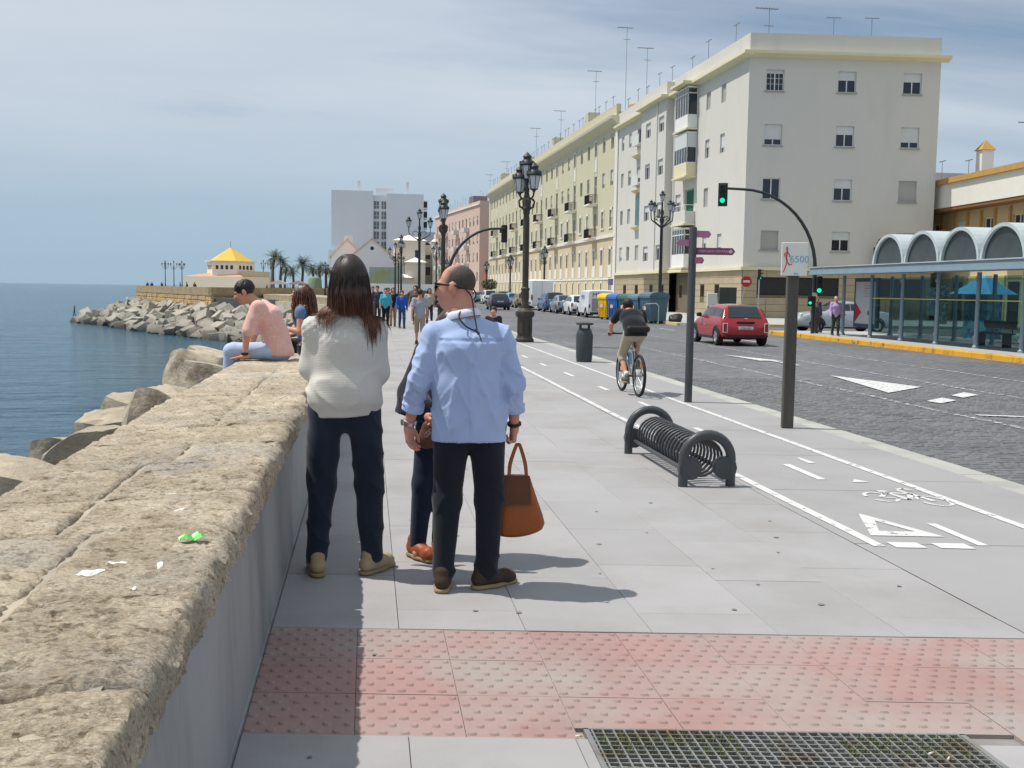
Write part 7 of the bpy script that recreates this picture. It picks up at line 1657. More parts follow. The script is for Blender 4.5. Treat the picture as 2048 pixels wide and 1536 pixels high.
def hair_buzz(body, H_, Mh, hs, h):
    """close-cropped sides and back that thin out to bare skin on the crown"""
    m = mat('cropped hair', (.072, .056, .047), .8, .4, 90, .001, 260); t = m.node_tree; bs_ = t.nodes['Principled BSDF']; src = bs_.inputs['Base Color'].links[0].from_socket
    co = N(t, 'ShaderNodeTexCoord'); sb = N(t, 'ShaderNodeVectorMath', operation='SUBTRACT'); c0 = H_(0, -.015, .03); sb.inputs[1].default_value = tuple(float(q) for q in c0); t.links.new(co.outputs['Object'], sb.inputs[0])
    nm = N(t, 'ShaderNodeVectorMath', operation='NORMALIZE'); t.links.new(sb.outputs[0], nm.inputs[0]); nz = N(t, 'ShaderNodeTexNoise', i_Scale=22.0, i_Detail=4.0); t.links.new(co.outputs['Object'], nz.inputs['Vector']); last = None
    for vec, lo, hi in (((0, .50, .86), .55, .97), ((0, .95, .3), .32, .78), ((0, -.35, -.94), .88, .99)):
        d = N(t, 'ShaderNodeVectorMath', operation='DOT_PRODUCT'); d.inputs[1].default_value = tuple(float(q) for q in (Mh @ V3(*vec))); t.links.new(nm.outputs[0], d.inputs[0])
        ad = N(t, 'ShaderNodeMath', operation='MULTIPLY_ADD', i_1=.22); t.links.new(nz.outputs['Fac'], ad.inputs[0]); t.links.new(d.outputs['Value'], ad.inputs[2])
        mr = N(t, 'ShaderNodeMapRange', i_1=lo + .11, i_2=hi + .11, i_3=0, i_4=1); t.links.new(ad.outputs[0], mr.inputs[0])
        if last: mxn = N(t, 'ShaderNodeMath', operation='MAXIMUM'); t.links.new(last, mxn.inputs[0]); t.links.new(mr.outputs[0], mxn.inputs[1]); last = mxn.outputs[0]
        else: last = mr.outputs[0]
    mx_ = N(t, 'ShaderNodeMix', data_type='RGBA'); mx_.inputs[7].default_value = (*hexc(204, 148, 126), 1); t.links.new(last, mx_.inputs['Factor']); t.links.new(src, mx_.inputs[6]); t.links.new(mx_.outputs[2], bs_.inputs['Base Color'])
    S = SDF(); S.ell(H_(0, -.0155, .030), [.0770 * hs, .0980 * hs, .0908 * hs], Mh, k=0); S.half(H_(0, .074, 0), Mh @ V3(0, 1, .1)); S.half(H_(0, -.02, -.085), Mh @ V3(0, .6, -1))
    sdf_obj(S, .0042, 'hair', m, body)
man, A, H_, Mh = person('bald man in pale blue shirt standing with his back to camera, head turned left', (.55, 5.68, 0), 0, 1.78, Jm, False, 1.08, SK1, M_blueshirt, M_navy, M_brownshoe, hair_buzz, R(66), R(-4), .0085, (R(-8), R(-62)), ('relax', 'grip'), topfn=shirt, topdisp=shirt_folds, botdisp=trouser_folds, legw=1.06, handdir=((V3(.12, .12, -1), (.9, -.5, 0)), (V3(.0, .0, -1), (-1, .1, 0))), headscale=1.0, neckr=.068)
# rolled cuffs
for s in 'lr':
    e, w = A[s + 'e'], A[s + 'w']; a = e + (w - e) * .46; b = e + (w - e) * .64; u = (b - a) / np.linalg.norm(b - a)
    S = SDF().cap(a, b, .058, .063, k=.01); S.half(b, u); S.half(a, -u)
    sdf_obj(S, .006, 'rolled_cuff', M_blueshirt, man, lambda x, y, z: .006 * fbm(x * 25, y * 25, z * 40, 2))
# collar band
def ring_band(c, ax, r0, r1, hgt, n=26):
    c = V3(*c); ax = V3(*ax); ax /= np.linalg.norm(ax); u = np.cross(ax, V3(0, 1, 0)); u /= np.linalg.norm(u); v = np.cross(ax, u); rr = []
    for r, z in ((r0, -hgt * .5), (r0 + .004, 0), (r1, hgt * .5), (r1 - .004, hgt * .52), (r1 - .006, 0), (r0 - .006, -hgt * .5)): rr.append([tuple(c + ax * z + (u * math.cos(t) + v * math.sin(t)) * r) for t in [2 * math.pi * i / n for i in range(n)]])
    return MB().rings(rr, True, False, False)
ring_band(A['neck'] + V3(-.004, -.004, -.012), (-.18, .12, 1), .092, .082, .042).obj('collar_band', cloth('white collar', hexc(206, 214, 228), .04), man, 60)
# sunglasses with cord
g = link('sunglasses', None, man)
def HP(*p): return tuple(float(q) for q in H_(*p))
fr_ = MB()
for sg in (-1, 1):
    fr_.tube([HP(sg * .068, .082, .022), HP(sg * .083, .02, .014), HP(sg * .084, -.035, .004), HP(sg * .070, -.075, -.012)], [.008, .0075, .006, .004], 6)
fr_.tube([HP(-.068, .088, .024), HP(-.03, .108, .026), HP(0, .114, .024), HP(.03, .108, .026), HP(.068, .088, .024)], .0065, 6)
fr_.obj('glasses_frame', M_black, g, 60)
for sg in (-1, 1):
    MB().rings([[HP(sg * (.036 + .033 * math.cos(a)), .108 - .014 * abs(math.cos(a)) * (1 if math.cos(a) > 0 else 0) + dy_, .001 + .027 * math.sin(a)) for a in [2 * math.pi * i / 16 for i in range(16)]] for dy_ in (0, .004)]).obj('lens', mat('dark lens glass', (.008, .007, .006), .1, .1), g)
cordp = [HP(-.070, -.072, -.012), HP(-.050, -.098, -.06)]; nk = A['neck'] - V3(0, .0, .035)
cordp = [HP(.070, -.075, -.012), HP(.062, -.088, -.06), tuple(nk + V3(-.035, -.098, .03)), tuple(nk + V3(-.01, -.135, -.03)), tuple(nk + V3(.035, -.150, -.055)), tuple(nk + V3(.055, -.152, -.062)), tuple(nk + V3(.052, -.135, -.03)), tuple(nk + V3(.045, -.105, .02)), HP(-.040, -.100, -.06), HP(-.070, -.075, -.012)]
def smooth_pts(P, n=6):
    P = [Vector(p) for p in P]; out = []
    for i in range(len(P) - 1):
        a, b, c, d = P[max(i - 1, 0)], P[i], P[i + 1], P[min(i + 2, len(P) - 1)]
        for k in range(n):
            t = k / n; out.append(.5 * ((2 * b) + (c - a) * t + (2 * a - 5 * b + 4 * c - d) * t * t + (3 * b - a - 3 * c + d) * t ** 3))
    return out + [P[-1]]
MB().tube(smooth_pts(cordp), .0042, 6).obj('glasses_cord', M_black, g, 60); MB().tube([tuple(nk + V3(.045, -.156, -.050)), tuple(nk + V3(.066, -.162, -.078))], .008, 8).tube([tuple(nk + V3(.066, -.162, -.078)), tuple(nk + V3(.078, -.166, -.115))], .0035, 6).obj('cord_slider', M_steel, g, 60)
# wrist watch and bracelet
def wristband(par, w, e, rad, m, nm, t=.012, hgt=.02, at=.10):
    w = V3(*w); e = V3(*e); d = (w - e) / np.linalg.norm(w - e); c = e + (w - e) * (1 - at); a = np.cross(d, V3(0, 1, 0)); a /= np.linalg.norm(a); b = np.cross(d, a); rr = []
    for (r, q) in ((rad, -hgt / 2), (rad + t * .5, -hgt / 2 + .003), (rad + t * .5, hgt / 2 - .003), (rad, hgt / 2)): rr.append([tuple(c + d * q + (a * math.cos(x) + b * math.sin(x)) * r) for x in [2 * math.pi * i / 20 for i in range(20)]])
    return MB().rings(rr, True, False, False).obj(nm, m, par, 50)
wt_ = wristband(man, A['lw'], A['le'], .033, mat('steel watch', (.5, .5, .5), .3, .2, 60, metal=.8), 'wrist_watch', .012, .026); 
c = V3(*A['lw']) + (V3(*A['le']) - V3(*A['lw'])) * .10; MB().lathe([(.018, 0), (.018, .008)], 14).xf(Matrix.Translation(tuple(c + V3(-.036, -.018, 0))) @ Matrix.Rotation(R(-90), 4, 'Y') @ Matrix.Rotation(R(20), 4, 'X')).obj('watch_case', mat('steel watch', (.5, .5, .5), .3, .2), wt_)
wristband(man, A['rw'], A['re'], .032, M_black, 'bracelet', .016, .018, .06)
# tan leather bag in his right hand
M_leather = mat('tan leather', hexc(146, 78, 30), .5, .18, 5, .002, 40, spec=.4, stain=hexc(104, 50, 20), stscale=4, stlo=.5, sthi=.75); M_leathd = mat('dark leather', hexc(92, 52, 26), .55, .2, 6, .002, 40)
bag = thing('tan_handbag', 'tan leather handbag held in the right hand of the man', 'handbag', (.55 + .29, 5.68 + .05, 0), R(-8))
S = SDF()
def bag_ring(z, w, d, cx): return [(cx + w * math.cos(a) * (abs(math.cos(a)) ** -.45 if abs(math.cos(a)) > .02 else 1) * .86, d * math.sin(a) * (abs(math.sin(a)) ** -.3 if abs(math.sin(a)) > .02 else 1) * .9, z) for a in [2 * math.pi * i / 28 for i in range(28)]]
rr = [bag_ring(z + (.022 * 0), w, d, cx) for z, w, d, cx in ((.305, .06, .03, .005), (.312, .145, .062, .008), (.335, .158, .072, .008), (.40, .150, .070, .002), (.48, .128, .062, -.008), (.56, .105, .052, -.016), (.615, .088, .044, -.02), (.622, .05, .02, -.02))]
rr = [[(x, y + .006 * float(fbm(x * 30, z * 9, y * 9, 2)), z - .03 * (1 - min(1, abs(x) / .15) ** 2) * (1 if z < .35 else 0) + (.02 * (x / .15) if z < .36 else 0)) for x, y, z in r] for r in rr]
MB().rings(rr).obj('bag_body', M_leather, bag, 70)
MB().rings([[(x * 1.04 - .022 + 0 * z, y, z) for x, y, z in ((-.085, s * .052, .625), (.075, s * .05, .625), (.085, s * .072, .47), (-.10, s * .074, .46))] for s in (-1.0, -.93)]).obj('flap', M_leathd, bag)
for s in (-1, 1):
    p = smooth_pts([(-.06, s * .045, .60), (-.055, s * .030, .68), (-.030, s * .010, .765), (-.012, s * .006, .80), (.006, s * .010, .765), (.030, s * .030, .68), (.038, s * .045, .60)], 5); b = MB(); rr = []
    for q in p: rr.append([(q[0] - .010, q[1] - .004, q[2]), (q[0] + .010, q[1] - .004, q[2]), (q[0] + .010, q[1] + .004, q[2]), (q[0] - .010, q[1] + .004, q[2])])
    b.rings(rr).obj('handle', M_leather, bag)
# ------------------------------------------------------------------ the woman in the cream knit
def knit_mat():
    m = cloth('cream knit', hexc(202, 198, 189), .05, .0015, 120); t = m.node_tree; b = t.nodes['Principled BSDF']; co = N(t, 'ShaderNodeTexCoord')
    w = N(t, 'ShaderNodeTexWave', i_Scale=34.0, i_Distortion=1.5, i_Detail=2.0); w.bands_direction = 'Z'; t.links.new(co.outputs['Object'], w.inputs['Vector'])
    w2 = N(t, 'ShaderNodeTexWave', i_Scale=46.0, i_Distortion=1.0); w2.bands_direction = 'X'; t.links.new(co.outputs['Object'], w2.inputs['Vector'])
    mm = N(t, 'ShaderNodeMath', operation='MULTIPLY'); t.links.new(w.outputs['Fac'], mm.inputs[0]); t.links.new(w2.outputs['Fac'], mm.inputs[1])
    bp = N(t, 'ShaderNodeBump', i_Strength=.6, i_Distance=.0018); t.links.new(mm.outputs[0], bp.inputs['Height']); t.links.new(bp.outputs[0], b.inputs['Normal']); return m
M_knit = knit_mat(); M_espa = mat('beige espadrille', hexc(170, 150, 118), .9, .15, 20, .001, 90)
Jw = dict(pelvis=(.015, 0, .97), waist=(.01, 0, 1.12), chest=(.01, 0, 1.34), neck=(.02, .0, 1.53), head=(.03, .02, 1.705), ls=(-.165, 0, 1.43), rs=(.185, 0, 1.42), le=(-.190, .04, 1.20), re=(.196, .04, 1.17), lw=(.02, .20, 1.16), rw=(-.04, .23, 1.20),
          lh=(-.095, 0, .95), rh=(.115, 0, .95), lk=(-.125, .03, .52), rk=(.15, .03, .52), la=(-.150, -.02, .095), ra=(.165, -.01, .095))
def knit(S, A, k):
    S.cap((.012, -.005, .84), (.012, -.01, 1.06), .143, .142, 1.42, .03).cap((.01, -.01, 1.06), A['chest'], .142, .130, 1.38, .05).cap(A['chest'], A['neck'] - V3(0, 0, .08), .122, .075, 1.42, .05)
    for s in 'lr':
        S.cap(A['neck'] + V3(0, -.01, -.045), A[s + 's'] + V3(0, 0, -.01), .055, .062, k=.05)
        S.cap(A[s + 's'] + V3(0, 0, -.02), A[s + 'e'], .066, .066, k=.05); S.cap(A[s + 'e'] + V3(0, .0, -.01), (A[s + 'w'] * .55 + A[s + 'e'] * .45), .062, .05, k=.04)
        S.cap((A[s + 's'] * .45 + A['waist'] * .55) + V3(0, -.03, 0), A[s + 'e'] * .8 + A['waist'] * .2, .06, .05, k=.07)
    S.half((0, 0, .915), (.05, 0, -1))
    S.ell((.035, -.13, 1.575), [.110, .10, .100], None, 0, '-'); S.ell(A['neck'] + V3(0, .03, .06), [.085, .10, .07], None, 0, '-')
def knit_folds(x, y, z):
    bl = .012 * fbm(x * 5 + 1, y * 5, z * 5, 3); n = np.abs(vnoise(x * 3 + 7 + z * 2, y * 4, z * 9 - x * 6 * np.sign(x)) * 2 - 1); r = (1 - n) ** 4 * .020 * np.clip((1.25 - z) * 5, 0, 1) * np.clip((z - .95) * 8, 0, 1)
    hemr = .010 * np.clip(1 - np.abs(z - 1.0) * 14, 0, 1); yoke = np.clip((z - 1.30) * 10, 0, 1)
    d1 = (np.sin((z + np.abs(x - .02) * .75) * 165) * .5 + .5); lace = yoke * .0065 * d1 * (np.sin(x * 190) * .4 + .6)
    return bl + r + hemr + lace - .006
M_harem = cloth('navy harem trousers', (.016, .024, .042), .25)
def harem_folds(x, y, z):
    n = np.abs(vnoise(x * 9 + z * 4, y * 6, z * 5 + x * 5) * 2 - 1); return .012 * fbm(x * 6, y * 6, z * 3, 3) + (1 - n) ** 4 * .012
HG = hair_grad('dark brown hair with auburn ends', (.130, .046, .018), (.022, .012, .009), 1.44, 1.66, .5)
def hair_long(body, H_, Mh, hs, h):
    S = SDF(); S.ell(H_(0, -.022, .036), [.088 * hs, .108 * hs, .098 * hs], Mh, k=.03); S.cap(H_(0, -.045, .0), H_(.0, -.065, -.09), .088, .080, 1.08, .05); S.cap(H_(0, -.065, -.09), H_(0, -.070, -.165), .080, .060, 1.22, .04)
    for sg, ln in ((-1, .235), (1, .255)): S.cap(H_(sg * .062, -.01, -.04), H_(sg * .105, .01, -ln), .048, .026, 1, .04)
    S.half(H_(0, .060, 0), V3(0, 1, -.15)); S.half(H_(0, -.05, -.215), (0, 0, -1))
    sdf_obj(S, .0055, 'hair', HG, body, lambda x, y, z: .007 * fbm(np.arctan2(x - .03, -y + .02) * 14, z * 1.5, 0, 3))
    rs = np.random.default_rng(4); roots = []
    for i in range(1100):
        th = rs.uniform(-2.2, 2.2); el = math.asin(rs.uniform(-.2, .995)); q = V3(math.sin(th) * math.cos(el), -math.cos(th) * math.cos(el), math.sin(el)); p = H_(0, -.022, .036) + q * V3(.089, .109, .099) * hs
        sgn = 1 if q[0] > 0 else -1; d = V3(q[0] * .6 + sgn * .22, q[1] * .5 - .06, -.55)
        z0 = p[2]; zend = (rs.normal(1.515, .018) if abs(th) < .7 else rs.normal(1.46, .03)) if th < .9 else rs.normal(1.40, .045)
        roots.append((p, d, max(.06, (z0 - zend) * 1.08)))
    strands(body, 'hair_locks', HG, roots, None, 18, .0030, [(H_(0, -.02, .03), H_(0, -.02, .031), .1015 * hs, .91), (H_(0, -.03, -.01), H_(0, -.055, -.13), .0885, 1.1), (V3(-.165, .0, 1.42), V3(.185, 0, 1.41), .080, 1.0), (V3(.01, 0, 1.32), V3(.01, 0, 1.44), .130, 1.35)], 5, .42, .0008, 5)
wom, Aw, Hw, Mw = person('woman with long dark hair in cream knit jumper, seen from behind beside the wall', (-.14, 6.05, 0), 0, 1.82, Jw, True, 1.02, SK1, M_knit, M_harem, M_espa, hair_long, R(6), 0, .0085, (R(10), R(-38)), ('relax', 'relax'), topfn=knit, topdisp=knit_folds, botdisp=harem_folds, legw=1.02, headscale=1.03)
for s in 'lr': wristband(wom, tuple(Aw[s + 'a'] + V3(0, .0, .02)), tuple(Aw[s + 'k']), .052, M_harem, 'ankle_cuff', .02, .05, .02)
# ------------------------------------------------------------------ the woman mostly hidden behind the man
Jt = base_joints(1.56, True); Jt.update(lw=(.04, .24, .86), rw=(.12, .26, .90), le=(-.16, .05, 1.02), re=(.24, .05, 1.02), la=(.06, -.02, .085), ra=(.19, .06, .085), lk=(.03, .03, .46), rk=(.16, .04, .46), lh=(-.04, 0, .82), rh=(.13, 0, .82), pelvis=(.05, 0, .85), waist=(.04, 0, .98), head=(-.01, .05, 1.415), neck=(0, .0, 1.29))
M_jean = cloth('dark blue jeans', (.014, .022, .048), .25); M_jack = cloth('dark navy jacket', (.018, .020, .036), .2)
M_boat = mat('tan boat shoe', hexc(150, 76, 40), .5, .15, 8)
def jacket(S, A, k):
    S.cap((0, 0, .88), A['waist'], .150, .125, 1.45, .05).cap(A['waist'], A['chest'], .115, .112, 1.4, .05).cap(A['chest'], A['neck'] - V3(0, 0, .05), .105, .06, 1.4, .05).cap(A['ls'], A['rs'], .06, .06, k=.05)
    for s in 'lr': S.cap(A[s + 's'], A[s + 'e'], .070, .075, k=.04); S.cap(A[s + 'e'], A[s + 'w'] * .7 + A[s + 'e'] * .3, .070, .078, k=.03)
    S.cap((.24, -.02, 1.02), (.26, .02, .86), .06, .09, 1, .06); S.half((0, 0, .83), (.2, 0, -1))
HB = hair_grad('mid brown hair', (.10, .055, .028), (.045, .025, .014), 1.2, 1.45)
def hair_third(body, H_, Mh, hs, h):
    S = SDF(); S.ell(H_(0, -.022, .036), [.090 * hs, .108 * hs, .100 * hs], Mh, k=.03); S.cap(H_(.06, .0, .0), H_(.12, .04, -.22), .06, .06, 1, .05); S.cap(H_(.12, .04, -.22), H_(.15, .03, -.36), .055, .02, 1, .05); S.cap(H_(-.05, -.03, 0), H_(-.08, -.03, -.2), .06, .05, 1, .05); S.half(H_(0, .07, 0), V3(0, 1, -.2))
    sdf_obj(S, .008, 'hair', HB, body, lambda x, y, z: .010 * fbm(x * 30, y * 30, z * 4, 3))
th, At, Ht, Mt = person('woman in navy jacket facing camera, mostly hidden behind the man', (.50, 6.38, 0), R(172), 1.56, Jt, True, .95, SK1, M_jack, M_jean, M_boat, hair_third, R(-8), R(-20), .010, (R(14), R(38)), ('grip', 'grip'), topfn=jacket, legw=.98)
cb_ = thing('brown_clutch_bag', 'small brown leather clutch with ring clasp held in front of the navy jacket', 'handbag', (.42, 6.10, .80), R(-14))
S = SDF(); S.cap((-.08, 0, -.03), (.10, 0, -.02), .055, .055, 1, .03).cap((-.07, 0, .04), (.11, 0, .07), .040, .035, 1, .04); v, f = S.mesh(.006, folds(.006, 20, 20, 20)); v[:, 1] *= .5; link('bag_body', np_mesh('bag_body', v, f, mat('brown clutch leather', hexc(108, 66, 52), .5, .2, 8, .001, 50), 180), cb_)
for q in range(3): MB().tube([(-.075 + .012 * q + .011 * math.cos(a), -.034, -.0 + .012 * q + .011 * math.sin(a)) for a in [2 * math.pi * i / 12 for i in range(13)]], .003, 5).obj('ring_clasp', M_chr, cb_)
# ------------------------------------------------------------------ seated pair on the wall
M_pinkt = cloth('faded pink t-shirt', hexc(220, 172, 160), .12, .0006, 200, stain=hexc(228, 196, 184), stscale=45, stlo=.5, sthi=.75); M_ljean = cloth('pale blue jeans', hexc(176, 192, 216), .10)
Js = dict(pelvis=(0, 0, .985), waist=(0, .055, 1.13), chest=(0, .13, 1.32), neck=(0, .24, 1.47), head=(0, .375, 1.585), ls=(-.19, .20, 1.425), rs=(.19, .20, 1.425), le=(-.255, .315, 1.14), re=(.25, .30, 1.14), lw=(-.27, .335, .915), rw=(.26, .36, .95), lh=(-.10, .03, .96), rh=(.10, .03, .96), lk=(-.13, .50, .965), rk=(.12, .50, .965), la=(-.13, .54, .55), ra=(.12, .54, .55))
sm, As, Hs, Ms = person('man in faded pink t-shirt and pale jeans sitting on the sea wall, head bowed', (-.93, 11.45, 0), R(88), 1.74, Js, False, 1.06, SK2, M_pinkt, M_ljean, M_black, hair_short(mat('black hair', (.010, .009, .008), .5, .3, 40), -.045, 1.09, .008), 0, R(-24), .010, (0, 0), ('flat', 'flat'), sleeve=.42, roomy=1.18, hem=.915, handdir=((V3(-.05, 1, -.12), (0, -.12, -1)), (V3(0, 1, -.12), (0, -.12, -1))), topdisp=folds(.014, 7, 7, 5, 2))
wristband(sm, As['lw'], As['le'], .031, M_black, 'wrist_watch', .014, .028, .12)
Jr = dict(pelvis=(0, 0, .97), waist=(0, .03, 1.10), chest=(0, .06, 1.26), neck=(0, .07, 1.40), head=(0, .10, 1.555), ls=(-.165, .06, 1.355), rs=(.165, .06, 1.355), le=(-.23, .06, 1.12), re=(.22, .10, 1.10), lw=(-.16, .30, 1.17), rw=(.14, .30, 1.05), lh=(-.09, .03, .95), rh=(.09, .03, .95), lk=(-.12, .46, .95), rk=(.10, .46, .95), la=(-.12, .5, .55), ra=(.1, .5, .55))
HR = hair_grad('curly red hair', (.16, .060, .026), (.085, .028, .014), 1.2, 1.6)
def hair_curly(body, H_, Mh, hs, h):
    S = SDF(); S.ell(H_(0, -.025, .035), [.092 * hs, .108 * hs, .100 * hs], Mh, k=.03); S.cap(H_(0, -.04, .0), H_(0, -.05, -.20), .085, .075, 1.3, .06); S.half(H_(0, .06, 0), V3(0, 1, -.1)); sdf_obj(S, .010, 'hair', HR, body, lambda x, y, z: .022 * fbm(x * 22, y * 22, z * 12, 3))
    rs = np.random.default_rng(8); roots = []
    for i in range(330):
        a = rs.uniform(-2.3, 2.3); el = rs.uniform(-.3, 1.4); q = V3(math.sin(a) * math.cos(el), -math.cos(a) * math.cos(el), math.sin(el)); roots.append((H_(0, -.025, .035) + q * V3(.092, .109, .1) * hs, V3(q[0] * .8, q[1] * .8, -.3), rs.uniform(.28, .42)))
    strands(body, 'hair_locks', HR, roots, None, 16, .0075, [(H_(0, -.02, .03), H_(0, -.02, .031), .105 * hs, .95), (V3(0, .04, 1.2), V3(0, .05, 1.36), .135, 1.4)], 9, .28, .007, 26)
rh, Ar, Hr, Mr = person('woman with curly red hair sitting on the wall beside the man in pink', (-.70, 12.75, 0), R(80), 1.66, Jr, True, 1.0, SK1, cloth('denim blue top', hexc(96, 120, 156), .2), cloth('black trousers', (.01, .01, .012), .2), M_black, hair_curly, R(-6), R(6), .011, (0, 0), ('relax', 'relax'), sleeve=.10, hem=.98)
o = MB().tube([tuple(float(q) for q in Hr(.09 * math.cos(a), .03, .03 + .105 * math.sin(a))) for a in [math.pi * i / 12 for i in range(13)]], .010, 6).obj('hairband', mat('teal hairband', hexc(40, 150, 160), .5, .1), rh)
bg_ = thing('black_shoulder_bag', 'black shoulder bag resting on the wall between the seated pair', 'bag', (-.62, 12.05, .865), R(15)); MB().bbox(-.17, .17, -.10, .10, 0, .17, .04).obj('bag_body', mat('black bag leather', (.014, .014, .016), .45, .2, 6), bg_); MB().bbox(-.16, .16, -.115, -.10, .09, .16, .005).obj('bag_pocket', M_black, bg_)
# ------------------------------------------------------------------ bicycle and cyclist
bk_ = thing('mountain_bike', 'black and white mountain bike ridden along the bike lane', 'bicycle', (4.205, 16.52, 0), R(1.5))
M_frame = mat('bike frame dark', (.03, .032, .035), .35, .1); M_framew = mat('bike frame white', hexc(206, 208, 208), .35, .05)
wr_ = .335; tyr = MB()
n = 36
def torus(R_, r, m=8): return [[((R_ + r * math.cos(2 * math.pi * j / m)) * 0 + r * math.sin(2 * math.pi * j / m), (R_ + r * math.cos(2 * math.pi * j / m)) * math.cos(2 * math.pi * i / n), (R_ + r * math.cos(2 * math.pi * j / m)) * math.sin(2 * math.pi * i / n)) for j in range(m)] for i in range(n + 1)]
me_ty = MB().rings(torus(wr_ - .026, .026), True, False, False).mesh('tyre', M_rubber, 60); me_rm = MB().rings(torus(wr_ - .052, .010, 6), True, False, False).mesh('rim', M_galv, 60)
sp = MB()
for i in range(28):
    a = 2 * math.pi * i / 28; sp.tube([(.02 * (-1) ** i, .02 * math.cos(a + .4), .02 * math.sin(a + .4)), (0, (wr_ - .055) * math.cos(a), (wr_ - .055) * math.sin(a))], .0013, 3)
sp.tube([(-.05, 0, 0), (.05, 0, 0)], .018, 8); me_sp = sp.mesh('spokes', M_galv)
for y in (-.505, .505):
    o = link('wheel', None, bk_, (0, y, wr_)); link('tyre', me_ty, o); link('rim', me_rm, o); link('spokes', me_sp, o)
    if y < 0: MB().lathe([(.08, .022), (.08, .024)], 16).xf(Matrix.Rotation(R(90), 4, 'Y')).obj('brake_disc', M_galv, o)
F_ = MB(); BB = (0, -.08, .30); ST = (0, -.20, .78); HT = (0, .33, .80); HB_ = (0, .37, .66)
F_.tube([BB, ST], .017, 8).tube([BB, HB_], .022, 8).tube([(0, -.185, .70), HT], .018, 8).tube([HT, HB_], .022, 8)
F_.obj('frame', M_framew, bk_, 60); G_ = MB()
for s in (-1, 1): G_.tube([(s * .03, -.09, .31), (s * .06, -.505, wr_)], .010, 6).tube([(s * .02, -.185, .70), (s * .06, -.505, wr_)], .009, 6).tube([(s * .05, .37, .66), (s * .055, .45, .45), (s * .055, .505, wr_)], .016, 6)
G_.tube([(-.05, .37, .66), (.05, .37, .66)], .016, 6); G_.obj('stays_and_fork', M_frame, bk_, 60)
MB().tube([ST, (0, -.215, .90)], .014, 8).obj('seat_post', M_frame, bk_, 60); S = SDF().cap((0, -.30, .93), (0, -.22, .935), .045, .035, 1.5, .03).cap((0, -.22, .935), (0, -.06, .935), .030, .018, 1.0, .03); S.half((0, 0, .915), (0, 0, -1)); sdf_obj(S, .008, 'saddle', M_black, bk_)
MB().tube([HT, (0, .34, .92), (0, .36, .955)], .014, 8).tube([(-.29, .33, .965), (-.1, .37, .96), (.1, .37, .96), (.29, .33, .965)], .013, 8).tube([(-.30, .325, .966), (-.19, .345, .966)], .019, 8).tube([(.30, .325, .966), (.19, .345, .966)], .019, 8).obj('handlebar', M_black, bk_, 60)
MB().lathe([(.09, .045), (.09, .05)], 20).xf(Matrix.Translation(BB) @ Matrix.Rotation(R(90), 4, 'Y')).tube([(-.07, -.08, .30), (.07, -.08, .30)], .02, 8).tube([(-.07, -.08, .30), (-.07, -.20, .195)], .012, 6).tube([(.07, -.08, .30), (.07, .04, .405)], .012, 6).box(-.16, -.07, -.24, -.16, .185, .205).box(.07, .16, 0, .08, .395, .415).obj('crankset', M_steel, bk_, 40)
MB().lathe([(.034, 0), (.034, .15), (.015, .17), (.015, .19)], 10).obj('water_bottle', mat('blue bottle', hexc(120, 180, 210), .3, .1), bk_, 40, (0, .05, .48)); MB().bbox(-.02, .02, -.02, .02, -.03, .03, .008).obj('rear_light', M_tail, bk_, None, (0, -.235, .78)); MB().bbox(-.05, .05, -.012, .012, -.05, .05, .01).obj('side_reflector', mat('orange reflector', hexc(230, 120, 40), .3, .1), bk_, None, (.03, -.50, .50), R(80))
Jc = dict(pelvis=(0, -.25, 1.00), waist=(0, -.14, 1.12), chest=(0, .02, 1.24), neck=(0, .17, 1.33), head=(0, .28, 1.41), ls=(-.19, .11, 1.30), rs=(.19, .11, 1.30), le=(-.285, .20, 1.11), re=(.285, .20, 1.11), lw=(-.265, .30, .99), rw=(.265, .30, .99), lh=(-.09, -.20, .98), rh=(.09, -.20, .98), lk=(-.125, .10, .62), rk=(.125, .20, .78), la=(-.115, -.17, .285), ra=(.115, .03, .495))
cy, Ac, Hc, Mc = person('cyclist in dark t-shirt and beige shorts riding away on the bike lane', (4.205, 16.52, 0), R(1.5), 1.74, Jc, False, 1.06, SK2, cloth('dark t-shirt', (.014, .015, .020), .2), cloth('beige shorts', hexc(166, 154, 132), .10), mat('grey trainers', (.10, .11, .09), .8, .3, 20), hair_short(mat('dark hair', (.014, .011, .009), .6, .3, 40), -.05, 1.09, .006), 0, R(-8), .012, (0, 0), ('bars', 'bars'), sleeve=.30, hem=.95, leg=.60, handdir=((V3(-.1, 1, -.25), (0, -.3, -1)), (V3(.1, 1, -.25), (0, -.3, -1))), roomy=1.06)
S = SDF().cap((-.14, -.375, 1.06), (.14, -.375, 1.06), .055, .055, 1, .02).cap((-.17, -.26, 1.09), (.17, -.26, 1.09), .12, .12, 1, 0, '-'); sdf_obj(S, .010, 'waist_pack', mat('black waist pack', (.010, .010, .012), .6, .2, 8), cy)
MB().lathe([(.045, 0), (.045, .003)], 14).xf(Matrix.Translation((-.03, -.098, 1.262)) @ Matrix.Rotation(R(50), 4, 'X')).obj('shirt_emblem', M_alu, cy)
for s in 'lr':
    a = Ac[s + 'a']; S = SDF().cap(a + V3(0, 0, .0), a + V3(0, 0, .06), .042, .042, 1, .01); sdf_obj(S, .010, 'sock', M_alu, cy)
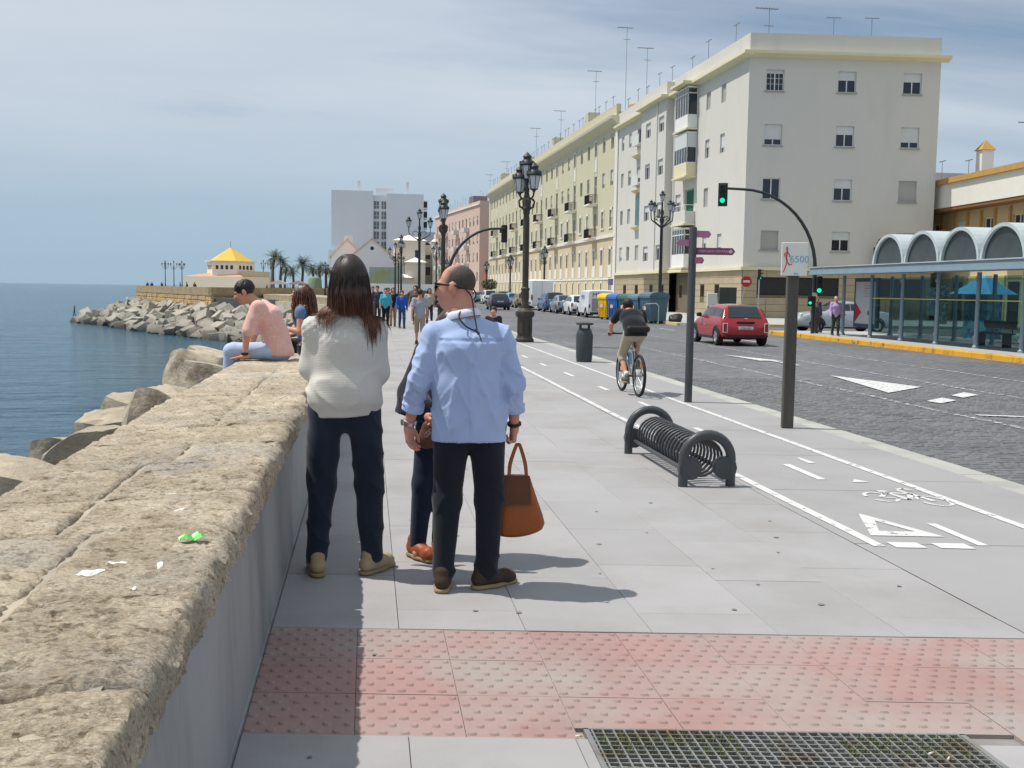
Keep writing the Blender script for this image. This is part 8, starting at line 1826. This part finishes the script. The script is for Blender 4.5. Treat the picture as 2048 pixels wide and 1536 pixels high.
# ------------------------------------------------------------------ people further off
HD = mat('dark brown hair', (.022, .015, .011), .6, .3, 30); HGy = mat('grey hair', hexc(190, 188, 182), .7, .1, 30); HLb = mat('light brown hair', (.10, .065, .040), .6, .3, 30)
def hair_bob(m, L=.12):
    def fn(body, H_, Mh, hs, h):
        S = SDF(); S.ell(H_(0, -.02, .036), [.09 * hs, .108 * hs, .1 * hs], Mh, k=.03); S.cap(H_(0, -.045, 0), H_(0, -.055, -L), .085, .07, 1.25, .05); S.half(H_(0, .05, 0), Mh @ V3(0, 1, -.35)); sdf_obj(S, .012, 'hair', m, body, lambda x, y, z: .008 * fbm(x * 40, y * 40, z * 15, 2))
    return fn
def walk(H, ph=1, fem=False):
    J = base_joints(H, fem); k = H / 1.75; a = .16 * ph * k
    J.update(lk=(-.09 * k, .06 * k + a * .5, .50 * k), rk=(.09 * k, .06 * k - a * .3, .50 * k), la=(-.09 * k, a, .09 * k), ra=(.09 * k, -a * 1.1, .115 * k), le=(-.235 * k, -.06 * k - a * .3, 1.13 * k), re=(.235 * k, -.03 * k + a * .3, 1.13 * k), lw=(-.25 * k, -.02 * k - a * .6, .89 * k), rw=(.25 * k, .08 * k + a * .6, .90 * k)); return J
def passer(label, loc, rz, H, fem, topc, botc, hair, sleeve=1.0, leg=1.0, ph=1, h=.022, girth=1.0, group=None, shoec=(.02, .018, .016), skin=None, J=None):
    JJ = walk(H, ph, fem); JJ.update(J or {})
    return person(label, loc, rz, H, JJ, fem, girth, skin or SK2, cloth('top %.2f %.2f %.2f' % topc, topc, .10), cloth('bottom %.2f %.2f %.2f' % botc, botc, .12), mat('shoes %.2f' % shoec[0], shoec, .7, .1), hair, 0, 0, h, (0, 0), ('relax', 'relax'), sleeve=sleeve, leg=leg, group=group)[0]
hs_ = hair_short(HD, -.05, 1.09, .006)
passer('man in grey t-shirt walking away between the couple', (1.49, 30.8, 0), 0, 1.62, False, hexc(150, 156, 168), hexc(150, 140, 120), hs_, .3, .6, 1, .016)
passer('woman in loose turquoise top walking towards camera', (.72, 44.2, 0), R(178), 1.64, True, hexc(70, 168, 186), (.012, .012, .016), hs_, .6, 1, 1, .02, 1.15)
passer('woman in black top and tan trousers beside the turquoise top', (1.04, 45.3, 0), R(180), 1.66, True, (.014, .014, .018), hexc(150, 124, 96), hair_bob(HLb, .05), .15, 1, -1, .02)
passer('boy in royal blue jumper walking towards camera', (1.36, 43.2, 0), R(184), 1.54, False, hexc(38, 82, 170), hexc(46, 70, 106), hs_, 1, 1, 1, .02, .92)
passer('man in white shirt and dark jacket behind the turquoise woman', (.42, 49.5, 0), R(176), 1.74, False, hexc(60, 62, 78), hexc(60, 56, 50), hs_, 1, 1, -1, .024)
passer('woman in olive scarf behind the blue jumper', (2.10, 47.5, 0), R(160), 1.78, True, hexc(96, 88, 70), (.02, .02, .024), hair_bob(HD, .12), 1, 1, 1, .024, 1.05)
passer('long haired woman in flowered blouse left of the bald man', (2.78, 48.5, 0), R(185), 1.66, True, hexc(196, 180, 160), (.03, .034, .05), hair_bob(HD, .2), .4, 1, 1, .024)
passer('person in mustard top half hidden by the dark long hair', (.22, 52, 0), R(182), 1.72, False, hexc(150, 130, 90), (.05, .045, .04), hair_short(HLb, -.05, 1.09, .006), .5, 1, 1, .026)
passer('person with a rucksack far behind the walkers', (1.1, 60, 0), R(176), 1.66, True, hexc(110, 116, 110), (.03, .03, .04), hair_bob(HD, .1), 1, 1, 1, .028)
passer('elderly white haired man in lilac shirt and green trousers at the kerb', (18.32, 39.5, .02), R(168), 1.56, False, hexc(186, 158, 206), hexc(52, 66, 54), hair_short(HGy, -.05, 1.06, .004), 1, 1, 1, .018, 1.2)
passer('woman in grey patterned jacket beside the signal post', (18.62, 42.0, .02), R(175), 1.46, True, hexc(92, 94, 106), hexc(96, 84, 76), hair_bob(HLb, .04), .9, 1, -1, .02, 1.15)
passer('red haired woman in blue cardigan between signal post and lilac shirt', (19.0, 42.8, .02), R(185), 1.54, True, hexc(40, 76, 150), (.02, .02, .026), hair_bob(mat('red hair', (.14, .04, .02), .6, .2, 30), .06), 1, 1, 1, .02, 1.1)
passer('small dark haired child far behind the bald man shoulder', (2.72, 22.9, 0), R(170), 1.26, False, (.03, .03, .04), (.03, .034, .05), hs_, .4, 1, 1, .018, .95)
gen = [passer('person leaning at the left corner of the bastion parapet', (-41.4, 207, .42), R(30), 1.7, False, (.05, .06, .09), (.04, .04, .05), hs_, 1, 1, 1, .045)]
for i, (x, y, lb) in enumerate(((-41.2, 206, 'second person from the left corner of the bastion'), (-39.0, 204, 'lone person on the bastion left of the three lamps'), (-36.0, 206, 'person on the bastion just left of the pavilion'), (-30.5, 180, 'standing figure in front of the white pavilion wall'), (-28.6, 176, 'figure beside the standing one before the pavilion'), (-20.0, 172, 'person near the lamps between pavilion and palms'), (-17.0, 175, 'left person of the group below the palms'), (-16.0, 176, 'right person of the group below the palms'))):
    dup(gen[0], (x + .6, y + 1, .42 if i < 6 else .2), R(40 * i), lb)
fs = dup(gen[0], (-50.6, 191.5, -4.0), R(90), 'angler standing on the tip of the breakwater blocks')
# parasols and a stall far off below the palms
for i, (x, y, c, lb) in enumerate(((-15.5, 188, hexc(220, 206, 206), 'pale market stall awning below the palms'), (-12.2, 190, hexc(206, 170, 176), 'pinkish market stall awning below the broad palm'))):
    t = thing('market_stall', lb, 'stall', (x, y, .0)); MB().extr([(-1.6, 2.2), (0, 2.7), (1.6, 2.2), (1.6, 2.0), (-1.6, 2.0)], 'y', -1, 1).obj('awning', cloth('awning %d' % i, c), t)
    for sx_ in (-1.5, 1.5):
        for sy_ in (-.9, .9): MB().tube([(sx_, sy_, 0), (sx_, sy_, 2.1)], .04, 5).obj('pole', M_galv, t)
    MB().box(-1.4, 1.4, -.8, .8, .0, .9).obj('counter', cloth('counter', hexc(150, 140, 130)), t)
gk_ = thing('green_kiosk', 'grey green rounded kiosk beside the palms', 'kiosk', (-9.4, 190, 0)); MB().lathe([(1.2, 0), (1.2, 2.8), (.9, 3.3), (0, 3.5)], 14).obj('kiosk_body', mat('kiosk green', hexc(120, 140, 116), .7, .1), gk_, 40)
